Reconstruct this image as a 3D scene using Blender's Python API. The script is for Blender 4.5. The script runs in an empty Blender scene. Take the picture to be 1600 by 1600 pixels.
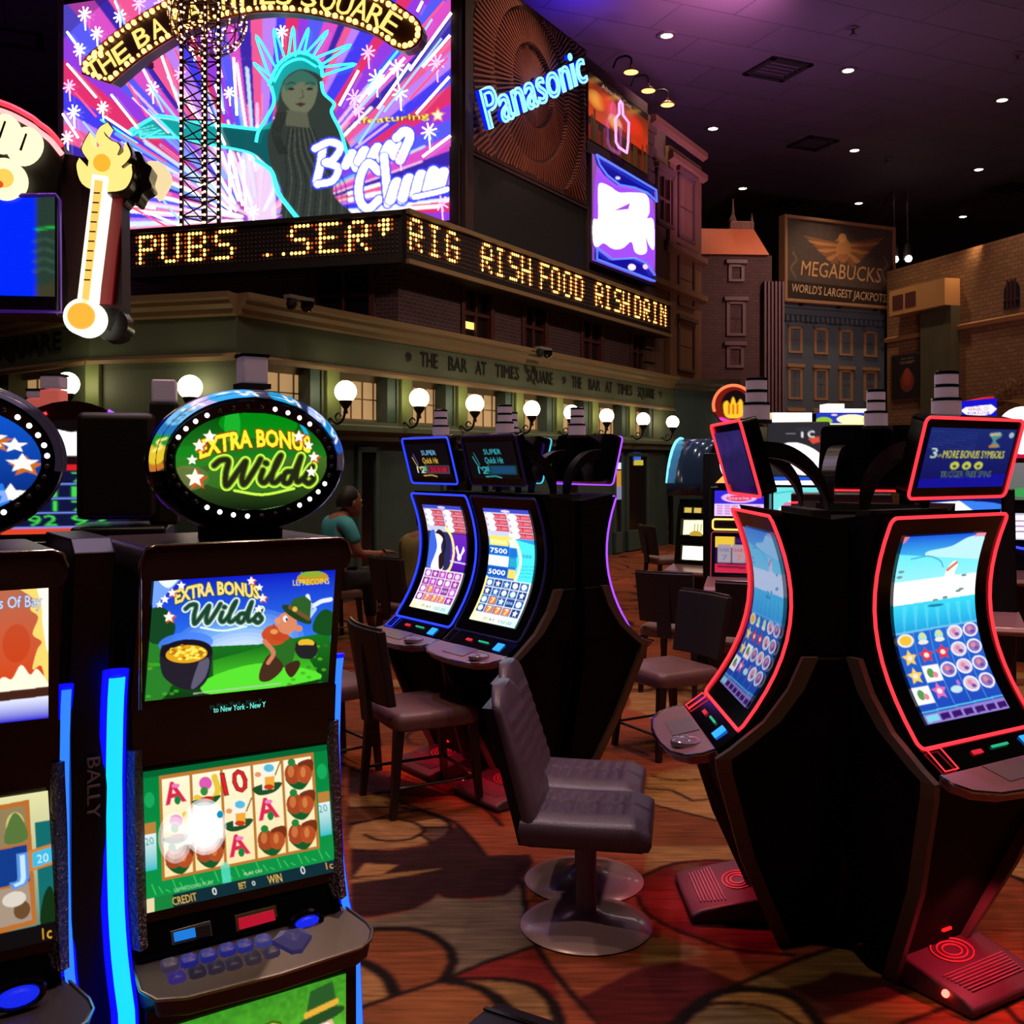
import bpy, bmesh, math, random
import numpy as np
from mathutils import Vector, Matrix

random.seed(7)
R = math.radians
SC = bpy.context.scene
COL = SC.collection
PI = math.pi

# ---------------------------------------------------------------- camera
H = 1.65                                   # eye height of the photographer
cam_d = bpy.data.cameras.new('camera')
cam = bpy.data.objects.new('camera', cam_d)
COL.objects.link(cam)
cam.location = (0, 0, H)
cam.rotation_euler = (R(90), 0, 0)
cam_d.sensor_width = 36.0
cam_d.lens = 36.0                          # focal length = frame width
cam_d.shift_y = -75 / 1600                 # horizon a little above the middle
cam_d.clip_start = 0.05
SC.camera = cam

# ---------------------------------------------------------------- world, exposure
w = bpy.data.worlds.new('world')
SC.world = w
w.use_nodes = True
w.node_tree.nodes['Background'].inputs[0].default_value = (0.03, 0.02, 0.035, 1)
w.node_tree.nodes['Background'].inputs[1].default_value = 0.3
vs = SC.view_settings
vs.view_transform = 'Standard'
vs.look = 'None'
vs.exposure = 0.0
vs.gamma = 1.0
vs.use_curve_mapping = False

# ---------------------------------------------------------------- lights of the room, with added fills
CEIL = 10.5
def spot(name, loc, to, col, power, angle=70, blend=0.6, size=0.15, parent=None):
    l = bpy.data.lights.new(name, 'SPOT')
    l.color = col; l.energy = power; l.spot_size = R(angle); l.spot_blend = blend; l.shadow_soft_size = size
    o = bpy.data.objects.new(name, l); COL.objects.link(o)
    o.location = loc; o.parent = parent
    d = Vector(to) - Vector(loc)
    o.rotation_euler = d.to_track_quat('-Z', 'Y').to_euler()
    return o
def point(name, loc, col, power, size=0.1, parent=None):
    l = bpy.data.lights.new(name, 'POINT')
    l.color = col; l.energy = power; l.shadow_soft_size = size
    o = bpy.data.objects.new(name, l); COL.objects.link(o)
    o.location = loc
    if parent: o.parent = parent
    return o
WARM = (1.0, 0.72, 0.48)
# downlight grid: p = A + i*B + j*D on the ceiling
DL_A, DL_B, DL_D = Vector((3.19, 21.1)), Vector((4.35, 1.87)), Vector((2.1, 5.85))
def dl(i, j):
    p = DL_A + i * DL_B + j * DL_D
    return (p.x, p.y, CEIL)
for (i, j, pw) in [(0, 0, 500), (1, 0, 500), (0, 1, 350), (1, 1, 500), (2, 0, 500), (2, 1, 350), (1, 2, 350),
                   (0, -1, 420), (0, -2, 560), (1, -2, 420), (1, -3, 480), (0, -3, 520), (1, -1, 420), (2, -2, 300), (2, -1, 300), (2, -3, 300), (1, -4, 520), (2, -4, 520)]:  # last pair behind the camera, added to light the near floor
    x, y, z = dl(i, j)
    spot('downlight_beam', (x, y, z - 0.12), (x, y, 0), WARM, pw, 95, 0.8, 0.12)
# violet wash lights over the gaming floor
spot('violet_wash', (-1.5, 5.2, 9.8), (0.6, 4.6, 0), (0.66, 0.46, 1.0), 760, 60, 0.7, 0.3)
spot('rose_wash', (4.5, 4.2, 9.8), (1.6, 4.0, 0), (1.0, 0.50, 0.50), 800, 60, 0.7, 0.3)
# pink and blue uplights washing the ceiling beside the billboard
spot('pink_uplight', (4.4, 18.2, 8.9), (3.6, 19.6, 10.5), (1.0, 0.34, 0.66), 1300, 110, 1.0, 0.2)
spot('violet_uplight', (5.2, 20.5, 5.5), (5.0, 22.0, 10.5), (0.72, 0.28, 0.8), 640, 120, 1.0, 0.3)
spot('blue_uplight', (1.25, 19.2, 9.5), (1.2, 19.7, 10.5), (0.04, 0.02, 1.0), 260, 140, 1.0, 0.1)
spot('mauve_ceiling_fill', (9.5, 18.0, 3.5), (9.0, 25.0, 10.5), (0.85, 0.48, 0.55), 950, 130, 1.0, 0.5)  # added fill in mid-air, brightens the ceiling at large
spot('indigo_wall_fill', (-8.0, 9.5, 4.5), (-11.0, 20.0, 9.0), (0.5, 0.2, 0.75), 700, 110, 1.0, 0.4)  # added fill without a fixture, lifts the dark left wall
# added fill lights without fixtures, brightening the fronts around the floor
spot('front_fill', (6.2, 9.6, 8.6), (1.2, 15.6, 3.6), (1.0, 0.74, 0.58), 1600, 62, 0.9, 0.4)
spot('corner_fill', (-1.5, 5.0, 9.6), (-3.2, 12.2, 3.4), (0.95, 0.72, 0.66), 620, 60, 0.9, 0.4)
spot('far_front_fill', (9.0, 20.0, 8.8), (6.6, 27.5, 4.6), (1.0, 0.70, 0.56), 1300, 75, 0.9, 0.4)

# ---------------------------------------------------------------- helpers
def lin(c):
    c = np.asarray(c, float) / 255.0
    return np.where(c <= 0.04045, c / 12.92, ((c + 0.055) / 1.055) ** 2.4)
def C(r, g, b, k=1.0):
    return lin((r, g, b)) * k
def PX(px, py, Y):
    """point seen at photo position (px, py) at depth Y"""
    return Vector(((px - 800) / 1600 * Y, Y, H - (py - 725) / 1600 * Y))
def FLR(px, py, z=0.0):
    Y = (H - z) * 1600 / (py - 725)
    return ((px - 800) / 1600 * Y, Y)

MATS = {}
def mat(name, col=(128, 128, 128), rough=0.5, metal=0.0, emit=None, k=1.0, spec=0.5, noise=None, bump=None, coat=0.0):
    """procedural principled material; noise=(scale, amount) varies the colour, bump=(scale, strength)"""
    if name in MATS: return MATS[name]
    m = bpy.data.materials.new(name); m.use_nodes = True
    nt = m.node_tree; b = nt.nodes['Principled BSDF']
    c = tuple(lin(col)) + (1,)
    b.inputs['Base Color'].default_value = c
    b.inputs['Roughness'].default_value = rough
    b.inputs['Metallic'].default_value = metal
    b.inputs['Specular IOR Level'].default_value = spec
    b.inputs['Coat Weight'].default_value = coat
    if emit is not None:
        b.inputs['Emission Color'].default_value = tuple(lin(emit)) + (1,)
        b.inputs['Emission Strength'].default_value = k
    if noise:
        tc = nt.nodes.new('ShaderNodeTexCoord')
        n = nt.nodes.new('ShaderNodeTexNoise'); n.inputs['Scale'].default_value = noise[0]; n.inputs['Detail'].default_value = 5
        nt.links.new(tc.outputs['Object'], n.inputs['Vector'])
        r = nt.nodes.new('ShaderNodeMapRange')
        r.inputs['To Min'].default_value = 1 - noise[1]; r.inputs['To Max'].default_value = 1 + noise[1]
        nt.links.new(n.outputs[0], r.inputs[0])
        mx = nt.nodes.new('ShaderNodeVectorMath'); mx.operation = 'SCALE'
        mx.inputs[0].default_value = c[:3]
        nt.links.new(r.outputs[0], mx.inputs['Scale'])
        nt.links.new(mx.outputs[0], b.inputs['Base Color'])
    if bump:
        tc = nt.nodes.new('ShaderNodeTexCoord')
        n = nt.nodes.new('ShaderNodeTexNoise'); n.inputs['Scale'].default_value = bump[0]; n.inputs['Detail'].default_value = 4
        nt.links.new(tc.outputs['Object'], n.inputs['Vector'])
        bp = nt.nodes.new('ShaderNodeBump'); bp.inputs['Strength'].default_value = bump[1]; bp.inputs['Distance'].default_value = 0.01
        nt.links.new(n.outputs[0], bp.inputs['Height']); nt.links.new(bp.outputs[0], b.inputs['Normal'])
    MATS[name] = m
    return m
def brick_mat(name, c1, c2, mortar, scale=3.0, rough=0.85, w=0.5, h=0.22, mort=0.02):
    if name in MATS: return MATS[name]
    m = bpy.data.materials.new(name); m.use_nodes = True
    nt = m.node_tree; b = nt.nodes['Principled BSDF']; b.inputs['Roughness'].default_value = rough
    tc = nt.nodes.new('ShaderNodeTexCoord')
    mp = nt.nodes.new('ShaderNodeMapping'); mp.inputs['Rotation'].default_value = (R(90), 0, 0)
    br = nt.nodes.new('ShaderNodeTexBrick'); br.inputs['Scale'].default_value = scale
    br.inputs['Color1'].default_value = tuple(lin(c1)) + (1,); br.inputs['Color2'].default_value = tuple(lin(c2)) + (1,)
    br.inputs['Mortar'].default_value = tuple(lin(mortar)) + (1,); br.inputs['Mortar Size'].default_value = mort
    br.inputs['Brick Width'].default_value = w; br.inputs['Row Height'].default_value = h
    nt.links.new(tc.outputs['Object'], mp.inputs['Vector']); nt.links.new(mp.outputs[0], br.inputs['Vector'])
    nt.links.new(br.outputs['Color'], b.inputs['Base Color'])
    bp = nt.nodes.new('ShaderNodeBump'); bp.inputs['Strength'].default_value = 0.6; bp.inputs['Distance'].default_value = 0.02; bp.invert = True
    nt.links.new(br.outputs['Fac'], bp.inputs['Height']); nt.links.new(bp.outputs[0], b.inputs['Normal'])
    MATS[name] = m
    return m
def glow_mat(name='screen_picture', rough=0.2):
    """a lit display: the picture (colour attribute) is what it emits"""
    if name in MATS: return MATS[name]
    m = bpy.data.materials.new(name); m.use_nodes = True
    nt = m.node_tree; b = nt.nodes['Principled BSDF']
    a = nt.nodes.new('ShaderNodeAttribute'); a.attribute_name = 'picture'
    b.inputs['Base Color'].default_value = (0.004, 0.004, 0.005, 1); b.inputs['Roughness'].default_value = rough
    b.inputs['Specular IOR Level'].default_value = 0.25
    nt.links.new(a.outputs['Color'], b.inputs['Emission Color']); b.inputs['Emission Strength'].default_value = 1.0
    m.cycles.emission_sampling = 'NONE'
    MATS[name] = m
    return m
def print_mat(name='printed_picture', rough=0.6):
    """a printed or painted surface: the picture (colour attribute) is its colour"""
    if name in MATS: return MATS[name]
    m = bpy.data.materials.new(name); m.use_nodes = True
    nt = m.node_tree; b = nt.nodes['Principled BSDF']
    a = nt.nodes.new('ShaderNodeAttribute'); a.attribute_name = 'picture'
    b.inputs['Roughness'].default_value = rough
    nt.links.new(a.outputs['Color'], b.inputs['Base Color'])
    MATS[name] = m
    return m
def neon(name, col, k, samp=True):
    m = mat('neon_' + name, (10, 10, 10), 0.4, emit=col, k=k)
    if not samp: m.cycles.emission_sampling = 'NONE'
    return m

class MB:
    def __init__(s): s.v = []; s.f = []
    def add(s, vs, fs):
        o = len(s.v); s.v += [tuple(x) for x in vs]; s.f += [tuple(i + o for i in f) for f in fs]; return s
    def box(s, x0, x1, y0, y1, z0, z1, M=None):
        vs = [Vector((x, y, z)) for z in (z0, z1) for y in (y0, y1) for x in (x0, x1)]
        if M is not None: vs = [M @ p for p in vs]
        return s.add(vs, [(0, 1, 3, 2), (4, 6, 7, 5), (0, 4, 5, 1), (2, 3, 7, 6), (0, 2, 6, 4), (1, 5, 7, 3)])
    def prism(s, poly, a0, a1, axis='x', M=None):
        """polygon extruded along an axis. axis x: (y,z)  y: (x,z)  z: (x,y)"""
        def mk(p, a):
            q = (a, p[0], p[1]) if axis == 'x' else ((p[0], a, p[1]) if axis == 'y' else (p[0], p[1], a))
            return M @ Vector(q) if M is not None else q
        n = len(poly)
        vs = [mk(p, a0) for p in poly] + [mk(p, a1) for p in poly]
        fs = [tuple(range(n)), tuple(range(n, 2 * n))] + [(i, (i + 1) % n, n + (i + 1) % n, n + i) for i in range(n)]
        return s.add(vs, fs)
    def loft(s, rings, close=True, caps=True):
        n = len(rings[0]); vs = [p for r in rings for p in r]; fs = []
        for k in range(len(rings) - 1):
            for i in range(n if close else n - 1):
                j = (i + 1) % n
                fs.append((k * n + i, k * n + j, (k + 1) * n + j, (k + 1) * n + i))
        if caps and close: fs += [tuple(range(n)), tuple(range((len(rings) - 1) * n, len(rings) * n))]
        return s.add(vs, fs)
    def tube(s, path, r, n=8, closed=False, caps=True):
        P = [Vector(p) for p in path]; rr = r if isinstance(r, (list, tuple)) else [r] * len(P)
        m = len(P); rings = []; prev = None
        for i in range(m):
            if closed: t = (P[(i + 1) % m] - P[i - 1])
            else: t = P[min(i + 1, m - 1)] - P[max(i - 1, 0)]
            t = t.normalized() if t.length > 1e-9 else Vector((0, 0, 1))
            if prev is None:
                a = Vector((0, 0, 1)) if abs(t.z) < 0.9 else Vector((1, 0, 0)); u = t.cross(a).normalized()
            else:
                u = prev - t * prev.dot(t)
                u = u.normalized() if u.length > 1e-6 else t.orthogonal().normalized()
            prev = u; wv = t.cross(u)
            rings.append([P[i] + (u * math.cos(2 * PI * k / n) + wv * math.sin(2 * PI * k / n)) * rr[i] for k in range(n)])
        if closed: rings.append(rings[0])
        return s.loft(rings, True, caps and not closed)
    def lathe(s, prof, n=24, c=(0, 0, 0), M=None):
        rings = []
        for (r, z) in prof:
            ring = [Vector((c[0] + r * math.cos(2 * PI * k / n), c[1] + r * math.sin(2 * PI * k / n), c[2] + z)) for k in range(n)]
            if M is not None: ring = [M @ p for p in ring]
            rings.append(ring)
        return s.loft(rings)
    def sphere(s, c, r, n=16, m=10, sc=(1, 1, 1)):
        rings = []
        for i in range(m + 1):
            a = -PI / 2 + PI * i / m
            rings.append([(c[0] + sc[0] * r * max(math.cos(a), 1e-4) * math.cos(2 * PI * k / n),
                           c[1] + sc[1] * r * max(math.cos(a), 1e-4) * math.sin(2 * PI * k / n), c[2] + sc[2] * r * math.sin(a)) for k in range(n)])
        return s.loft(rings)
    def text(s, string, h, M, depth=0.02, width=None, res=2, align='LEFT'):
        vs, fs, (x0, x1) = text_mesh(string, depth / h, 0.0, res)
        k = h / 0.72; sx = k
        if width: sx = width / max(x1 - x0, 1e-6)
        off = -x0 if align == 'LEFT' else -(x0 + x1) / 2
        return s.add([M @ Vector(((v[0] + off) * sx, v[1] * k, v[2] * h)) for v in vs], fs)
    def build(s, name, m, parent=None, smooth=None, bevel=0.0, kind=None, label=None):
        me = bpy.data.meshes.new(name); me.from_pydata(s.v, [], s.f)
        bm = bmesh.new(); bm.from_mesh(me); bmesh.ops.recalc_face_normals(bm, faces=bm.faces); bm.to_mesh(me); bm.free()
        if isinstance(m, (list, tuple)):
            for q in m: me.materials.append(q)
        else: me.materials.append(m)
        if smooth is not None:
            me.shade_smooth(); me.set_sharp_from_angle(angle=R(smooth))
        o = bpy.data.objects.new(name, me); COL.objects.link(o)
        if parent is not None: o.parent = parent
        if bevel:
            b = o.modifiers.new('bevel', 'BEVEL'); b.width = bevel; b.segments = 3; b.limit_method = 'ANGLE'; b.angle_limit = R(35)
            me.shade_smooth(); me.set_sharp_from_angle(angle=R(35)); b.harden_normals = False
        if kind: o['kind'] = kind
        if label: o['label'] = label
        return o

_TXT = {}
def text_mesh(string, extrude=0.0, offset=0.0, res=2):
    key = (string, round(extrude, 4), round(offset, 4), res)
    if key in _TXT: return _TXT[key]
    cu = bpy.data.curves.new('t', 'FONT'); cu.body = string; cu.size = 1.0; cu.extrude = extrude / 2; cu.offset = offset; cu.resolution_u = res
    o = bpy.data.objects.new('t', cu); COL.objects.link(o)
    dg = bpy.context.evaluated_depsgraph_get(); dg.update()
    me = bpy.data.meshes.new_from_object(o.evaluated_get(dg))
    vs = [tuple(v.co) for v in me.vertices]; fs = [tuple(p.vertices) for p in me.polygons]
    xs = [v[0] for v in vs] or [0]
    out = (vs, fs, (min(xs), max(xs)))
    COL.objects.unlink(o); bpy.data.objects.remove(o); bpy.data.curves.remove(cu); bpy.data.meshes.remove(me)
    _TXT[key] = out
    return out
def text_outline(string, offset=0.0, res=4):
    """closed outline loops of the letters (for neon tubing)"""
    vs, fs, ex = text_mesh(string, 0.0, offset, res)
    cnt = {}
    rv = {}; idx = []
    for v in vs:
        k = (round(v[0], 5), round(v[1], 5)); idx.append(rv.setdefault(k, len(rv)))
    pts = [None] * len(rv)
    for k, i in rv.items(): pts[i] = k
    for f in fs:
        for a, b in zip(f, f[1:] + f[:1]):
            a, b = idx[a], idx[b]; e = (min(a, b), max(a, b)); cnt[e] = cnt.get(e, 0) + 1
    nb = {}
    for (a, b), c in cnt.items():
        if c == 1: nb.setdefault(a, []).append(b); nb.setdefault(b, []).append(a)
    loops = []; seen = set()
    for st in nb:
        if st in seen: continue
        lp = [st]; seen.add(st); cur = st
        while True:
            nx = [q for q in nb[cur] if q not in seen]
            if not nx: break
            cur = nx[0]; seen.add(cur); lp.append(cur)
        if len(lp) > 2: loops.append([pts[i] for i in lp])
    return loops, ex

def homog(src, dst):
    A = []; bb = []
    for (x, y), (u, v) in zip(src, dst):
        A.append([x, y, 1, 0, 0, 0, -u * x, -u * y]); bb.append(u)
        A.append([0, 0, 0, x, y, 1, -v * x, -v * y]); bb.append(v)
    h = np.linalg.solve(np.array(A, float), np.array(bb, float))
    return np.append(h, 1).reshape(3, 3)

class Cv:
    """a little painter: draws a display picture or a printed picture into an array"""
    def __init__(s, w, h, corners=None, bg=(0, 0, 0), ss=2):
        s.W, s.Hh = w * ss, h * ss
        s.a = np.zeros((s.Hh, s.W, 3)); s.a[:] = np.asarray(bg, float)
        src = corners if corners is not None else [(0, 0), (1, 0), (1, 1), (0, 1)]
        s.Hm = homog(src, [(0, 0), (s.W, 0), (s.W, s.Hh), (0, s.Hh)])
        c = [s.T([p])[0] for p in src]
        sx = abs(src[1][0] - src[0][0]); s.k = math.hypot(c[1][0] - c[0][0], c[1][1] - c[0][1]) / max(sx, 1e-9)
    def T(s, pts):
        P = np.asarray(pts, float); q = np.c_[P, np.ones(len(P))] @ s.Hm.T
        return q[:, :2] / q[:, 2:3]
    def _mask(s, Q):
        x0, y0 = np.floor(Q.min(0)).astype(int); x1, y1 = np.ceil(Q.max(0)).astype(int) + 1
        x0, y0 = max(x0, 0), max(y0, 0); x1, y1 = min(x1, s.W), min(y1, s.Hh)
        if x1 <= x0 or y1 <= y0: return None
        X, Y = np.meshgrid(np.arange(x0, x1) + .5, np.arange(y0, y1) + .5)
        return x0, x1, y0, y1, X, Y
    def _put(s, b, m, col, al):
        x0, x1, y0, y1 = b
        r = s.a[y0:y1, x0:x1]
        if callable(col): col = col(x0, x1, y0, y1)
        if np.ndim(col) == 3:
            r[m] = r[m] * (1 - al) + col[m] * al
        else: r[m] = r[m] * (1 - al) + np.asarray(col) * al
    def poly(s, pts, col, al=1.0, raw=False):
        Q = np.asarray(pts, float) if raw else s.T(pts)
        b = s._mask(Q)
        if b is None: return s
        x0, x1, y0, y1, X, Y = b
        m = np.zeros(X.shape, bool)
        n = len(Q)
        for i in range(n):
            xa, ya = Q[i]; xb, yb = Q[(i + 1) % n]
            if ya == yb: continue
            c = (Y < ya) != (Y < yb)
            m ^= c & (X < (xb - xa) * (Y - ya) / (yb - ya) + xa)
        s._put((x0, x1, y0, y1), m, col, al)
        return s
    def grad(s, pts, c0, c1, horiz=False):
        """polygon filled with a gradient from top to bottom of its box"""
        c0 = np.asarray(c0); c1 = np.asarray(c1)
        def f(x0, x1, y0, y1):
            if horiz: t = np.linspace(0, 1, x1 - x0)[None, :, None] * np.ones((y1 - y0, 1, 1))
            else: t = np.linspace(0, 1, y1 - y0)[:, None, None] * np.ones((1, x1 - x0, 1))
            return c0 * (1 - t) + c1 * t
        return s.poly(pts, f)
    def ell(s, cx, cy, rx, ry, col, rot=0, al=1.0, n=36):
        c, q = math.cos(R(rot)), math.sin(R(rot))
        return s.poly([(cx + rx * math.cos(t) * c - ry * math.sin(t) * q, cy + rx * math.cos(t) * q + ry * math.sin(t) * c)
                       for t in np.linspace(0, 2 * PI, n, endpoint=False)], col, al)
    def line(s, pts, wd, col, al=1.0, smooth=False, closed=False):
        if smooth: pts = spline(pts, 8, closed)
        elif closed: pts = list(pts) + [pts[0]]
        Q = s.T(pts); r = max(wd * s.k / 2, .5)
        for i in range(len(Q) - 1):
            A, B = Q[i], Q[i + 1]
            b = s._mask(np.array([np.minimum(A, B) - r, np.maximum(A, B) + r]))
            if b is None: continue
            x0, x1, y0, y1, X, Y = b
            d = B - A; L = max(d @ d, 1e-9)
            t = np.clip(((X - A[0]) * d[0] + (Y - A[1]) * d[1]) / L, 0, 1)
            m = (X - A[0] - t * d[0]) ** 2 + (Y - A[1] - t * d[1]) ** 2 <= r * r
            s._put((x0, x1, y0, y1), m, col, al)
        return s
    def star(s, cx, cy, r, col, n=5, rot=-90, inner=.45, asp=1.0):
        return s.poly([(cx + (r if i % 2 == 0 else r * inner) * math.cos(R(rot + 180 / n * i)),
                        cy + asp * (r if i % 2 == 0 else r * inner) * math.sin(R(rot + 180 / n * i))) for i in range(2 * n)], col)
    def text(s, st, x, y, h, col, wd=None, rot=0, off=0.0, warp=None, skew=0.0, al=1.0, align='L'):
        """text with its base line at (x, y); h = cap height"""
        vs, fs, (a, b) = text_mesh(st, 0.0, off, 2)
        a0, b0 = text_mesh(st, 0.0, 0.0, 2)[2]
        if not vs: return s
        k = h / 0.72; sx = wd / (b0 - a0) if wd else k
        ox = a0 if align == 'L' else (a0 + b0) / 2
        V = np.array(vs)[:, :2]
        U = (V[:, 0] - ox) * sx + skew * V[:, 1] * k; W = V[:, 1] * k
        if warp is not None: U, W = warp(U, W)
        c, q = math.cos(R(rot)), math.sin(R(rot))
        Q = s.T(np.c_[x + U * c + W * q, y + U * q - W * c])
        for f in fs:
            s.poly(Q[list(f)], col, al, raw=True)
        return s
    def noise(s, amt, sc=8, seed=0, pts=None):
        rg = np.random.RandomState(seed)
        n = rg.rand(s.Hh // sc + 2, s.W // sc + 2)
        yy = np.linspace(0, n.shape[0] - 1.01, s.Hh); xx = np.linspace(0, n.shape[1] - 1.01, s.W)
        y0 = yy.astype(int); x0 = xx.astype(int); fy = (yy - y0)[:, None]; fx = (xx - x0)[None]
        v = (n[np.ix_(y0, x0)] * (1 - fx) + n[np.ix_(y0, x0 + 1)] * fx) * (1 - fy) + (n[np.ix_(y0 + 1, x0)] * (1 - fx) + n[np.ix_(y0 + 1, x0 + 1)] * fx) * fy
        s.a *= (1 + amt * (v - .5) * 2)[..., None]
        return s
    def sample(s, U, V, blur=1):
        a = s.a
        for _ in range(blur):
            p = np.pad(a, ((1, 1), (1, 1), (0, 0)), 'edge')
            a = (p[:-2, 1:-1] + p[2:, 1:-1] + p[1:-1, :-2] + p[1:-1, 2:] + 2 * p[1:-1, 1:-1]) / 6
        x = np.clip(np.asarray(U) * s.W - .5, 0, s.W - 1.001); y = np.clip(np.asarray(V) * s.Hh - .5, 0, s.Hh - 1.001)
        x0 = x.astype(int); y0 = y.astype(int); fx = (x - x0)[..., None]; fy = (y - y0)[..., None]
        x1 = np.minimum(x0 + 1, s.W - 1); y1 = np.minimum(y0 + 1, s.Hh - 1)
        return (a[y0, x0] * (1 - fx) + a[y0, x1] * fx) * (1 - fy) + (a[y1, x0] * (1 - fx) + a[y1, x1] * fx) * fy

def spline(pts, n=8, closed=False):
    P = [np.asarray(p, float) for p in pts]; out = []; m = len(P)
    for i in range(m if closed else m - 1):
        p1, p2 = P[i], P[(i + 1) % m]
        p0 = P[i - 1] if (closed or i > 0) else 2 * p1 - p2
        p3 = P[(i + 2) % m] if (closed or i < m - 2) else 2 * p2 - p1
        for t in np.linspace(0, 1, n, endpoint=False):
            out.append(tuple(.5 * ((2 * p1) + (-p0 + p2) * t + (2 * p0 - 5 * p1 + 4 * p2 - p3) * t * t + (-p0 + 3 * p1 - 3 * p2 + p3) * t ** 3)))
    out.append(tuple(P[0] if closed else P[-1]))
    return out

def picture(name, S, cv, nu, nv, parent=None, m=None, mask=None, label=None, thick=None):
    """a surface S(u,v) (u to the right, v downwards) carrying the picture cv"""
    U, V = np.meshgrid(np.linspace(0, 1, nu), np.linspace(0, 1, nv))
    co = np.array(S(U, V)); co = np.moveaxis(co, 0, -1).reshape(-1, 3)
    cc = cv.sample(U.ravel(), V.ravel())
    i = np.arange((nv - 1) * nu).reshape(nv - 1, nu)[:, :-1].ravel()
    F = np.c_[i, i + nu, i + nu + 1, i + 1]
    if mask is not None:
        ok = mask(U, V).ravel(); F = F[ok[F].all(1)]
        used = np.zeros(len(co), bool); used[F.ravel()] = True
        rm = np.cumsum(used) - 1; F = rm[F]; co = co[used]; cc = cc[used]
    me = bpy.data.meshes.new(name); me.from_pydata(co.tolist(), [], F.tolist())
    at = me.color_attributes.new('picture', 'FLOAT_COLOR', 'POINT')
    at.data.foreach_set('color', np.c_[np.maximum(cc, 0), np.ones(len(cc))].astype(np.float32).ravel())
    me.materials.append(m or glow_mat())
    me.shade_smooth()
    o = bpy.data.objects.new(name, me); COL.objects.link(o)
    if parent is not None: o.parent = parent
    if label: o['label'] = label
    return o
def quad(p00, p10, p11, p01):
    """bilinear surface from four corners: top-left, top-right, bottom-right, bottom-left"""
    A, B, Cc, D = [np.array(p, float)[:, None, None] for p in (p00, p10, p11, p01)]
    return lambda U, V: (A * (1 - U) + B * U) * (1 - V) + (D * (1 - U) + Cc * U) * V

def tag(o, label, cat, group=None, kind=None):
    o['label'] = label; o['category'] = cat
    if group: o['group'] = group
    if kind: o['kind'] = kind
    return o
def thing(name, label, cat, loc=(0, 0, 0), rz=0.0, group=None):
    o = bpy.data.objects.new(name, None); COL.objects.link(o)
    o.empty_display_size = 0.1
    o.location = loc; o.rotation_euler = (0, 0, rz)
    return tag(o, label, cat, group)
def struct(mb, name, m, **k):
    return mb.build(name, m, kind='structure', **k)
def copy_thing(o, loc, rz=None, label=None, group=None):
    c = o.copy(); COL.objects.link(c); c.location = loc
    if rz is not None: c.rotation_euler = (0, 0, rz)
    if label: c['label'] = label
    if group: c['group'] = group
    for ch in [q for q in bpy.data.objects if q.parent == o]:
        d = ch.copy(); COL.objects.link(d); d.parent = c
        for g in [q for q in bpy.data.objects if q.parent == ch]:
            e = g.copy(); COL.objects.link(e); e.parent = d
    return c
def face_rz(nx, ny):
    """rotation that turns a thing's front (-y) towards (nx, ny)"""
    return math.atan2(nx, -ny)
def rrect(x0, x1, z0, z1, r, n=5):
    out = []
    for cx, cz, a in ((x1 - r, z1 - r, 0), (x0 + r, z1 - r, 90), (x0 + r, z0 + r, 180), (x1 - r, z0 + r, 270)):
        out += [(cx + r * math.cos(R(a + 90 * i / n)), cz + r * math.sin(R(a + 90 * i / n))) for i in range(n + 1)]
    return out

# shared materials
BLACK = mat('black_plastic', (16, 14, 15), 0.32, noise=(40, .15))
GLOSS = mat('gloss_black', (10, 9, 11), 0.12, spec=0.6)
MATTE = mat('matte_black', (13, 11, 11), 0.75, noise=(30, .2))
CHROME = mat('chrome', (170, 165, 170), 0.15, 1.0)
DCHROME = mat('dark_chrome', (70, 62, 66), 0.22, 1.0)

# ---------------------------------------------------------------- the room shell
XW0, XW1, YW0, YW1 = -15.0, 27.0, -5.0, 41.0
CEILM = mat('ceiling_paint', (70, 58, 74), 0.7)
def ceiling():
    m = MATS['ceiling_paint']; nt = m.node_tree; b = nt.nodes['Principled BSDF']
    tc = nt.nodes.new('ShaderNodeTexCoord'); mp = nt.nodes.new('ShaderNodeMapping')
    mp.inputs['Rotation'].default_value = (0, 0, R(-23.3))
    br = nt.nodes.new('ShaderNodeTexBrick'); br.inputs['Scale'].default_value = 1.0
    br.inputs['Brick Width'].default_value = 2.4; br.inputs['Row Height'].default_value = 1.2; br.inputs['Mortar Size'].default_value = 0.012
    br.inputs['Color1'].default_value = tuple(lin((74, 62, 78))) + (1,); br.inputs['Color2'].default_value = tuple(lin((68, 57, 73))) + (1,)
    br.inputs['Mortar'].default_value = tuple(lin((34, 26, 38))) + (1,)
    nt.links.new(tc.outputs['Object'], mp.inputs[0]); nt.links.new(mp.outputs[0], br.inputs[0]); nt.links.new(br.outputs['Color'], b.inputs['Base Color'])
    struct(MB().box(XW0, XW1, YW0, YW1, CEIL, CEIL + 0.2), 'ceiling', m)
ceiling()
WALLM = mat('dark_wall_paint', (46, 34, 38), 0.8, noise=(1.5, .2))
struct(MB().box(XW0 - .2, XW0, YW0, YW1, 0, CEIL), 'wall_left', WALLM)
struct(MB().box(XW1, XW1 + .2, YW0, YW1, 0, CEIL), 'wall_right', WALLM)
struct(MB().box(XW0, XW1, YW1, YW1 + .2, 0, CEIL), 'wall_back', WALLM)
struct(MB().box(XW0, XW1, YW0 - .2, YW0, 0, CEIL), 'wall_front', WALLM)

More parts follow.
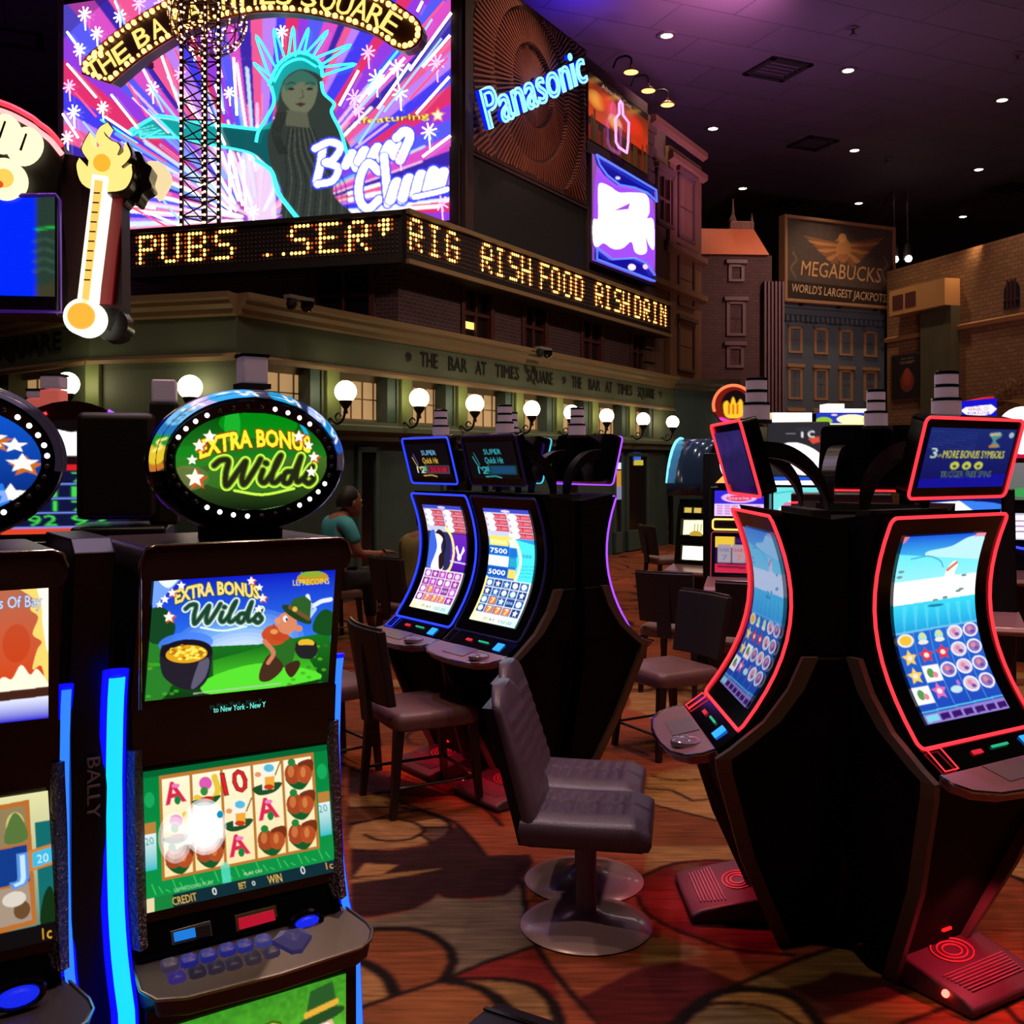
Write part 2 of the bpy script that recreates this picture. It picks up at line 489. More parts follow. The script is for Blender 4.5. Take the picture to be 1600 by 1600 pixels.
# ---------------------------------------------------------------- patterned carpet
def carpet():
    def ax(parts):
        out = []
        for a, b, d in parts: out += list(np.arange(a, b - 1e-6, d))
        return np.array(out + [parts[-1][1]])
    gx = ax([(XW0, -3, .5), (-3, -1.2, .05), (-1.2, 2.1, .0075), (2.1, 4, .03), (4, 9, .1), (9, XW1, .5)])
    gy = ax([(YW0, 2.3, .5), (2.3, 5.0, .0075), (5.0, 5.4, .012), (5.4, 9, .03), (9, 20, .06), (20, YW1, .5)])
    X, Y = np.meshgrid(gx, gy)
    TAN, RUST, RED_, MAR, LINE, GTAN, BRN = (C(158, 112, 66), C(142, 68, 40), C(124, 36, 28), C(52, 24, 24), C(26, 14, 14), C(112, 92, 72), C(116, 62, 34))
    # grain: contour bands of a smooth noise, like figured wood
    def vn(x, y, seed):
        rg = np.random.RandomState(seed); g = rg.rand(64, 64)
        x = x % 63; y = y % 63; x0 = np.floor(x).astype(int) % 63; y0 = np.floor(y).astype(int) % 63
        fx = x - np.floor(x); fy = y - np.floor(y); fx = fx * fx * (3 - 2 * fx); fy = fy * fy * (3 - 2 * fy)
        return (g[y0, x0] * (1 - fx) + g[y0, x0 + 1] * fx) * (1 - fy) + (g[y0 + 1, x0] * (1 - fx) + g[y0 + 1, x0 + 1] * fx) * fy
    f = vn(X * .9 + 5, Y * 1.1 + 3, 1) * 4.2 + vn(X * 2.1, Y * 2.6, 2) * 1.3
    fr_ = f % 1.0; reg = vn(X * .7 + 20, Y * .9 + 9, 4)
    col = np.where((reg > .55)[..., None], TAN, np.where((reg > .4)[..., None], RUST, BRN))
    col = np.where((fr_ > .55)[..., None], RUST * .8, col)
    col = np.where((fr_ > .86)[..., None], LINE * 1.6, col)
    A = col.copy()
    def W(pts): return np.array([FLR(x, y) for x, y in pts])
    def fill(pts, c, sm=False):
        P = W(spline(pts, 6, True) if sm else pts)
        j0, j1 = np.searchsorted(gy, [P[:, 1].min(), P[:, 1].max()]); i0, i1 = np.searchsorted(gx, [P[:, 0].min(), P[:, 0].max()])
        x, y = X[j0:j1, i0:i1], Y[j0:j1, i0:i1]; m = np.zeros(x.shape, bool)
        for k in range(len(P)):
            (xa, ya), (xb, yb) = P[k], P[(k + 1) % len(P)]
            if ya == yb: continue
            m ^= ((y < ya) != (y < yb)) & (x < (xb - xa) * (y - ya) / (yb - ya) + xa)
        A[j0:j1, i0:i1][m] = c
    def ln(pts, wd=.012, c=LINE, sm=True, end=None):
        P = W(spline(pts, 6) if sm else pts); n = len(P)
        for k in range(n - 1):
            r = (wd if end is None else wd + (end - wd) * k / n) / 2 + .004
            a, b = P[k], P[k + 1]
            j0, j1 = np.searchsorted(gy, [min(a[1], b[1]) - r, max(a[1], b[1]) + r]); i0, i1 = np.searchsorted(gx, [min(a[0], b[0]) - r, max(a[0], b[0]) + r])
            x, y = X[j0:j1, i0:i1], Y[j0:j1, i0:i1]; d = b - a; L = max(d @ d, 1e-12)
            t = np.clip(((x - a[0]) * d[0] + (y - a[1]) * d[1]) / L, 0, 1)
            A[j0:j1, i0:i1][(x - a[0] - t * d[0]) ** 2 + (y - a[1] - t * d[1]) ** 2 < r * r] = c
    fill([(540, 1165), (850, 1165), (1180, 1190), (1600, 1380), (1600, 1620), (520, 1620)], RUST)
    fill([(540, 1165), (700, 1165), (780, 1230), (700, 1240), (600, 1205), (540, 1195)], C(176, 84, 40))  # orange tone of the lit patch, painted into the rust
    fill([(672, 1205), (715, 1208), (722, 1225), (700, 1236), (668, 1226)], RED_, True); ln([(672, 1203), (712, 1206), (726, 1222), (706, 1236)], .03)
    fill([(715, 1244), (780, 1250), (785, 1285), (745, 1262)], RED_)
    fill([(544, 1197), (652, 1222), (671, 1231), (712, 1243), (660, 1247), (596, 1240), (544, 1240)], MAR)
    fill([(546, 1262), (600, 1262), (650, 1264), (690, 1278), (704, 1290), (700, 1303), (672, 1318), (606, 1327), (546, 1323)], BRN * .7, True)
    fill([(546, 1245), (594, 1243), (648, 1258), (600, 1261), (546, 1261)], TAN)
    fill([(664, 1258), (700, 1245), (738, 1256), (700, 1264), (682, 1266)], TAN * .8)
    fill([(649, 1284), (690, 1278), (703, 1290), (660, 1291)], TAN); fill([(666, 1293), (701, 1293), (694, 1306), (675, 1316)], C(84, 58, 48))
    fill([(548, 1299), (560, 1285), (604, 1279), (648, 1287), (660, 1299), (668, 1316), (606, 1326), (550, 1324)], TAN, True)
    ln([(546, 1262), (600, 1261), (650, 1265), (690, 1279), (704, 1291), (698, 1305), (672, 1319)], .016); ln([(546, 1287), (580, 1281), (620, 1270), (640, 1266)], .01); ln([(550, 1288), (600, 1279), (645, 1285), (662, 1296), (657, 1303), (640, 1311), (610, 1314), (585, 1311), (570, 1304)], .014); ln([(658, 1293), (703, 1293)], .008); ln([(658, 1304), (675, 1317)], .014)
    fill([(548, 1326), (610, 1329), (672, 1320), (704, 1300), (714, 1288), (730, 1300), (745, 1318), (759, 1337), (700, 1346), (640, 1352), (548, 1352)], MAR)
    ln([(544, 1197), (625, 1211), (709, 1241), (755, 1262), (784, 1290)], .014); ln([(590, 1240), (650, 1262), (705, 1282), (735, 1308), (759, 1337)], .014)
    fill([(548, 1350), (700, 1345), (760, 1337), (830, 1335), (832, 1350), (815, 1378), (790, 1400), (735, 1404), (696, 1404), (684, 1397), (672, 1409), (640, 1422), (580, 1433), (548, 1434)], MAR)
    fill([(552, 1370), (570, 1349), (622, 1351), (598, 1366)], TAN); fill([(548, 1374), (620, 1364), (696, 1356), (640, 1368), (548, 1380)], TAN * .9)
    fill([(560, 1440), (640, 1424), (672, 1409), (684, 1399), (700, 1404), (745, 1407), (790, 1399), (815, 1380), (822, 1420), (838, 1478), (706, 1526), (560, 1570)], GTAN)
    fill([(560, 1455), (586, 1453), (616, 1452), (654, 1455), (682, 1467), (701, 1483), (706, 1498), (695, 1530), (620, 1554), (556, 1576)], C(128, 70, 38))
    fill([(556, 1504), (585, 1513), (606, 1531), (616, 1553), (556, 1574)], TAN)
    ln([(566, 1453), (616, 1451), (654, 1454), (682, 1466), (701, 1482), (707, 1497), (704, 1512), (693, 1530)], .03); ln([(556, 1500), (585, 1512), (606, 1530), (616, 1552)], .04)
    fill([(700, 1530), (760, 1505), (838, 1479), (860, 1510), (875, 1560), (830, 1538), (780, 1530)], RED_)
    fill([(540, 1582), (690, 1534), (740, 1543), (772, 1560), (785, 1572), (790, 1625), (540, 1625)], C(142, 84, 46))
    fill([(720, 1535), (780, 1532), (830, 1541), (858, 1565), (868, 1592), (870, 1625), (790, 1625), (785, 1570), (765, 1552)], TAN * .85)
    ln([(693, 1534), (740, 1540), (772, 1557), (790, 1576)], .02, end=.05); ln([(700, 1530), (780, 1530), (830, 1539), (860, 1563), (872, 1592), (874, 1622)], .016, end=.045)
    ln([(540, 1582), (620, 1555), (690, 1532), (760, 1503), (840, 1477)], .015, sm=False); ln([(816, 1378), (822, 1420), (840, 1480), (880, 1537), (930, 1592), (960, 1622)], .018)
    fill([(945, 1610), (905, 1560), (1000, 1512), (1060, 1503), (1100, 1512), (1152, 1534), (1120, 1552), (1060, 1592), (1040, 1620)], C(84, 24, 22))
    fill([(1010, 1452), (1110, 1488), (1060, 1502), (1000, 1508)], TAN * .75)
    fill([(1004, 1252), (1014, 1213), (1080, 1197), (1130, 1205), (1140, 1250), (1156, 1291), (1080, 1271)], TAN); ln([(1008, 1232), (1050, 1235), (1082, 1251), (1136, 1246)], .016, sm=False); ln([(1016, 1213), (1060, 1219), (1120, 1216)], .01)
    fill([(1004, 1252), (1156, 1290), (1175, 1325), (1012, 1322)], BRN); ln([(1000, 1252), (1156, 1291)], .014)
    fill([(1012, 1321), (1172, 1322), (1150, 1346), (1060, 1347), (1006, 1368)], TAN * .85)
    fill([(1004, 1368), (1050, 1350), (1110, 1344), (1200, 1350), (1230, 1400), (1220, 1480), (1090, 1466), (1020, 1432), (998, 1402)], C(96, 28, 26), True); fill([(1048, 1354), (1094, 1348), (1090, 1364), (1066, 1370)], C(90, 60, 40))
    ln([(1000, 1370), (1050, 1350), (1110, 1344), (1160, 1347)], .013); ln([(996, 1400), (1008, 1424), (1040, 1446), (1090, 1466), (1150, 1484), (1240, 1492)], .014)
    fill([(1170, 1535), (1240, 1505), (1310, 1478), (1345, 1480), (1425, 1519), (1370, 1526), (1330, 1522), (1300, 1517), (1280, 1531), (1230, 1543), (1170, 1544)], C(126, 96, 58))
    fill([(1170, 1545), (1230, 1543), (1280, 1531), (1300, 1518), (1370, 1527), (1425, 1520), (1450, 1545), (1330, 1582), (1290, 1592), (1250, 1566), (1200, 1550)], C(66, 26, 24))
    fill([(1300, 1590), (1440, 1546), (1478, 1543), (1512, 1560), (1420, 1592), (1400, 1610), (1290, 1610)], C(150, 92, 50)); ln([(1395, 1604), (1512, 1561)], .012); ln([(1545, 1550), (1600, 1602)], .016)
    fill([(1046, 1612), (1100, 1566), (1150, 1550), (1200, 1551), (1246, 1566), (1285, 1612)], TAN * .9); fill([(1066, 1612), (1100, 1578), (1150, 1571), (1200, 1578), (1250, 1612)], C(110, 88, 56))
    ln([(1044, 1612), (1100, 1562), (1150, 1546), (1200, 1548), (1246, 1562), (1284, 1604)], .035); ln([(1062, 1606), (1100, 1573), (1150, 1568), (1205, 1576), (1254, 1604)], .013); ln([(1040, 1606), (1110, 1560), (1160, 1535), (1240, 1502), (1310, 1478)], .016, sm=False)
    # soften
    for _ in range(2):
        p = np.pad(A, ((1, 1), (1, 1), (0, 0)), 'edge'); A = (p[:-2, 1:-1] + p[2:, 1:-1] + p[1:-1, :-2] + p[1:-1, 2:] + 2 * A) / 6
    ny, nx = X.shape
    me = bpy.data.meshes.new('floor')
    i = np.arange((ny - 1) * nx).reshape(ny - 1, nx)[:, :-1].ravel(); F = np.c_[i, i + 1, i + nx + 1, i + nx]
    co = np.c_[X.ravel(), Y.ravel(), np.zeros(X.size)]
    me.vertices.add(len(co)); me.vertices.foreach_set('co', co.astype(np.float32).ravel())
    me.loops.add(F.size); me.loops.foreach_set('vertex_index', F.astype(np.int32).ravel())
    me.polygons.add(len(F)); me.polygons.foreach_set('loop_start', np.arange(0, F.size, 4, dtype=np.int32)); me.polygons.foreach_set('loop_total', np.full(len(F), 4, np.int32))
    me.update(calc_edges=True); me.validate()
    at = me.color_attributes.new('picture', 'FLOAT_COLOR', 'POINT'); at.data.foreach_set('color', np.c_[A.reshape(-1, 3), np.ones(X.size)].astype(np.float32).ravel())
    m = bpy.data.materials.new('carpet'); m.use_nodes = True; nt = m.node_tree; b = nt.nodes['Principled BSDF']
    b.inputs['Roughness'].default_value = .95; b.inputs['Specular IOR Level'].default_value = .15
    a = nt.nodes.new('ShaderNodeAttribute'); a.attribute_name = 'picture'
    tc = nt.nodes.new('ShaderNodeTexCoord'); mp = nt.nodes.new('ShaderNodeMapping'); mp.inputs['Rotation'].default_value = (0, 0, R(-14)); mp.inputs['Scale'].default_value = (5, 46, 1)
    n = nt.nodes.new('ShaderNodeTexNoise'); n.inputs['Scale'].default_value = 1; n.inputs['Detail'].default_value = 6
    r = nt.nodes.new('ShaderNodeMapRange'); r.inputs['From Min'].default_value = .3; r.inputs['From Max'].default_value = .7; r.inputs['To Min'].default_value = .55; r.inputs['To Max'].default_value = 1.25
    mx = nt.nodes.new('ShaderNodeVectorMath'); mx.operation = 'SCALE'
    L = nt.links.new
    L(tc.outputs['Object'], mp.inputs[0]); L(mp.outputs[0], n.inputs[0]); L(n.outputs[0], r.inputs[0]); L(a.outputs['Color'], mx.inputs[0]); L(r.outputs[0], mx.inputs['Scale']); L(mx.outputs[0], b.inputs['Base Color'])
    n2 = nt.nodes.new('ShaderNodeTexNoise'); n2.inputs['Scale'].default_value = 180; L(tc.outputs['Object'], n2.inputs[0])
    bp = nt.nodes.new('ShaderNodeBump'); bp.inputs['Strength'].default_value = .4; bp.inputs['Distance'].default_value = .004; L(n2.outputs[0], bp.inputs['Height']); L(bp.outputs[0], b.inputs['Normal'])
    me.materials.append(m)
    o = bpy.data.objects.new('floor', me); COL.objects.link(o); o['kind'] = 'structure'
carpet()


# ---------------------------------------------------------------- the bar building with its long sign fronts
FO = Vector((-2.838, 10.56, 0)); FU = Vector((.5107, .8598, 0)); FN = Vector((.8598, -.5107, 0))
FRZ = math.atan2(FU.y, FU.x)
def fY(px, o=0.0): return (7.833 - o) / (.5107 - (px - 800) / 1600 * .8598)
def fs(px, o=0.0):
    """distance along the long front of what is seen at photo column px, o = how far it stands out"""
    Y = fY(px, o); p = Vector(((px - 800) / 1600 * Y, Y, 0)); return (p - FO).dot(FU)
def fz(px, py, o=0.0): return H + (725 - py) / 1600 * fY(px, o)
def seg(A, B):
    A = Vector((A[0], A[1], 0)); B = Vector((B[0], B[1], 0)); d = (B - A); L = d.length
    return A, math.atan2(d.y, d.x), L
GREEN = mat('storefront_green_paint', (84, 92, 72), 0.55, noise=(2.5, .12))
DGREEN = mat('storefront_dark_green', (62, 82, 78), 0.5, noise=(2, .15))
CORN = mat('cornice_tan_paint', (128, 104, 72), 0.55, noise=(3, .1))
PIL = mat('pilaster_green', (104, 116, 66), 0.5)
BRICK = brick_mat('dark_purple_brick', (66, 40, 44), (52, 32, 36), (92, 70, 70), 4.0)
WOOD = mat('window_frame_maroon', (74, 34, 32), 0.5)
PANE = mat('dark_pane', (26, 20, 22), 0.15, spec=0.6)
LETT = mat('raised_letters_grey', (60, 62, 56), 0.35, 0.6)
LITP = mat('lit_curtain', (150, 120, 90), 0.7, emit=(214, 170, 116), k=0.55)
LITP.cycles.emission_sampling = 'NONE'

bar = thing('bar_storefront', 'long green bar storefront with raised letters and a row of lit transom windows', 'storefront', FO, FRZ)
def storefront(parent, L, wins, A0=0.0, ends=True):
    """one straight run of the green storefront; wins = [(x0, x1)] transom windows"""
    MB().box(A0, L, .0, .5, 2.74, 3.21).build('frieze', GREEN, parent)
    c = MB()
    c.prism([(0, 3.18), (-.05, 3.2), (-.06, 3.25), (-.12, 3.29), (-.13, 3.33), (-.17, 3.35), (-.17, 3.41), (.6, 3.41), (.6, 3.18)], A0, L, 'x')
    c.prism([(0, 2.72), (-.05, 2.72), (-.06, 2.76), (-.03, 2.78), (0, 2.8)], A0, L, 'x')
    c.build('cornice', CORN, parent, smooth=20)
    t = MB().prism([(.3, 1.93), (-.02, 1.93), (-.03, 2.0), (-.1, 2.04), (-.1, 2.1), (-.06, 2.12), (-.06, 2.16), (.3, 2.16)], A0, L, 'x')
    t.build('ledge', GREEN, parent, smooth=20)
    MB().box(A0, L, .12, .4, 0, 1.94).build('panel_wall', DGREEN, parent)
    x = A0
    for (a, b) in wins + [(L, None)]:
        if a - x > .02: MB().box(x, a, .0, .4, 2.15, 2.74).build('pier', GREEN, parent)
        x = b
    for (a, b) in wins:
        MB().box(a + .02, b - .02, .22, .24, 2.17, 2.74).build('window_pane', LITP, parent)
        f = MB()
        f.box(a, b, .17, .22, 2.16, 2.2).box(a, b, .17, .22, 2.66, 2.74)
        n = 5
        for k in range(1, n): f.box(a + (b - a) * k / n - .004, a + (b - a) * k / n + .004, .2, .22, 2.2, 2.66)
        f.box(a, b, .2, .22, 2.44, 2.455)
        f.build('window_muntins', CORN, parent)
        MB().box(b - .17, b - .01, .02, .2, 2.17, 2.72).build('dark_reveal', DGREEN, parent)  # dark board stands in for the shaded right reveal of the window
GS = [fs(p, .3) for p in (540, 655, 742, 831, 893, 948, 1005, 1051)]       # the globe lamps along the front
wins = []
edges = [.06] + [g - .02 for g in GS[:-1]]
for k, g in enumerate(GS[:-1]):
    wins.append(((.12 if k == 0 else GS[k - 1] + .28), g - .06))
wins.append((GS[6] + .28, GS[7] - .25))
LF = fs(1052)
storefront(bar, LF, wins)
for k, g in enumerate(GS[:-1]):
    MB().box(g - .02, g + .2, -.05, .0, 2.14, 2.74).build('pilaster', PIL, bar, bevel=.01)
# raised letters on the frieze
Mx = lambda s, z: Matrix.Translation((s, -.001, z)) @ Matrix.Rotation(R(90), 4, 'X')
zb = 2.92
for a, b, wd in ((656, 683, 'THE'), (700, 729, 'BAR'), (742, 759, 'AT'), (773, 810, 'TIMES'), (823, 863, 'SQUARE'),
                 (893, 908, 'THE'), (919, 937, 'BAR'), (945, 956, 'AT'), (964, 987, 'TIMES'), (996, 1022, 'SQUARE')):
    MB().text(wd, .2, Mx(fs(a), zb), .03, width=fs(b) - fs(a)).build('raised_lettering', LETT, bar)
for px in (637, 880, 1031):
    MB().lathe([(.0, 0), (.06, 0), (.05, .03), (0, .04)], 12, M=Matrix.Translation((fs(px), 0, zb + .1)) @ Matrix.Rotation(R(90), 4, 'X')).build('round_boss', LETT, bar)
# storefront doors and openings of the ground floor
def shop_door(parent, x0, x1, z1=1.86, lit=None, name='shop_window'):
    f = MB().box(x0, x0 + .07, .06, .14, .02, z1).box(x1 - .07, x1, .06, .14, .02, z1).box(x0, x1, .06, .14, z1 - .07, z1).box(x0, x1, .06, .14, .02, .4)
    f.build(name, DGREEN, parent, bevel=.008)
    MB().box(x0 + .07, x1 - .07, .1, .118, .4, z1 - .07).build('glass_pane', PANE, parent)
for a, b in ((556, 590), (690, 735), (762, 800), (880, 905), (958, 972), (978, 1012)):
    shop_door(bar, fs(a, -.1), fs(b, -.1))
SHOPLIT = neon('interior_lights', (255, 214, 120), 2.5, False)
for px, py, ww, hh, nm, cc, kk in ((964, 728, .28, .12, 'interior_sign', (240, 240, 250), .9), (964, 748, .28, .3, 'interior_picture', (215, 150, 60), .8),
                           (965, 770, .28, .25, 'interior_notice', (180, 170, 220), .5), (995, 714, .3, .16, 'interior_beer_sign', (60, 110, 220), .8),
                           (997, 723, .4, .1, 'interior_banner', (220, 200, 60), .8)):
    s = fs(px, -.1); z = fz(px, py, -.1)
    MB().box(s - ww / 2, s + ww / 2, .08, .099, z - hh / 2, z + hh / 2).build(nm, neon(nm, cc, kk, False), bar)

# chamfered corner and the far left run
A, rz, L = seg((-4.56, 11.05), (-2.838, 10.56))
chf = thing('bar_corner', 'plain green chamfered corner of the bar building behind the oval slot topper', 'storefront', A, rz)
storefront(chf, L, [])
MB().box(-.02, .16, -.05, .0, 2.14, 2.74).build('pilaster', PIL, chf, bevel=.01)
A, rz, L = seg((-9.5, 15.12), (-4.56, 11.05))
lft = thing('bar_side_facade', 'shadowed green side front of the bar with lit tiled window at the far left', 'storefront', A, rz)
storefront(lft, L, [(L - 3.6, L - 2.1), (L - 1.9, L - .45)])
m = MB(); m.text('SQUARE', .2, Matrix.Translation((L - 2.2, -.001, zb)) @ Matrix.Rotation(R(90), 4, 'X'), .03, width=1.6)
m.build('raised_lettering', LETT, lft)
# wall turning right at the far end of the front
PE = FO + FU * LF
A, rz, L = seg((PE.x, PE.y), (PE.x + 1.36, PE.y + .25))
end = thing('corner_storefront', 'dark teal green wall beyond the last globe lamp with moulded ledge', 'storefront', A, rz)
EG = mat('end_wall_teal', (40, 60, 62), .6, noise=(2, .1))
MB().box(0, L, 0, .3, 0, 3.2).build('wall_panel', EG, end)
MB().prism([(0, 3.15), (-.06, 3.18), (-.08, 3.24), (-.16, 3.28), (-.16, 3.38), (.3, 3.38), (.3, 3.15)], 0, L, 'x').build('cornice', mat('dark_cornice', (70, 62, 56), .6), end)
MB().prism([(0, 1.98), (-.05, 2.0), (-.05, 2.08), (0, 2.1)], 0, L, 'x').build('ledge', EG, end)

# brick storey with windows above the ledge
bo = -.4
bs0 = fs(622, bo)
brk = thing('brick_storey', 'dark brick upper storey with maroon sash windows above the green ledge', 'building', FO - FN * .4, FRZ)
ws = [(719, 770), (814, 854), (906, 941), (984, 1011)]
bx = MB(); x = bs0
for a, b in ws:
    a, b = fs(a, bo), fs(b, bo)
    bx.box(x, a, 0, .5, 3.38, 4.4); bx.box(a, b, 0, .5, 3.38, 3.5); bx.box(a, b, 0, .5, 4.36, 4.4); x = b
bx.box(x, LF + .1, 0, .5, 3.38, 4.4)
bx.build('brick_wall', BRICK, brk)
def sash(parent, a, b, z0, z1, lit=False, fm=WOOD, head=True, pane=PANE):
    f = MB()
    f.box(a, a + .09, -.04, .1, z0, z1).box(b - .09, b, -.04, .1, z0, z1).box(a, b, -.05, .1, z0, z0 + .07).box(a, b, -.04, .1, z1 - .08, z1)
    f.box((a + b) / 2 - .02, (a + b) / 2 + .02, .0, .06, z0, z1).box(a + .05, b - .05, 0, .06, (z0 + z1) / 2 - .025, (z0 + z1) / 2 + .025)
    if head: f.box(a - .06, b + .06, -.09, .02, z1, z1 + .1)
    w = f.build('window_frame', fm, parent, bevel=.008)
    MB().box(a + .06, b - .06, .06, .08, z0, z1).build('window_pane', pane, w)
    if lit:
        MB().box(a + .12, (a + b) / 2 + .05, .04, .058, z0 + .2, z0 + .3).build('window_light', neon('window_light', (255, 220, 110), 1.6, False), w)
for k, (a, b) in enumerate(ws):
    sash(brk, fs(a, bo), fs(b, bo), 3.45, 4.3, lit=(k == 0))
cpt = FO - FN * .4 + FU * bs0
A, rz, L = seg((cpt.x - .961 * 4.6, cpt.y + .276 * 4.6), (cpt.x, cpt.y))
br2 = thing('brick_storey', 'dark brick storey with wide blank window under the scrolling letter sign', 'building', A, rz)
# wide window on the left face, px 490-590
bx = MB(); a, b = L - 1.28, L - .32
bx.box(0, a, 0, .4, 3.38, 4.4).box(b, L, 0, .4, 3.38, 4.4).box(a, b, 0, .4, 3.38, 3.55)
bx.build('brick_wall', BRICK, br2)
sash(br2, a, b, 3.5, 4.35, head=False)
# blank wall behind the signs, up to the ceiling
SIGNW = mat('sign_wall_maroon', (52, 26, 30), .8, noise=(1.2, .25))
ub = thing('sign_backing', 'dark maroon wall carrying the neon signs above the brick storey', 'building', FO - FN * .45, FRZ)
MB().box(fs(708, -.45), fs(1012, -.45), 0, .3, 4.4, 9.0).build('face_board', SIGNW, ub)
# blank black billboard below the sunburst
MB2 = MB().box(fs(718, -.3), fs(917, -.3), 0, .12, 4.6, 6.16)
bb = thing('blank_billboard', 'blank black billboard under the sunburst panel', 'billboard', FO - FN * .32, FRZ)
MB2.build('board', mat('billboard_black', (17, 12, 14), .7), bb, bevel=.02)
fr = MB()
a, b = fs(718, -.3), fs(917, -.3)
for q in ((a - .05, a, 4.55, 6.2), (b, b + .05, 4.55, 6.2)): fr.box(q[0], q[1], -.04, .12, q[2], q[3])
fr.box(a, b, -.04, .12, 6.16, 6.2)
fr.build('frame', SIGNW, bb)

# stone building further along the same front
STONE = mat('tan_stone', (120, 84, 54), .8, noise=(2.0, .22), bump=(14, .5))
STONE2 = mat('grey_brown_stone', (92, 66, 50), .85, noise=(2.4, .25), bump=(10, .5))
sb = thing('stone_building', 'tan stone building front with tall carved windows past the blue neon beer sign', 'building', FO - FN * .3, FRZ)
a0, a1, a2 = fs(1013, -.3), fs(1047, -.3), fs(1096, -.3)
MB().box(a0, a1, .1, .6, 3.4, 8.75).build('corner_pier', STONE2, sb)
MB().box(a1, a2, 0, .5, 3.4, 8.35).build('front_wall', STONE, sb)
for z in (8.6, 8.1, 6.2, 5.35): MB().prism([(0, z - .1), (-.12, z - .04), (-.12, z + .08), (0, z + .1)], (a0 + .12 if z > 8.3 or z < 5.5 else a1 - .1), a2 + .1, 'x').build('string_course', STONE, sb)
qb = MB()
for k in range(20): qb.box(a0 - .02, a0 + (.5 if k % 2 else .38), .02, .12, 3.45 + k * .26, 3.45 + k * .26 + .22)
qb.build('quoins', STONE2, sb)
PANEB = mat('brown_pane', (60, 36, 26), .25)
wx0, wx1 = a1 + (a2 - a1) * .22, a1 + (a2 - a1) * .75
for z0, z1 in ((3.65, 4.75), (5.05, 6.25), (6.5, 7.9)):
    sash(sb, wx0, wx1, z0, z1, fm=STONE2, pane=PANEB)
wq = a0 + (a1 - a0) * .35
sash(sb, wq, wq + .9, 6.6, 7.7, fm=STONE2, pane=PANEB)

# reddish building with lit mansard roof
REDB = brick_mat('dark_red_brick', (70, 36, 34), (58, 30, 30), (48, 28, 28), 3.0)  # dark reddish brick
rb = thing('red_brick_building', 'dim red building with glowing mansard roof and spire', 'building', (4.85, 25.2, 0), R(4))
def lx(px, Y=25.2): return (px - 800) / 1600 * Y - 4.85
def lz(py, Y=25.2): return H + (725 - py) / 1600 * Y
MB().box(lx(1092), lx(1208), 0, 1.5, 0, lz(398)).build('wall_face', REDB, rb)
ROOF = mat('mansard_sheet', (176, 92, 58), .55, noise=(3, .1))
MB().loft([[(lx(1090), -.1, lz(398)), (lx(1202), -.1, lz(398)), (lx(1202), 1.5, lz(398)), (lx(1090), 1.5, lz(398))],
           [(lx(1095), .35, lz(352)), (lx(1186), .35, lz(352)), (lx(1186), 1.4, lz(352)), (lx(1095), 1.4, lz(352))]]).build('mansard_roof', ROOF, rb)
rl = MB()
for k in range(16):
    x = lx(1150) + (lx(1186) - lx(1150)) * k / 15
    rl.box(x - .012, x + .012, .38, .41, lz(352), lz(340))
rl.box(lx(1150), lx(1186), .37, .42, lz(341), lz(339))
rl.build('roof_railing', mat('railing_brown', (110, 60, 44), .6), rb)
MB().lathe([(.12, lz(352)), (.1, lz(335)), (.04, lz(325)), (.015, lz(300))], 8, (lx(1157), .6, 0)).build('spire', STONE2, rb)
MB().lathe([(.05, lz(352)), (.03, lz(335)), (.005, lz(326))], 6, (lx(1184), .4, 0)).build('finial', STONE2, rb)
for (xa, xb, ya, yb, nm) in ((1135, 1166, 470, 525, 'w'), (1135, 1163, 540, 575, 'w'), (1138, 1164, 412, 440, 'w')):
    sash(rb, lx(xa), lx(xb), lz(yb), lz(ya), fm=WOOD)
# ribbed pilaster strip between red and blue buildings
pb = MB()
for k in range(6): pb.box(lx(1193) + k * .09, lx(1193) + k * .09 + .05, -.16, .0, 0, lz(440))
pb.build('ribbed_pilaster', mat('ribs_mauve', (86, 56, 60), .7), rb)
spot('roof_uplight', (5.6, 23.6, 7.2), (5.5, 25.6, 7.6), (1.0, .5, .3), 28, 70, .8, .1)

# blue grey building with the big jackpot billboard on its roof
A, rz, L = seg((7.781, 30.0), (7.781 + .917 * 4.05, 30 + .399 * 4.05))
BLUEG = mat('blue_grey_plaster', (76, 86, 96), .75, noise=(1.5, .1))
TANW = mat('tan_window_trim', (150, 112, 74), .6)
PTAN = mat('tan_blind', (158, 112, 72), .6, noise=(3, .12))
bl = thing('blue_grey_building', 'blue grey building with four columns of tan windows under the eagle billboard', 'building', A, rz)
MB().box(0, L, 0, 1.2, 0, 6.3).build('wall_face', BLUEG, bl)
cb = MB().prism([(0, 6.0), (-.1, 6.05), (-.16, 6.2), (-.22, 6.25), (-.22, 6.38), (0, 6.4)], -.05, L + .05, 'x')
for k in range(22): cb.box(.02 + k * L / 22, .02 + k * L / 22 + .1, -.15, 0, 5.86, 6.02)
cb.build('cornice', BLUEG, bl)
for k, f in enumerate((.12, .355, .59, .81)):
    c = f * L
    for r, (z0, z1) in enumerate(((5.0 - .02, 5.62), (3.42, 4.28), (2.1, 2.95))):
        z0, z1 = ((4.92, 5.72), (3.55, 4.5), (2.35, 3.2))[r]
        c = (.155 + .235 * k) * L
        sash(bl, c - .26, c + .26, z0, z1, lit=(r == 0), fm=TANW, head=(r != 0), pane=(PANEB if r == 0 else PTAN))
        if r == 0:
            MB().loft([[(c + .3 * math.cos(t), y, z1 + .16 * math.sin(t)) for t in np.linspace(0, PI, 9)] for y in (-.06, .02)]).build('window_arch', BLUEG, bl)

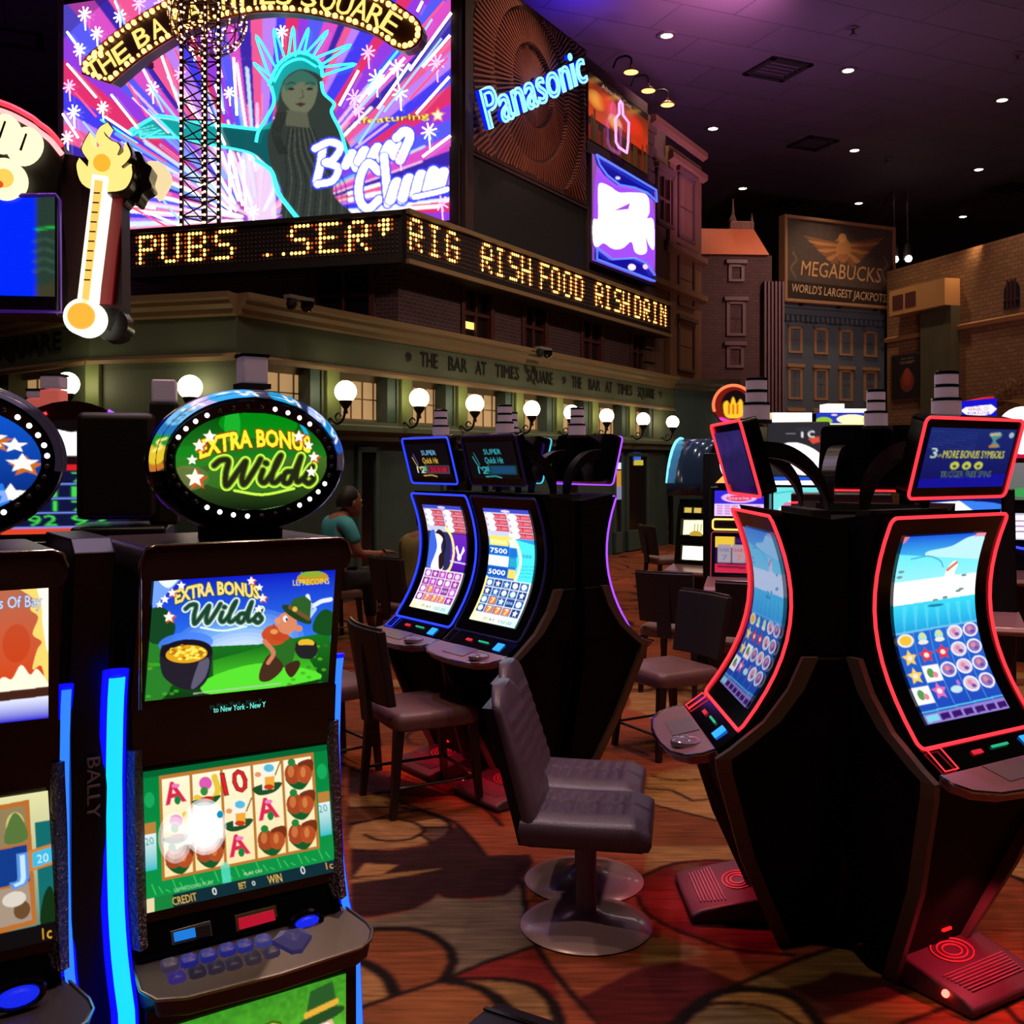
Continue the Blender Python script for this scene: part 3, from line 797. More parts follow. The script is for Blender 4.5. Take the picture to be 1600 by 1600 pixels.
# eagle billboard
A2 = A + Vector((math.cos(rz), math.sin(rz), 0)) * .03 + Vector((math.sin(rz), -math.cos(rz), 0)) * .35
eb = thing('jackpot_billboard', 'large framed billboard with golden eagle above the blue grey building', 'billboard', A2, rz)
Yb = 29.7
W_, z0, z1 = 3.98, 6.45, 8.78
cv = Cv(330, 200, [(1217, 347), (1377, 365), (1380, 465), (1219, 452)], bg=C(74, 60, 52))
cv.noise(.15, 12, 3)
GOLD = C(170, 116, 66); GOLDD = C(128, 84, 48)
cv.poly([(1219, 428), (1380, 445), (1380, 465), (1219, 452)], C(40, 24, 18))
for sgn in (-1, 1):
    for k in range(7):
        x0 = 1304 + sgn * 8; y0 = 384 + k * 2.6
        tip = (1304 + sgn * (62 - k * 7), 370 + k * 6 + (4 if sgn > 0 else 0))
        cv.poly([(x0, y0 - 4), tip, (tip[0] - sgn * 6, tip[1] + 4), (x0, y0 + 5)], GOLD if k % 2 else GOLDD)
cv.ell(1304, 390, 11, 16, GOLD); cv.ell(1302, 374, 6, 6, C(190, 140, 84)); cv.poly([(1296, 374), (1290, 378), (1297, 378)], GOLD)
for k in range(5): cv.line([(1298 + k * 3, 396), (1295 + k * 4.5, 408)], 2, GOLDD)
for sx in (1228, 1366):
    cv.line([(sx, 392 + (8 if sx > 1300 else 0)), (sx + 5, 402 + (8 if sx > 1300 else 0)), (sx - 3, 412 + (8 if sx > 1300 else 0)), (sx + 4, 424 + (8 if sx > 1300 else 0))], 3, C(110, 86, 62), smooth=True)
cv.text('MEGABUCKS', 1240, 421.5, 20, C(66, 44, 30), 122, 5.6, off=.03)
cv.text('MEGABUCKS', 1240, 421.5, 20, C(196, 150, 96), 122, 5.6)
cv.text("WORLD'S LARGEST JACKPOTS!", 1226, 443, 11, C(206, 170, 120), 147, 6.4)
picture('painted_board', quad((0, -.02, z1), (W_, -.02, z1), (W_, -.02, z0), (0, -.02, z0)), cv, 300, 190, eb, print_mat())
MB().box(0, W_, 0, .2, z0, z1).build('backing', WOOD, eb)
f = MB()
for q in ((-.1, 0, z0 - .1, z1 + .1), (W_, W_ + .1, z0 - .1, z1 + .1)): f.box(q[0], q[1], -.08, .22, q[2], q[3])
f.box(0, W_, -.08, .22, z1, z1 + .1).box(0, W_, -.08, .22, z0 - .1, z0)
f.build('frame', TANW, eb, bevel=.02)
f = MB()
for x in (.6, 2.0, 3.4): f.box(x - .05, x + .05, .22, .35, 6.3, 8.2).box(x - .05, x + .05, .0, .3, 6.3, z0 - .05)
f.build('strut', DCHROME, eb)

# stone hall at the right with souvenir arch
HALL = brick_mat('warm_stone_blocks', (138, 100, 62), (120, 86, 54), (96, 68, 44), 2.0)
A3 = PX(1386, 600, 31.0); B3 = PX(1640, 600, 25.0)
A, rz, L = seg((A3.x, A3.y), (B3.x, B3.y))
hl = thing('stone_hall', 'warm lit stone hall front at the far right with arched window', 'building', A, rz)
def hx(px):   # distance along the wall seen at column px
    a = (px - 800) / 1600; d = Vector((math.cos(rz), math.sin(rz))); 
    t = (a * A.y - A.x) / (d.x - a * d.y); return t
def hY(px): return A.y + hx(px) * math.sin(rz)
def hz(px, py): return H + (725 - py) / 1600 * hY(px)
MB().box(0, L + 3, 0, 1, 0, hz(1560, 375)).build('wall_face', HALL, hl)
MB().box(hx(1412), hx(1500), -.5, 0, hz(1440, 490), hz(1440, 450)).build('balcony_band', mat('hall_tan_plaster', (168, 122, 70), .7, noise=(2, .1)), hl)
f = MB()
for pa, pb in ((1418, 1434), (1438, 1454)): f.box(hx(pa), hx(pb), -.52, -.49, hz(1420, 486), hz(1420, 464))
f.build('band_recess', WOOD, hl)
MB().prism([(0, 0), (-.08, 0), (-.12, .1), (0, .16)], 0, L + 3, 'x', Matrix.Translation((0, 0, hz(1560, 505)))).build('string_course', MATS['hall_tan_plaster'], hl)
x0, x1 = hx(1570), hx(1594); zb0, zt = hz(1580, 482), hz(1580, 455)
ar = [(x0, zb0), (x1, zb0), (x1, zt)] + [((x0 + x1) / 2 + (x1 - x0) / 2 * math.cos(t), zt + (x1 - x0) / 2 * math.sin(t)) for t in np.linspace(0.2, PI - .2, 9)] + [(x0, zt)]
wf = MB().prism(ar, -.03, .05, 'y').build('arched_window', mat('teal_dark_pane', (26, 40, 42), .2), hl)
f = MB()
for k in range(1, 4): f.box(x0 + (x1 - x0) * k / 4 - .02, x0 + (x1 - x0) * k / 4 + .02, -.06, -.02, zb0, zt + .3)
f.box(x0, x1, -.06, -.02, (zb0 + zt) / 2 - .02, (zb0 + zt) / 2 + .02); f.build('muntins', WOOD, wf)
# green corner pier
MB().box(hx(1452), hx(1500), -.3, 0, 0, hz(1440, 490)).build('corner_pier', mat('olive_stone', (70, 66, 40), .85, noise=(2, .2)), hl)
for px, ch, rot, dy in ((1560, 'S', 38, 0), (1569, 'O', 35, -6), (1578, 'U', 31, -11), (1588, 'V', 27, -16), (1598, 'E', 22, -20), (1607, 'N', 18, -23), (1617, 'I', 12, -25), (1624, 'R', 8, -26)):
    mm = MB().text(ch, .26, Matrix.Translation((hx(px), -.06, hz(px, 621 + dy))) @ Matrix.Rotation(R(-rot) * -1, 4, 'Y').inverted() @ Matrix.Rotation(R(90), 4, 'X'), .04)
    mm.build('sign_letter', mat('dull_gold_letters', (150, 120, 80), .5, .3), hl)
cn = MB().loft([[(hx(1605) + 1.5 * k * math.cos(t), y, 2.55 + .75 * k * math.sin(t)) for t in np.linspace(0, PI, 15)] for k, y in ((1, -.05), (.88, -.9))], close=False)
cn.build('canopy', mat('brass_canopy', (150, 108, 56), .35, .6), hl)
spot('hall_uplight', (16.5, 23.0, 3.2), (16.6, 27.6, 6), (1.0, .62, .32), 150, 100, .9, .2)
spot('hall_downlight', (12.4, 27.2, 7.6), (12.0, 30.5, 3.8), (1.0, .62, .32), 110, 80, .9, .2)
# poster on the hall wall
ps = thing('movie_poster', 'dark framed poster with red glow on the stone hall wall', 'poster', (A.x + math.cos(rz) * hx(1396) + math.sin(rz) * .06, A.y + math.sin(rz) * hx(1396) - math.cos(rz) * .06, 0), rz)
pw = hx(1448) - hx(1396); pz0, pz1 = hz(1420, 626), hz(1420, 552)
cv = Cv(60, 90, bg=C(22, 12, 12)); cv.ell(.5, .6, .22, .24, C(120, 44, 30)); cv.ell(.5, .5, .13, .2, C(150, 60, 36)); cv.text('THIS MONTH', .3, .1, .04, C(150, 130, 110), .4); cv.text('TONIGHT', .25, .2, .06, C(160, 130, 110), .5)
picture('poster_sheet', quad((.05, -.03, pz1 - .05), (pw - .05, -.03, pz1 - .05), (pw - .05, -.03, pz0 + .05), (.05, -.03, pz0 + .05)), cv, 50, 70, ps, print_mat())
MB().box(0, pw, -.028, .05, pz0, pz1).build('frame', WOOD, ps)

# ceiling fixtures
LAMPG = neon('downlight_lens', (255, 236, 214), 14, False)
TRIMM = mat('downlight_trim', (90, 78, 84), .4, .4)
VENTM = mat('vent_black', (16, 12, 17), .6)
proto = None
where = {(0, 0): 'above the pink lit ceiling patch, nearest the neon billboard', (1, 0): 'upper middle of the dark ceiling', (2, 0): 'at the upper right of the ceiling near the frame edge',
         (0, 1): 'over the stone building', (1, 1): 'mid ceiling above the eagle billboard', (2, 1): 'right ceiling above the hall, second in its column',
         (0, 2): 'just above the spire of the red building', (1, 2): 'directly over the eagle billboard frame', (2, 2): 'right ceiling over the stone hall front'}
for (i, j), wtxt in where.items():
    x, y, z = dl(i, j)
    if proto is None:
        d = thing('ceiling_downlight', '', 'downlight', (x, y, z), 0, 'ceiling downlights')
        MB().lathe([(.2, 0), (.2, -.03), (.13, -.035), (.12, -.0)], 24).build('trim_ring', TRIMM, d, smooth=40)
        MB().lathe([(.0, -.012), (.115, -.012), (.115, -.03), (.06, -.05), (0, -.055)], 20).build('lamp_lens', LAMPG, d, smooth=60)
        proto = d
    else: d = copy_thing(proto, (x, y, z))
    d['label'] = 'round white downlight ' + wtxt
p = PX(1590, 370, 8.85 * 1600 / (725 - 370)); d = copy_thing(proto, p); d['label'] = 'round white downlight low at the right frame edge over the hall roof'
for k, (px, py) in enumerate(((1397, 407), (1418, 406))):
    t = thing('track_spotlight', ('left' if k == 0 else 'right') + ' lamp of the close pair of small spotlights beside the eagle billboard', 'spotlight', PX(px, py, 33), 0, 'small paired spotlights')
    MB().lathe([(.0, .5), (.09, .5), (.12, .3), (.13, .0), (.1, 0), (.0, .02)], 14).build('can', TRIMM, t, smooth=40)
    MB().sphere((0, -.08, .02), .11, 12, 8).build('lamp_lens', LAMPG, t, smooth=60)
    MB().box(-.02, .02, -.02, .02, .5, CEIL - PX(px, py, 33).z).build('stem', TRIMM, t)
vp = None
for (px, py, w2, txt) in ((1215, 107, .55, 'square black ceiling vent nearest, right of the pink lit patch'), (1270, 223, .5, 'faint black ceiling vent between two rows of downlights'),
                      (1225, 318, .5, 'dim flat ceiling vent above the eagle billboard'), (1576, 293, .5, 'brown ceiling vent over the hall at the right edge'),
                      (25, 58, .5, 'black ceiling vent at the upper left corner')):
    Y = 8.85 * 1600 / (725 - py); c = PX(px, py, Y)
    t = thing('ceiling_vent', txt, 'vent', (c.x, c.y, CEIL), R(23.3), 'ceiling vents')
    f = MB()
    for q in ((-w2, -w2 + .12, -w2, w2), (w2 - .12, w2, -w2, w2), (-w2, w2, -w2, -w2 + .12), (-w2, w2, w2 - .12, w2)): f.box(q[0], q[1], q[2], q[3], -.05, 0)
    f.build('frame', VENTM, t)
    f = MB()
    for k in range(5): f.box(-w2 + .12, w2 - .12, -w2 + .2 + k * .17, -w2 + .24 + k * .17, -.04, 0)
    f.build('louver', mat('vent_grey', (44, 34, 44), .6), t)
# small sprinkler heads
for px, py, txt in ((1333, 42, 'tiny dark sprinkler head in the upper ceiling'), (1590, 82, 'pale sprinkler head at the upper right frame edge'), (1388, 247, 'small pale sprinkler head beside the middle downlight')):
    Y = 8.85 * 1600 / (725 - py); c = PX(px, py, Y)
    t = thing('sprinkler_head', txt, 'sprinkler', (c.x, c.y, CEIL), 0, 'ceiling sprinklers')
    MB().lathe([(.1, 0), (.1, -.03), (.03, -.05), (.03, -.14), (.08, -.16), (.08, -.18), (0, -.18)], 12).build('head', TRIMM, t, smooth=40)

# ---------------------------------------------------------------- signs on the bar building
def toPX(P):
    return (800 + P[0] / P[1] * 1600, 725 - (P[2] - H) / P[1] * 1600)

# big lit billboard on the left face
LR = Vector((-.873, 14.7, 0)); LU = Vector((.961, -.276, 0)); LN = Vector((-.276, -.961, 0)); LW = 6.62
LO = LR - LU * LW
LRZ = math.atan2(LU.y, LU.x)
LZ0, LZ1 = 5.15, 9.06
def bt(px, out=0.0):
    """distance along the billboard of what is seen at column px"""
    a = (px - 800) / 1600; O = LO + LN * out
    return (a * O.y - O.x) / (LU.x - a * LU.y)
def bP(px, py, out=0.0):
    t = bt(px, out); Y = (LO + LN * out + LU * t).y
    return Vector((t, -out, H + (725 - py) / 1600 * Y))
bill = thing('neon_billboard', 'huge glowing billboard with crowned woman and radiating neon streaks', 'billboard', LO, LRZ)
cn = [toPX(LO + LU * t + Vector((0, 0, z))) for t, z in ((0, LZ1), (LW, LZ1), (LW, LZ0), (0, LZ0))]
cv = Cv(620, 400, cn, bg=C(60, 30, 190), ss=1)
rg = random.Random(3)
cx, cy = 405, 345
pal = [C(70, 60, 240), C(225, 50, 110), C(150, 60, 225), C(90, 90, 245), C(220, 80, 200), C(60, 40, 170), C(240, 90, 150), C(190, 130, 245)]
ang = -200.0; i = 0
while ang < 20:
    d = rg.uniform(1.6, 4.2)
    if ang < -100 and ang > -168: d *= 1.4
    cv.poly([(cx, cy), (cx + 900 * math.cos(R(ang)), cy + 900 * math.sin(R(ang))), (cx + 900 * math.cos(R(ang + d)), cy + 900 * math.sin(R(ang + d)))], pal[i % len(pal)] * 1.05)
    ang += d; i += 1
# dark areas at the outer left edge
cv.poly([(100, -60), (240, -60), (120, 40), (100, 60)], C(70, 25, 90), .5)
# bright fans near the bottom, the neon's white glow painted into the artwork
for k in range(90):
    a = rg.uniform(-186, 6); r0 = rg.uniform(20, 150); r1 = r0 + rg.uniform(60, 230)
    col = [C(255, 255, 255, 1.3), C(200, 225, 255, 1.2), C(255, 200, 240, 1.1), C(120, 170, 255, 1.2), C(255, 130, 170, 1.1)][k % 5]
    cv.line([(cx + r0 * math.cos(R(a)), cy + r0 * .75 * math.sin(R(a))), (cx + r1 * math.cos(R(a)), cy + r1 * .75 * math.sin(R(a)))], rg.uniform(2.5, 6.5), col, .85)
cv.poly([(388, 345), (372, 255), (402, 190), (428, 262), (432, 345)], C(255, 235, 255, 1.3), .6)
# woman: outstretched arm, hair, robe, face
TEAL = C(20, 165, 165); TEALD = C(14, 92, 98)
cv.poly(spline([(198, 207), (225, 190), (250, 181), (290, 188), (340, 195), (400, 202), (428, 190), (440, 235), (424, 262), (395, 238), (350, 232), (300, 222), (262, 214), (230, 216)], 6, True), TEAL)
cv.poly(spline([(350, 197), (400, 202), (430, 205), (430, 240), (424, 262), (396, 240), (360, 234)], 5, True), TEALD)
cv.line([(225, 190), (250, 184), (290, 190), (345, 197)], 2.5, C(170, 255, 255, 1.2), smooth=True)
for k in range(4): cv.line([(205 + k * 5, 205 + k * 2), (240 + k * 6, 196 + k * 4)], 1.6, C(120, 250, 250, 1.1))
cv.poly(spline([(424, 130), (440, 95), (470, 82), (500, 100), (506, 140), (518, 160), (530, 200), (548, 240), (520, 300), (560, 350), (450, 350), (440, 300), (424, 262), (418, 215), (432, 170)], 6, True), C(52, 60, 56))
cv.poly(spline([(426, 128), (440, 98), (470, 84), (498, 100), (504, 140), (500, 118), (470, 108), (444, 124), (432, 160)], 6, True), TEAL)
cv.poly(spline([(445, 128), (470, 112), (494, 126), (494, 152), (484, 172), (466, 182), (450, 168), (440, 150)], 6, True), C(112, 116, 92))
cv.poly(spline([(445, 126), (470, 110), (495, 124), (490, 136), (470, 128), (448, 142)], 6, True), C(60, 110, 96))
cv.poly([(448, 172), (480, 176), (484, 200), (446, 196)], C(96, 98, 80))
for ex in (455, 484): cv.ell(ex, 139, 5, 2.2, C(36, 34, 32)); cv.line([(ex - 7, 132), (ex, 129), (ex + 7, 131)], 1.6, C(40, 44, 40), smooth=True)
cv.line([(472, 140), (474, 152), (468, 154)], 1.4, C(70, 70, 58)); cv.poly([(460, 162), (470, 160), (479, 162), (470, 167)], C(70, 48, 44))
for k in range(13):
    x = 436 + k * 7
    cv.line([(452 + k * 3, 200), (446 + k * 5, 240), (448 + k * 7.5, 285), (x + k * 2, 345)], 1.4, C(88, 88, 78) if k % 2 else C(34, 36, 36), smooth=True)
for k in range(5): cv.line([(432 + k * 4, 176), (426 + k * 3, 210), (436 + k * 3, 240)], 1.5, C(30, 34, 34), smooth=True)
# featuring + star
cv.text('featuring', 566, 193, 9.5, C(90, 20, 10), 105, -4.5, off=.05); cv.text('featuring', 566, 193, 9.5, C(255, 225, 90, 1.5), 105, -4.5)
cv.star(684, 180, 13, C(255, 120, 30, 1.1)); cv.star(684, 180, 9, C(255, 240, 190, 1.6))
# overexposed white script lettering
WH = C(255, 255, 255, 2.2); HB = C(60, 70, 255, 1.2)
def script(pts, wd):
    cv.line(pts, wd * 1.35 + 6, HB, .8, smooth=True)  # blue halo of the script's glow, painted under the white strokes
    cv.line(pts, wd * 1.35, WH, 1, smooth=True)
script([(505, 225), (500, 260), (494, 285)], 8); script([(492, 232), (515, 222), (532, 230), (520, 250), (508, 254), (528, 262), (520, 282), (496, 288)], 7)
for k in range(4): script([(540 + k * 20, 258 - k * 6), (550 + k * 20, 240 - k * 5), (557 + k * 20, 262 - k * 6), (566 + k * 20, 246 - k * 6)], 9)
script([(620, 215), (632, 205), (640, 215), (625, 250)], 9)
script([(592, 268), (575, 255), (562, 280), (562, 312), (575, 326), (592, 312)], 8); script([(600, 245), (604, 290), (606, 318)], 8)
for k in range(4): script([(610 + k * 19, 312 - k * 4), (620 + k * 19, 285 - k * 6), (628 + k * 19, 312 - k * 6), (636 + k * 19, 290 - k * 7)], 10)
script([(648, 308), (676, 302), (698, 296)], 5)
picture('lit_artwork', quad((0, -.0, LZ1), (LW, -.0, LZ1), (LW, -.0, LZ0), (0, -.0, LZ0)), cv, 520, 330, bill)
MB().box(0, LW, .01, .3, LZ0, LZ1).build('cabinet', MATTE, bill)
MB().box(LW, LW + .22, -.02, .35, 4.9, 9.3).build('side_post', SIGNW, bill)
MB().box(-.1, 0, -.02, .35, 4.9, 9.2).build('edge_trim', SIGNW, bill)
MB().box(-.1, LW, .02, .35, 4.4, LZ0).build('base_panel', SIGNW, bill)
# neon tubes standing off the artwork
NW = neon('white', (255, 250, 255), 3.2, False); NP = neon('pink', (255, 150, 235), 2.6, False); NC = neon('cyan', (60, 255, 250), 1.8, False)
NB = neon('blue', (110, 150, 255), 2.6, False); NR = neon('red', (255, 60, 90), 2.4, False)
def ray(m, x0, y0, x1, y1, r=.018): m.tube([bP(x0, y0, .06), bP(x1, y1, .06)], r, 6)
rayl = []
for L_, q in ((((105, 50, 128, 82), (105, 100, 150, 152), (98, 178, 122, 215), (180, 2, 185, 14), (174, 148, 215, 200), (252, 86, 285, 178), (222, 105, 235, 130), (300, 75, 305, 95), (365, 90, 370, 180),
         (705, 20, 640, 110), (703, 55, 660, 105), (702, 120, 650, 178), (704, 212, 660, 245), (660, 2, 652, 18), (640, 100, 590, 170), (610, 95, 560, 160), (560, 110, 530, 165), (380, 250, 384, 330), (358, 240, 360, 335), (225, 330, 280, 352)), NW),
       (((180, 0, 198, 45), (225, 110, 255, 175), (340, 100, 350, 178), (690, 60, 600, 175), (600, 165, 560, 225), (230, 282, 285, 350), (130, 190, 150, 215), (675, 30, 655, 60)), NB),
       (((198, 128, 230, 182), (274, 78, 288, 110), (694, 2, 660, 42), (700, 90, 640, 155), (208, 325, 262, 355), (118, 145, 150, 182)), NR)):
    rayl += [(r_, q) for r_ in L_]
for k in range(62):
    a = rg.choice([rg.uniform(-190, -103), rg.uniform(-52, -12)]); r0 = rg.uniform(120, 250) if a < -100 else rg.uniform(150, 280); r1 = r0 + rg.uniform(30, 90)
    x0, y0, x1, y1 = cx + r0 * math.cos(R(a)), cy + r0 * math.sin(R(a)), cx + r1 * math.cos(R(a)), cy + r1 * math.sin(R(a))
    if y1 < -8 or not (104 < x1 < 700) or (420 < x0 < 560) or y0 > 340 or (x0 > 560 and y0 > 185): continue
    rayl.append(((x0, y0, x1, y1), (NW, NW, NB, NP, NR, NC)[k % 6]))
for k in range(16):
    a = rg.uniform(-180, -98) if k < 13 else rg.uniform(-200, -175); r0 = rg.uniform(30, 60); r1 = r0 + rg.uniform(60, 120)
    x0, y0, x1, y1 = cx - 20 + r0 * math.cos(R(a)), cy + 4 + r0 * .7 * math.sin(R(a)), cx - 20 + r1 * math.cos(R(a)), cy + 4 + r1 * .7 * math.sin(R(a))
    if y0 > 342 or y1 > 342 or x1 < 210: continue
    rayl.append(((x0, y0, x1, y1), (NW, NP, NW)[k % 3]))
for r_, q in rayl:
    m = MB(); ray(m, *r_, .02 if q is NW else .016); m.build('neon_ray', q, bill, smooth=60)
bst = None
for (x, y, r) in ((132, 22, 13), (151, 52, 12), (187, 25, 12), (124, 78, 12), (108, 135, 12), (115, 175, 13), (160, 168, 11), (238, 138, 12), (281, 115, 11), (217, 5, 13), (250, 2, 12), (105, 215, 12), (358, 145, 10),
                  (575, 82, 12), (588, 122, 14), (620, 105, 12), (553, 152, 13), (625, 145, 13), (682, 98, 14), (670, 205, 13), (690, 318, 12), (625, 245, 10), (395, 330, 11), (560, 172, 10), (440, 50, 11)):
    m = MB(); c = bP(x, y, .05)
    for k in range(8):
        d = Vector((math.cos(k * PI / 4 + .2), 0, math.sin(k * PI / 4 + .2))); L_ = r * .0094
        m.tube([c + d * .02, c + d * L_], .012, 5)
    m.tube([c, c + Vector((.02, 0, -r * .02))], .012, 5)
    m.build('neon_burst', NW if (x + y) % 3 else NP, bill, smooth=60)
# teal outlines of the figure and the crown
def nline(pts, m, r=.025, out=.05, closed=False): m.tube([bP(x, y, out) for x, y in spline(pts, 5, closed)], r, 6)
m = MB()
nline([(420, 134), (436, 100), (468, 82), (498, 96), (504, 120)], m); nline([(428, 128), (444, 102), (470, 92), (494, 104)], m, .02)
nline([(502, 128), (506, 146), (522, 162), (518, 176), (532, 205), (542, 240)], m)
nline([(424, 135), (428, 160), (416, 185), (404, 205), (400, 222)], m)
nline([(400, 250), (424, 268), (434, 300), (452, 325), (468, 345)], m, .035)
nline([(400, 202), (350, 196), (300, 190), (250, 181), (228, 190), (200, 207)], m); nline([(232, 214), (275, 215), (330, 226), (388, 238), (402, 250)], m, .02)
nline([(200, 207), (208, 200), (206, 212), (218, 205), (222, 216), (250, 203)], m, .014)
for (bx_, by_, tx, ty) in ((424, 126, 396, 98), (426, 112, 400, 55), (440, 96, 428, 45), (456, 88, 458, 42), (470, 84, 482, 44), (482, 88, 512, 48), (494, 98, 548, 70), (500, 112, 556, 100)):
    dx, dy = (ty - by_) * .1, -(tx - bx_) * .1
    nline([(bx_ - dx * 1.2, by_ - dy * 1.2), (tx, ty), (bx_ + dx * 1.2, by_ + dy * 1.2)], m, .018)
m.build('neon_figure_outline_pattern', NC, bill, smooth=60)

# arched sign with bulbs
arch = thing('arched_bulb_sign', 'arched brown sign with gold letters and bulb border over the neon billboard', 'sign', LO + LN * .55, LRZ)
path = spline([(165, 113), (215, 72), (275, 35), (340, 10), (410, -3), (480, -1), (545, 12), (600, 32), (637, 56)], 8)
def aP(px, py, o=0): p = bP(px, py, .55 + o); return Vector((p.x, -o, p.z))
up, dn = [], []
for i, p in enumerate(path):
    a = path[max(i - 1, 0)]; b = path[min(i + 1, len(path) - 1)]; d = np.array(b) - np.array(a); d = d / np.linalg.norm(d); n = np.array((d[1], -d[0]))
    up.append(tuple(np.array(p) + n * 27)); dn.append(tuple(np.array(p) - n * 27))
def cap(c, a0, a1): return [(c[0] + 27 * math.cos(R(t)), c[1] + 27 * math.sin(R(t))) for t in np.linspace(a0, a1, 8)]
outl = up + cap(path[-1], -58, 122)[1:-1] + dn[::-1] + cap(path[0], 141, 321)[1:-1]
pl = [aP(*p) for p in outl]
n_ = len(pl)
MB().add([(p.x, y, p.z) for y in (-.12, .1) for p in pl], [tuple(range(n_)), tuple(range(n_, 2 * n_))] + [(i, (i + 1) % n_, n_ + (i + 1) % n_, n_ + i) for i in range(n_)]).build('sign_body', mat('sign_brown', (58, 26, 18), .5), arch)
MB().tube([(p.x, -.13, p.z) for p in pl], .025, 6, True).build('rim', mat('sign_gold_rim', (150, 90, 40), .35, .7), arch, smooth=60)
GB = neon('gold_bulb', (255, 190, 100), 3.6, False); GL = neon('gold_letter', (255, 206, 110), 1.5, False)
m = MB(); acc = 0; k = 0
for i in range(n_):
    a, b = np.array(outl[i]), np.array(outl[(i + 1) % n_]); d = np.linalg.norm(b - a)
    while acc < d:
        q = a + (b - a) * acc / d
        cpt2 = np.array(min(path, key=lambda p: (p[0] - q[0]) ** 2 + (p[1] - q[1]) ** 2)); q = q + (cpt2 - q) * .16
        P3 = aP(*q); m.sphere((P3.x, -.15, P3.z), .042 if k % 3 else .026, 8, 6); k += 1
        acc += 11
    acc -= d
m.build('border_bulb_pattern', GB, arch, smooth=80, kind='stuff')
m = MB()
for ch, px, py in (('T', 155, 116), ('H', 175, 103), ('E', 197, 86), ('B', 229, 66), ('A', 254, 50), ('R', 283, 33), ('A', 310, 20), ('T', 330, 13), ('T', 356, 6), ('I', 372, 2), ('M', 396, -1), ('E', 426, -2), ('S', 452, -2), ('S', 491, 1), ('Q', 519, 6), ('U', 545, 13), ('A', 570, 22), ('R', 594, 31), ('E', 617, 42)):
    i = min(range(len(path)), key=lambda q: abs(path[q][0] - px)); a = path[max(i - 1, 0)]; b = path[min(i + 1, len(path) - 1)]
    pa, pb = aP(*a), aP(*b); th = math.atan2(pb.z - pa.z, pb.x - pa.x)
    c = aP(*path[i])
    c = aP(px, path[i][1])
    M_ = Matrix.Translation((c.x, -.125, c.z)) @ Matrix.Rotation(-th, 4, 'Y') @ Matrix.Rotation(R(90), 4, 'X') @ Matrix.Translation((0, -.15, 0))
    m.text(ch, .3, M_, .03, width=.24 if ch not in 'I' else .06, align='CENTER')
m.build('gold_lettering', GL, arch)
f = MB()
for px in (200, 430, 600):
    i = min(range(len(path)), key=lambda q: abs(path[q][0] - px)); c = aP(*path[i]); f.box(c.x - .04, c.x + .04, .1, .56, c.z - .04, c.z + .04)
f.build('wall_bracket', DCHROME, arch)

# lattice mast with the globe of bulbs
mast = thing('lattice_light_mast', 'tall lattice mast strung with bulbs carrying a wire globe in front of the billboard', 'light mast', (-4.52, 14.95, 4.4), 0)
MS = mat('mast_dark_steel', (48, 26, 34), .4, .6)
Ht = 9.3 - 4.4
legs = [(-.27, -.1), (.27, -.1), (-.05, .22), (.12, -.25)]
for (x, y) in legs:
    MB().tube([(x, y, 0), (x, y, Ht)], .032, 6).build('mast_leg', MS, mast, smooth=60)
f = MB(); z = 0
while z < Ht - .3:
    for a, b in ((0, 1), (1, 2), (2, 0)):
        A_, B_ = legs[a], legs[b]
        f.tube([(A_[0], A_[1], z), (B_[0], B_[1], z + .28)], .012, 4).tube([(A_[0], A_[1], z), (B_[0], B_[1], z)], .012, 4)
    z += .28
f.build('lattice_bracing_pattern', MS, mast)
m = MB()
for (x, y) in legs:
    z = .05
    while z < Ht: m.sphere((x, y - .04, z), .02, 6, 4); z += .11
BULB = neon('mast_bulb', (255, 190, 150), 3.0, False)
m.build('bulb_string_pattern', BULB, mast, smooth=80, kind='stuff')
gl = MB(); gc = Vector((.08, 0, H + (725 - 28) / 1600 * 14.95 - 4.4)); gr = .55
for k in range(9):
    a = k * PI / 9
    gl.tube([gc + Vector((gr * math.cos(t) * math.cos(a), gr * math.cos(t) * math.sin(a), gr * math.sin(t))) for t in np.linspace(0, 2 * PI, 24)], .01, 4)
for el in (-50, -25, 0, 25, 50):
    gl.tube([gc + Vector((gr * math.cos(R(el)) * math.cos(t), gr * math.cos(R(el)) * math.sin(t), gr * math.sin(R(el)))) for t in np.linspace(0, 2 * PI, 24)], .01, 4)
gl.build('wire_globe', mat('globe_wire', (120, 80, 90), .3, .8), mast)
m = MB(); r2 = random.Random(4)
for k in range(190):
    v = Vector((r2.gauss(0, 1), r2.gauss(0, 1), r2.gauss(0, 1))).normalized() * gr
    m.sphere(gc + v, .017, 5, 4)
m.build('globe_bulb_pattern', BULB, mast, smooth=80, kind='stuff')

# scrolling letter sign (two runs meeting at the corner)
F57 = {'P': '11110 10001 10001 11110 10000 10000 10000', 'U': '10001 10001 10001 10001 10001 10001 01110', 'B': '11110 10001 10001 11110 10001 10001 11110',
       'S': '01111 10000 10000 01110 00001 00001 11110', 'E': '11111 10000 10000 11110 10000 10000 11111', 'R': '01110 10001 10001 11111 10100 10010 10001',
       'A': '01110 10001 10001 11111 10001 10001 10001', "'": '01100 11100 01100 01000 00000 00000 00000', 'I': '01110 00100 00100 00100 00100 00100 01110', 'G': '01110 10001 10000 10111 10001 10001 01110',
       'H': '10001 10001 10001 11111 10001 10001 10001', 'F': '11111 10000 10000 11110 10000 10000 10000', 'O': '01110 10001 10001 10001 10001 10001 01110',
       'D': '11110 10001 10001 10001 10001 10001 11110', 'N': '10001 11001 10101 10011 10001 10001 10001', '.': '00000 00000 00000 00000 00000 00000 00100'}
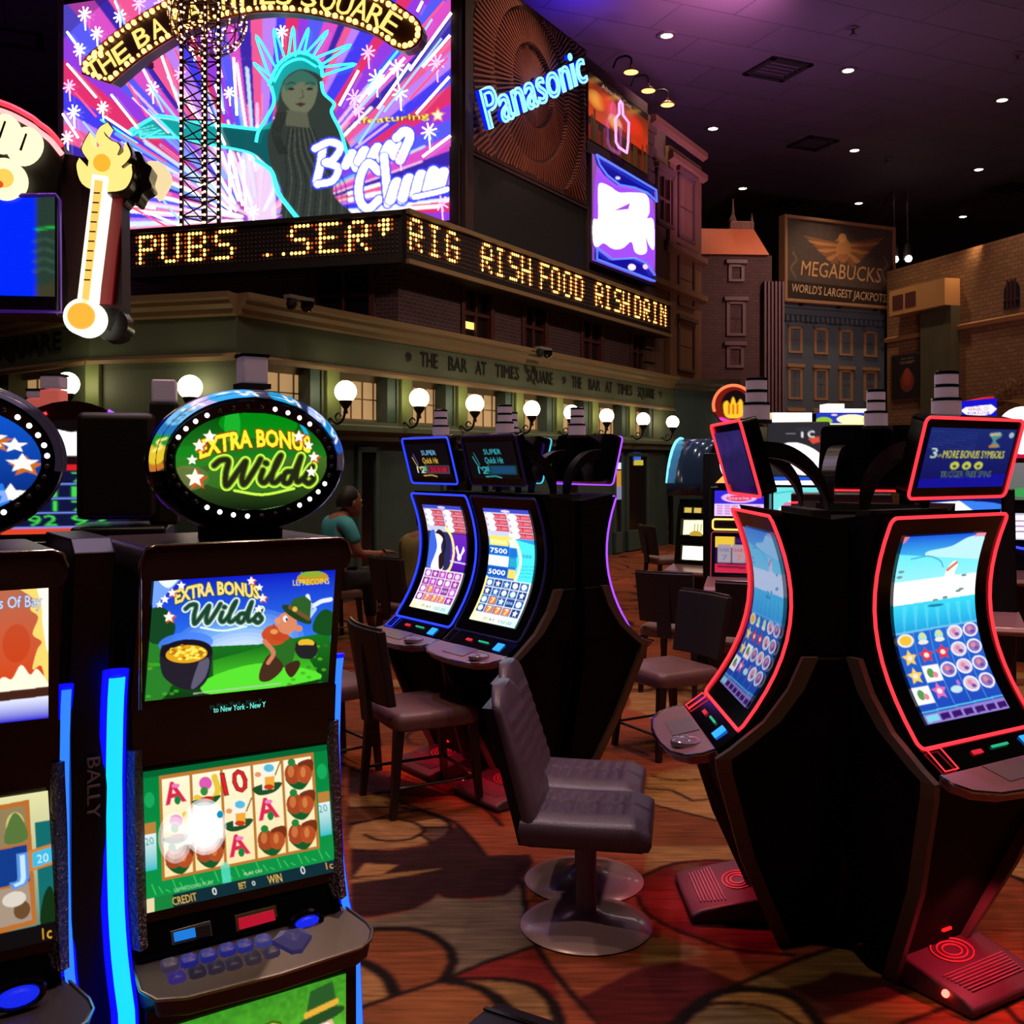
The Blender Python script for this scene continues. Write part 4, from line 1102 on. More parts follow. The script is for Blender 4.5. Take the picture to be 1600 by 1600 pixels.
AMB = neon('amber_bulb', (255, 190, 96), 3.4, False); AMB2 = neon('amber_dim_bulb', (235, 92, 30), 0.9, False); OFFB = mat('unlit_bulb', (58, 34, 30), .4)
MBODY = mat('marquee_body', (30, 18, 18), .6)
def marquee(name_label, O, rz, L, z0, z1, words, dx, frame):
    t = thing('scrolling_letter_sign', name_label, 'sign', O, rz)
    MB().box(0, L, 0, .35, z0 - .12, z1 + .08).build('sign_body', MBODY, t)
    q = MB(); q.box(0, L, -.05, .02, z1 + .02, z1 + .08).box(0, L, -.05, .02, z0 - .12, z0 - .06); q.build('frame_rail', frame, t)
    rows = 8; dz = (z1 - z0) / rows
    lit, dim, off = MB(), MB(), MB()
    on = {}
    for s0, wd, pitch in words:
        for k, ch in enumerate(wd):
            if ch == ' ': continue
            for r, row in enumerate(F57[ch].split()):
                for c, bit in enumerate(row):
                    col = int(round((s0 + k * pitch) / dx)) + c
                    if bit == '1': on[(col, r)] = 1
    r3 = random.Random(5)
    for c in range(int(L / dx)):
        for r in range(rows):
            x = (c + .5) * dx; z = z1 - (r + .5) * dz
            b = (c, r) in on
            tgt = lit if b else (dim if ((c - 1, r) in on or (c + 1, r) in on) and r3.random() < .75 else off)
            rr = dx * (.42 if b else .3)
            ring = [(x + rr * math.cos(q * PI / 3), -.004, z + rr * math.sin(q * PI / 3)) for q in range(6)]
            tgt.add(ring + [(x, -.02, z)], [(q, (q + 1) % 6, 6) for q in range(6)])
    lit.build('lit_bulb_pattern', AMB, t, kind='stuff'); dim.build('dim_bulb_pattern', AMB2, t, kind='stuff'); off.build('unlit_bulb_pattern', OFFB, t, kind='stuff')
    return t
cr = Vector((-1.35, 13.07, 0)); dl_ = Vector((-.961, .276, 0)); Lm = 4.15
ol = cr + dl_ * Lm
def mt(px):
    a = (px - 800) / 1600; return (a * ol.y - ol.x) / (LU.x - a * LU.y)
marquee('amber bulb letter sign reading PUBS, wrapped along the left face of the building', ol, LRZ, Lm - .06, 4.34, 4.81,
        [(mt(214), 'PUBS', .4), (mt(405), '...', .2), (mt(455), "SER'", .4)], .0595, MBODY)
s0 = (cr - FO).dot(FU)
marquee('amber bulb letter sign reading FOOD, running along the long front of the building', cr, FRZ, fs(1048) - s0, 4.33, 4.83,
        [(.06, 'RIG', .405), (fs(752) - s0, 'RISH', .385), (fs(843) - s0, 'FOOD', .41), (fs(930) - s0, 'RISH', .385), (fs(992) - s0, 'DRIN', .41)], .0595, CORN)

# sunburst panel with the neon brand name
o_ = -.3
sun = thing('sunburst_panel', 'maroon panel of radiating wooden ribs behind the blue neon letters', 'sign panel', FO - FN * .3, FRZ)
a0, a1 = fs(735, o_), fs(916, o_); zs0, zs1 = 6.23, 8.98
RIBM = mat('sunburst_ribs', (126, 66, 52), .6, noise=(6, .15)); 
MB().box(a0, a1, 0, .1, zs0, zs1).build('backing', mat('sunburst_back', (58, 26, 28), .8), sun)
cxs, czs = fs(828, o_), fz(828, 135, o_)
m = MB()
for ring, (r0, r1, n, zt) in enumerate(((.12, .62, 56, .05), (.66, 1.15, 84, .06), (1.2, 1.75, 120, .05), (1.8, 3.2, 150, .06))):
    for k in range(n):
        a = 2 * PI * (k + .5 * ring) / n; ca, sa = math.cos(a), math.sin(a)
        def lim(r):
            for _ in range(40):
                x, z = cxs + r * ca, czs + r * sa
                if a0 + .03 < x < a1 - .03 and zs0 + .03 < z < zs1 - .03: return r
                r -= .05
            return 0
        e = lim(r1)
        if e <= r0 + .05: continue
        w_ = .011 + .006 * ring * .5
        P = [(cxs + r * ca - sgn * w_ * sa, y, czs + r * sa + sgn * w_ * ca) for r, y in ((r0, -.02 - zt), (e, -.02)) for sgn in (-1, 1)]
        Q = [(p[0], 0, p[2]) for p in P]
        m.add(P + Q, [(0, 1, 3, 2), (0, 2, 6, 4), (1, 5, 7, 3), (0, 4, 5, 1), (2, 3, 7, 6)])
m.build('rib_pattern', RIBM, sun)
MB().box(a0 - .3, a0, -.05, .12, 4.5, zs1 + .3).build('side_post', SIGNW, sun)
nm = thing('neon_name_sign', 'blue outlined neon brand name slanting across the sunburst panel', 'neon sign', FO - FN * .1, FRZ)
p0 = Vector((fs(760, -.1), 0, fz(760, 203, -.1))); p1 = Vector((fs(913, -.1), 0, fz(913, 127, -.1)))
th = math.atan2(p1.z - p0.z, p1.x - p0.x); Ln = (p1 - p0).length
Mt = Matrix.Translation(p0) @ Matrix.Rotation(-th, 4, 'Y') @ Matrix.Rotation(R(90), 4, 'X')
MB().text('Panasonic', .58, Mt, .06, width=Ln).build('letter_halo', neon('deep_blue', (10, 30, 235), 1.0, False), nm)  # deep blue glowing faces stand in for the tubes' halo
loops, ex = text_outline('Panasonic', .0)
sx = Ln / (ex[1] - ex[0]); sz = .58 / .72
m = MB()
for lp in loops: m.tube([Mt @ Vector(((x - ex[0]) * sx, y * sz, .06)) for x, y in lp], .02, 6, True)
m.build('neon_outline_pattern', neon('ice_blue', (120, 215, 255), 2.2, False), nm, smooth=70)
m = MB()
for f_ in (.05, .35, .65, .95):
    q = Mt @ Vector((Ln * f_, .2, 0)); m.tube([(q.x, 0, q.z), (q.x, .22, q.z)], .02, 6)
m.build('standoff', DCHROME, nm)

# poster with the neon bottle
bp = thing('neon_bottle_poster', 'fiery skyline poster with a pink neon bottle right of the sunburst panel', 'poster', FO - FN * .28, FRZ)
a0, a1, zb0, zb1 = fs(918, -.28), fs(1011, -.28), 7.42, 8.6
cvb = Cv(120, 100, bg=C(40, 14, 10))
cvb.grad([(0, .1), (1, .1), (1, .65), (0, .65)], C(120, 40, 14), C(200, 60, 20))
for cx_, cy_, r, c_ in ((.12, .35, .14, C(255, 170, 60, .9)), (.3, .3, .16, C(225, 60, 20)), (.75, .35, .18, C(235, 50, 20)), (.42, .5, .12, C(255, 190, 90, .9)), (.85, .55, .12, C(200, 40, 16))):
    for q in range(5): cvb.ell(cx_, cy_, r * (1 - q * .18), r * (1 - q * .18), c_, al=.3)
rr = random.Random(8)
for k in range(26):
    x = k / 26; h_ = rr.uniform(.15, .5); cvb.poly([(x, 1), (x, 1 - h_), (x + .03, 1 - h_), (x + .03, 1)], C(60 + rr.random() * 60, 26 + 30 * rr.random(), 18))
cvb.text('Absolut Cut', .2, .1, .07, C(190, 150, 120), .5)
cvb.poly([(0, 0), (1, 0), (1, .03), (0, .03)], C(20, 10, 10))
picture('poster_sheet', quad((a0, -.02, zb1), (a1, -.02, zb1), (a1, -.02, zb0), (a0, -.02, zb0)), cvb, 110, 90, bp)
MB().box(a0 - .03, a1 + .03, -.01, .1, zb0 - .25, zb1 + .03).build('frame', SIGNW, bp)
def fP(px, py, o, base): return Vector((fs(px, o), base - o, fz(px, py, o)))
m = MB(); m.tube([Vector((fs(x, -.2), -.1, fz(x, y, -.2))) for x, y in ((966, 162), (966, 178), (960, 186), (961, 222), (965, 230), (978, 239), (980, 222), (981, 192), (972, 180), (971, 163), (968, 158))], .024, 6, True)
m.build('neon_bottle_outline', neon('violet', (255, 130, 255), 2.6, False), bp, smooth=60)

# blue neon beer sign, overexposed white script
bs = thing('neon_beer_sign', 'bright white script neon sign in blue neon ribbons below the bottle poster', 'neon sign', FO - FN * .28, FRZ)
q4 = [(922, 240), (1021, 300), (1021, 443), (922, 407)]
cvn = Cv(110, 150, q4, bg=C(120, 60, 150))
cvn.grad([(922, 240), (1021, 300), (1021, 443), (922, 407)], C(150, 80, 150), C(130, 70, 170))
cvn.poly(spline([(930, 262), (960, 285), (1000, 300), (1018, 320), (1018, 425), (985, 405), (950, 408), (926, 385)], 5, True), C(170, 80, 255, 1.0))
WW = C(255, 250, 255, 2.5)
cvn.poly(spline([(934, 288), (950, 292), (965, 302), (985, 302), (1008, 306), (1012, 330), (1008, 342), (1018, 345), (1019, 388), (1012, 384), (1006, 370), (1008, 392), (1000, 398), (990, 394), (984, 378), (970, 388), (955, 389), (940, 380), (930, 386), (924, 378), (924, 345), (932, 342), (932, 310)], 5, True), WW)
cvn.poly([(953, 331), (968, 324), (983, 317), (980, 328)], C(170, 80, 230))
BLF = C(18, 14, 150)
top = spline([(925, 243), (1019, 298), (1020, 316), (1005, 302), (985, 294), (962, 290), (942, 275), (930, 258)], 1, True)
bot = spline([(926, 388), (950, 406), (985, 404), (1004, 412), (1016, 428), (1020, 441), (926, 406)], 1, True)
cvn.poly(top, BLF); cvn.poly(bot, BLF)
cvn.ell(963, 279, 4, 2.5, C(230, 220, 255)); cvn.ell(985, 418, 6, 5, C(255, 210, 230, 1.6)); cvn.ell(1006, 417, 4, 4, C(255, 200, 220, 1.2))
def nsP(x, y): return Vector((fs(x, -.3), -.02, fz(x, y, -.3)))
picture('lit_face', quad(*[nsP(*p) for p in q4]), cvn, 100, 140, bs)
MB().box(fs(921, -.3), fs(1022, -.3), 0, .1, 5.25, 7.2).build('backing', SIGNW, bs)
for lp in (top, bot): MB().tube([nsP(x, y) + Vector((0, -.05, 0)) for x, y in lp], .02, 6, True).build('neon_ribbon_outline', neon('ribbon_blue', (60, 90, 255), 2.4, False), bs, smooth=60)

# gooseneck lamps above the poster
for k, (px, py) in enumerate(((986, 113), (1013, 142), (1043, 164))):
    c = Vector((fs(px, .1), 0, fz(px, py, .1)))
    g = thing('gooseneck_lamp', ('first', 'middle', 'last')[k] + ' of three brass gooseneck lamps stepping along the top of the bottle poster', 'wall lamp', FO + FU * c.x + FN * .1 + Vector((0, 0, c.z)), FRZ, 'gooseneck sign lamps')
    MB().lathe([(.15, 0), (.15, .015), (.08, .06), (.03, .1), (.02, .15)], 16).build('shade', mat('lamp_brass', (150, 110, 60), .35, .7), g, smooth=50)
    MB().lathe([(0, -.004), (.13, -.004), (.13, .01), (0, .02)], 16).build('lamp_glow', neon('lamp_amber', (255, 190, 100), 3.0, False), g)
    MB().tube(spline([(0, 0, .13), (0, 0, .25), (0, .1, .32), (0, .28, .3), (0, .36, .15)], 5), .02, 6).build('gooseneck_arm', MATTE, g, smooth=60)
spot('poster_lamp_light', tuple(FO + FU * fs(985) + FN * .3 + Vector((0, 0, 8.7))), tuple(FO + FU * fs(985) - FN * .3 + Vector((0, 0, 7.5))), (1, .7, .4), 40, 120, .8, .1)
spot('sunburst_light', tuple(FO + FU * fs(800) + FN * 3.0 + Vector((0, 0, 5.4))), tuple(FO + FU * fs(835) - FN * .3 + Vector((0, 0, 7.4))), (1, .55, .4), 130, 60, .9, .1)

# globe lamps
GLOBE = neon('globe_glass', (255, 238, 186), 8.0, True)
IRON = mat('cast_iron', (26, 22, 20), .5, .4)
gproto = None
glab = ['first lamp of the front row, right above the oval slot topper', 'second lamp of the front row', 'third lamp of the front row', 'fourth lamp of the front row, middle of the row',
        'fifth lamp of the front row, half behind a machine candle', 'sixth lamp of the front row', 'seventh lamp of the front row, above a door', 'last lamp of the front row at the building corner']
def globe(loc, rz, txt):
    global gproto
    if gproto is None:
        g = thing('globe_lamp', '', 'globe lamp', loc, rz, 'white globe lamps along the bar')
        MB().sphere((0, 0, 0), .125, 20, 14).build('glass_globe', GLOBE, g, smooth=80)
        MB().lathe([(.03, -.25), (.02, -.2), (.05, -.16), (.07, -.13), (.075, -.1)], 14).build('fitter', IRON, g, smooth=50)
        MB().tube(spline([(0, 0, -.22), (0, .05, -.33), (0, .14, -.36), (0, .22, -.3), (0, .29, -.36)], 5), .016, 6).build('bracket_arm', IRON, g, smooth=60)
        MB().tube(spline([(0, .06, -.28), (.0, .1, -.24), (0, .15, -.28), (0, .12, -.33)], 4), .01, 6).build('scroll', IRON, g, smooth=60)
        gproto = g
    else: g = copy_thing(gproto, loc, rz)
    g['label'] = 'glowing white globe lamp, ' + txt
for k, s in enumerate(GS):
    p = FO + FU * s + FN * .3; globe((p.x, p.y, 2.47), FRZ, glab[k])
globe(PX(297, 605, 10.48), math.atan2(-.49, 1.722), 'alone on the plain corner wall left of the oval topper')
globe(PX(105, 600, 10.75), math.atan2(-.49, 1.722), 'beside the olive pilaster at the far left')
globe(PX(1146, 667, 21.0), R(10), 'on the teal end wall behind the round red neon topper')
# security cameras under the ledge
for px, py, o, txt in ((468, 478, 0, 'grey security camera on the ledge above the oval topper'), (850, 553, 0, 'grey security camera on the ledge above the raised letters')):
    p = FO + FU * fs(px, .3) + FN * .3
    c = thing('security_camera', txt, 'security camera', (p.x, p.y, fz(px, py, .3)), FRZ, 'ledge security cameras')
    MB().box(-.18, .18, -.04, .06, .06, .1).box(-.02, .02, 0, .28, .05, .09).build('mount', mat('camera_grey', (120, 112, 108), .5), c)
    MB().lathe([(.07, .06), (.07, .0), (.05, -.04), (0, -.06)], 14, (.12, 0, 0)).build('dome', GLOSS, c, smooth=60)
    MB().lathe([(.05, .06), (.06, .0), (.04, -.05), (0, -.06)], 12, (-.12, 0, 0)).build('floodlight', MATTE, c, smooth=60)

# ---------------------------------------------------------------- curved-screen machines
_zf = [1.486, 1.36, 1.24, 1.15, 1.07, .94, .81]; _ff = [.066, .02, .0, .003, .02, .076, .164]
_pc = np.polyfit(_zf, _ff, 4)
def fr(z): return np.polyval(_pc, z)
SIDEB = mat('side_panel_black', (4, 3, 3), .65, spec=.12, noise=(20, .2))
PLUM = mat('deck_plum', (150, 104, 112), .28, .2)
LENSW = mat('tower_lens', (196, 176, 186), .35, emit=(150, 130, 150), k=.22)
LENSW.cycles.emission_sampling = 'NONE'
RUBB = mat('footrest_rubber', (78, 50, 62), .5)
def tower(parent, x, y, z, tiers=((.045, .05), (.036, .032), (.036, .03)), sq=False):
    o = MB(); r0, h0 = tiers[0]
    o.lathe([(r0 * 1.15, 0), (r0 * 1.15, .012), (r0 * .9, .014)], 20, (x, y, z))
    base = o.build('tower_light', MATTE, parent, smooth=40)
    z += .012
    for k, (r, h) in enumerate(tiers):
        MB().lathe([(r, .0), (r, h)], 20, (x, y, z)).build('tower_lens', LENSW, base, smooth=40)
        MB().lathe([(r * .95, h), (r * 1.03, h + .002), (r * 1.03, h + .009), (r * .8, h + .012)], 20, (x, y, z)).build('tower_ring', GLOSS, base, smooth=40)
        z += h + .011
    return base
def wave_machine(label, loc, rz, edge, art, top_art, w=.56, k_edge=2.0, back=-.17, group=None, foot=True, top_edge=None, res=(90, 150), deckglow=(20, 120, 255), flip=False, towers=None, fx=0.0, led=False, glow=0.0, lean=0.0):
    t = thing('slot_machine', label, 'slot machine', loc, rz, group)
    h = w / 2
    # upper body behind the screen
    zz = np.linspace(.8, 1.5, 15)
    MB().prism([(-(fr(z) - .035), z) for z in zz] + [(-back, 1.47), (-back, .8)], -h - .012, h + .012, 'x').build('cabinet', SIDEB, t, smooth=30)
    # lower base with its knee under the deck, narrowing to the floor
    hw = lambda z: np.interp(z, [0, .72, 1.1], [.14, h + .03, h + .03]); lx_ = lambda z: lean * max(0, .72 - z) / .72
    prof = [(.045, 1.046), (.0, .95), (-.075, .85), (-.225, .735), (-.225, .70), (.05, 0), (-back - .02, 0), (-back - .005, .72), (-back - .005, 1.046)]
    MB().loft([[(sx * hw(z) + lx_(z), y, z) for y, z in prof] for sx in (-1, 1)]).build('base', SIDEB, t, bevel=.006)
    for sx in (-1, 1):
        m = MB(); rings = []
        for y, z in [(0.035, 1.05), (-.01, .95), (-.085, .85), (-.19, .765), (-.235, .735), (-.228, .69), (-.12, .36), (.045, 0.0)]:
            x = sx * (hw(z) + .004) + lx_(z)
            rings.append([(x - .012, y - .014, z), (x + .012, y - .014, z), (x + .012, y + .034, z), (x - .012, y + .034, z)])
        m.loft(rings).build('side_trim', mat('bronze_trim', (92, 78, 72), .4, .3), t)
    # curved bezel
    zb0, zb1 = .81, 1.486
    rows = [[(x, -(fr(z) + dy), z) for x, dy in ((-h, 0), (h, 0), (h, -.04), (-h, -.04))] for z in np.linspace(zb0, zb1, 22)]
    bz = MB().loft(rows).build('screen_bezel', GLOSS, t, smooth=35)
    # edge light along the bezel
    def ep(x, z): return (x, -(fr(z) + .004), z)
    pth = [ep(x, z) for x, z in rrect(-h, h, zb0, zb1, .022)]
    full = []
    for a, b in zip(pth, pth[1:] + pth[:1]):
        n = max(1, int(abs(a[2] - b[2]) / .05)); full += [ep(a[0] + (b[0] - a[0]) * q / n, a[2] + (b[2] - a[2]) * q / n) for q in range(n)]
    MB().tube(full, .0056, 8, True).build('edge_light', edge, t, smooth=80)
    # screen picture
    sx0, sx1, sz0, sz1 = -h + .085, h - .085, .865, 1.425
    def S(U, V):
        z = sz1 + (sz0 - sz1) * V; x = sx0 + (sx1 - sx0) * U
        return np.array([x, -(fr(z) + .006), z])
    picture('screen', S, art, res[0], res[1], t)
    # panel and button deck
    MB().loft([[(-h, -.16, .812), (h, -.16, .812), (h, -.12, .79), (-h, -.12, .79)], [(-h, -.245, .752), (h, -.245, .752), (h, -.2, .72), (-h, -.2, .72)]]).build('lower_panel', GLOSS, t)
    q = []
    for x, f in ((-.30, .243), (-.31, .285), (-.285, .335), (-.21, .372), (-.1, .386), (0, .39), (.1, .386), (.21, .372), (.285, .335), (.31, .285), (.30, .243)):
        q.append((x * w / .58, f))
    zd = lambda f: .765 - (f - .215) * .24
    dk = MB(); n = len(q)
    dk.add([(x, -f, zd(f)) for x, f in q] + [(x * .97, -f + .02, zd(f) - .035) for x, f in q], [tuple(range(n)), tuple(range(n, 2 * n))] + [(i, (i + 1) % n, n + (i + 1) % n, n + i) for i in range(n)])
    dk = dk.build('button_deck', PLUM, t, bevel=.006)
    MB().tube([(x, -f, zd(f) - .004) for x, f in q], .006, 6).build('deck_rim', CHROME, dk, smooth=60)
    s = -1 if flip else 1
    def on(x0, x1, f0, f1, name, m, up=.004):
        z0_, z1_ = zd(f0), zd(f1)
        return MB().loft([[(x0, -f0, z0_ - .004), (x1, -f0, z0_ - .004), (x1, -f0, z0_ + up), (x0, -f0, z0_ + up)], [(x0, -f1, z1_ - .004), (x1, -f1, z1_ - .004), (x1, -f1, z1_ + up), (x0, -f1, z1_ + up)]]).build(name, m, dk)
    on(-.12, .06, .25, .34, 'touch_pad', mat('pad_grey', (120, 100, 110), .25), .003)
    b = MB(); cx_ = .17 * w / .58
    b.lathe([(.05, 0), (.05, .014), (.035, .022), (0, .024)], 20, (cx_, -.315, zd(.315) - .002)).build('spin_button', mat('spin_clear', (150, 130, 150), .1, .3), dk, smooth=50)
    def onp(x0, x1, s0, s1, name, m):
        f0, z0_ = .165 + .08 * s0, .812 - .06 * s0; f1, z1_ = .165 + .08 * s1, .812 - .06 * s1
        return MB().loft([[(x0, -f0 - .001, z0_), (x1, -f0 - .001, z0_), (x1, -f0 - .004, z0_ + .003), (x0, -f0 - .004, z0_ + .003)], [(x0, -f1 - .001, z1_), (x1, -f1 - .001, z1_), (x1, -f1 - .004, z1_ + .003), (x0, -f1 - .004, z1_ + .003)]]).build(name, m, t)
    onp(.155 * w / .58, .21 * w / .58, .3, .75, 'card_reader_light', neon('reader_blue', (30, 130, 255), 2.2, False))
    onp(.0, .08, .4, .48, 'message_strip', neon('message_green', (40, 190, 140), .9, False))
    onp(-.1, -.055, .42, .56, 'ticket_slot_light', neon('slot_red', (235, 40, 60), .9, False))
    m = MB(); a = [(-h + .015, 0, .12), (-h + .015, 0, .88), (-h + .075, 0, .88), (-h + .075, 0, .12)]
    m.tube([(x, -(.165 + .08 * s_) - .004, .812 - .06 * s_ + .004) for x, _, s_ in a], .0025, 5, True).build('bill_slot_outline', edge, t)
    # top box leaning forward over the player
    hb = w * .42
    tb0, tb1 = Vector((0, -.084, 1.545)), Vector((0, -.152, 1.79)); d = tb1 - tb0; Lb = d.length; d.normalize(); nrm = Vector((0, -d.z, d.y))
    if nrm.y > 0: nrm = -nrm
    def tp(x, s_, o): return Vector((x, 0, 0)) + tb0 + d * s_ + nrm * o
    ol = rrect(-hb, hb, 0, Lb, .02)
    tb = MB(); n = len(ol)
    tb.add([tp(x, s_, 0) for x, s_ in ol] + [tp(x * .96, s_, -.055) for x, s_ in ol], [tuple(range(n)), tuple(range(n, 2 * n))] + [(i, (i + 1) % n, n + (i + 1) % n, n + i) for i in range(n)])
    tb = tb.build('top_box', GLOSS, t, smooth=40)
    MB().tube([tp(x, s_, .003) for x, s_ in ol], .005, 8, True).build('edge_light', top_edge or edge, tb, smooth=80)
    picture('top_screen', quad(tp(-hb + .03, Lb - .03, .005), tp(hb - .03, Lb - .03, .005), tp(hb - .03, .035, .005), tp(-hb + .03, .035, .005)), top_art, 80, 50, tb)
    for sx in (-1, 1):
        x = sx * hb * .62
        m = MB(); P = spline([(.0 - .075, 1.70), (.02, 1.685), (.10, 1.63), (.145, 1.55), (.15, 1.45)], 5)
        for a, b in zip(P[:-1], P[1:]):
            m.loft([[(x - .026, a[0], a[1] - .026), (x + .026, a[0], a[1] - .026), (x + .026, a[0], a[1] + .026), (x - .026, a[0], a[1] + .026)], [(x - .026, b[0], b[1] - .026), (x + .026, b[0], b[1] - .026), (x + .026, b[0], b[1] + .026), (x - .026, b[0], b[1] + .026)]])
        m.build('support_arm', BLACK, t, smooth=30)
    MB().box(-hb * .8, hb * .8, .09, .15, 1.42, 1.50).build('neck', MATTE, t)
    tower(t, 0, -.045, 1.788) if towers is None else tower(t, 0, -.045, 1.788, towers)
    if foot:
        F = Matrix.Translation((fx, .02, 0))
        f = MB().prism([(.1, .0), (-.25, 0), (-.26, .03), (-.22, .05), (.04, .10), (.1, .10)], -.19, .19, 'x', F).build('footrest', RUBB, t, bevel=.012)
        m = MB(); zf = lambda y: .0525 + (y + .22) * .192
        for r in (.07, .05, .032): m.tube([F @ Vector((r * 1.15 * math.cos(a_), -.05 - .8 * r * math.sin(a_), zf(-.05 - .8 * r * math.sin(a_)))) for a_ in np.linspace(0, 2 * PI, 20)[:-1]], .0028, 5, True)
        m.build('footrest_emblem', mat('emblem_red', (210, 90, 100), .4), f)
        m = MB()
        for k in range(8):
            yy = -.125 - k * .012; m.box(-.15 + k * .003, .15 - k * .003, yy - .004, yy, zf(yy) - .004, zf(yy) + .003, F)
        m.build('grip_rib_pattern', mat('rib_grey_rose', (150, 104, 118), .5), f)
        MB().box(-.02, .02, -.035, -.02, .14, .148, F).build('added_kick_light', neon('kick_red', (255, 20, 20), 2.5), t)  # added strip, gives the red footrest glow a source
        if led:
            MB().sphere(F @ Vector((-.2, -.17, .05)), .012, 8, 6).build('marker_light', neon('marker_red', (255, 60, 50), 12.0), f)
        if glow: spot('kick_glow', (fx, -.19, .36), (fx, -.10, .02), (1, .06, .10), glow * 4, 120, .8, .03, parent=t)
    return t

# ---- pictures for the curved screens (u right, v down)
WHT = C(255, 255, 255)
def art_pay(theme):
    """pay-table on top, feature picture in the middle, symbol grid below"""
    cv = Cv(120, 200, bg=C(20, 20, 60), ss=2)
    cv.poly([(0, 0), (1, 0), (1, .26), (0, .26)], C(196, 200, 226, 1.0))
    cv.poly([(0, 0), (1, 0), (1, .035), (0, .035)], C(60, 70, 190)); cv.ell(.5, .02, .1, .012, C(220, 200, 240))
    for c in range(2):
        for r in range(4 if c else 3):
            x0 = .03 + c * .5; y0 = .045 + r * .055
            cv.poly([(x0, y0), (x0 + .46, y0), (x0 + .46, y0 + .048), (x0, y0 + .048)], C(190, 30, 50))
            cv.ell(x0 + .09, y0 + .024, .1, .026, C(250, 245, 255, 1.2))
            cv.text('50,000'[(r + c) % 2:], x0 + .2, y0 + .038, .028, C(255, 170, 190), .24)
    if theme == 'purple':
        cv.poly([(0, .26), (.62, .26), (.62, .62), (0, .62)], C(40, 44, 90))
        cv.grad([(.6, .27), (1, .27), (1, .62), (.6, .62)], C(110, 40, 190), C(80, 20, 160))
        cv.poly(spline([(.05, .3), (.2, .26), (.25, .45), (.15, .62), (.02, .6)], 5, True), C(60, 100, 220))
        cv.poly(spline([(.2, .27), (.33, .25), (.4, .32), (.34, .42), (.46, .62), (.14, .62), (.24, .42)], 5, True), C(250, 235, 225, 1.4))
        cv.poly(spline([(.2, .28), (.3, .24), (.42, .27), (.47, .4), (.4, .5), (.4, .34), (.3, .29)], 4, True), C(36, 20, 26))
        cv.poly(spline([(.3, .5), (.42, .46), (.46, .6), (.36, .62)], 4, True), C(40, 26, 34))
        cv.line([(.5, .22), (.62, .3), (.68, .45), (.64, .6), (.55, .65)], .055, C(250, 215, 120, 1.2), smooth=True)
        cv.poly([(.76, .38), (.82, .46), (.79, .48), (.72, .4)], C(255, 250, 255, 1.3)); cv.poly([(.92, .38), (.86, .46), (.86, .49), (.95, .42)], C(255, 250, 255, 1.3)); cv.ell(.83, .49, .05, .03, C(255, 250, 255, 1.3))
        cv.line([(.62, .535), (1, .545)], .02, C(230, 210, 255))
        g0, g1, pal = C(150, 40, 150), C(190, 70, 190), (C(245, 210, 240), C(240, 140, 60), C(160, 240, 230), C(250, 240, 250))
    else:
        cv.grad([(0, .26), (1, .26), (1, .63), (0, .63)], C(40, 150, 220), C(30, 100, 190))
        cv.poly([(.62, .27), (1, .3), (1, .63), (.62, .63)], C(70, 215, 235, 1.1))
        cv.poly([(.02, .25), (.5, .25), (.44, .335), (.02, .335)], C(240, 205, 90, 1.1)); cv.text('BONUS', .06, .32, .035, C(255, 250, 220, 1.2), .34)
        cv.poly([(0, .345), (.45, .345), (.45, .42), (0, .42)], C(20, 90, 190)); cv.text('7500', .03, .405, .045, C(240, 250, 255, 1.4), .38)
        cv.poly([(0, .43), (.45, .43), (.45, .52), (0, .52)], C(235, 252, 255, 1.25))
        cv.poly([(0, .53), (.45, .53), (.45, .61), (0, .61)], C(16, 80, 180)); cv.text('5000', .03, .597, .045, C(240, 250, 255, 1.4), .38)
        for y, cc in ((.27, C(230, 240, 255)), (.35, C(30, 110, 200)), (.44, C(40, 160, 200)), (.54, C(245, 200, 90, 1.1))): cv.poly([(.47, y), (.62, y), (.64, y + .075), (.47, y + .075)], cc)
        cv.line([(.5, .235), (.62, .3), (.7, .42), (.7, .52), (.66, .62)], .05, C(250, 235, 170, 1.3), smooth=True)
        cv.text('***', .74, .45, .06, C(20, 60, 140), .2)
        for k in range(4): cv.line([(.72, .5 + k * .03), (1, .49 + k * .03)], .006, C(30, 140, 210))
        g0, g1, pal = C(20, 60, 130), C(30, 100, 170), (C(250, 250, 255), C(245, 130, 40), C(190, 220, 250), C(220, 235, 255))
    cv.poly([(0, .63), (1, .63), (1, .94), (0, .94)], C(230, 235, 245))
    rg = random.Random(11)
    for c in range(5):
        for r in range(4):
            x0 = .03 + c * .19; y0 = .64 + r * .073
            cv.poly([(x0, y0), (x0 + .175, y0), (x0 + .175, y0 + .066), (x0, y0 + .066)], g0 if (c + r) % 2 else g1)
            k = rg.randrange(5)
            cc = pal[k % 4]
            if k == 1: cv.poly([(x0 + .02, y0 + .006), (x0 + .155, y0 + .006), (x0 + .155, y0 + .06), (x0 + .02, y0 + .06)], cc); cv.text('7', x0 + .055, y0 + .055, .046, C(255, 245, 230, 1.2), .07)
            elif k in (0, 3): cv.ell(x0 + .087, y0 + .033, .055, .024, cc)
            elif k == 2: cv.text('BAR', x0 + .02, y0 + .045, .026, cc, .135)
            else: cv.star(x0 + .087, y0 + .033, .06, cc, asp=.5)
    if theme != 'purple': cv.poly([(0, .62), (.04, .62), (.04, .94), (0, .94)], C(250, 220, 130, 1.2))
    cv.grad([(0, .94), (1, .94), (1, 1), (0, 1)], C(250, 240, 180, 1.15), C(190, 240, 250, 1.15), True)
    cv.text('PLAY  150.00', .3, .985, .03, C(90, 50, 60), .6)
    return cv
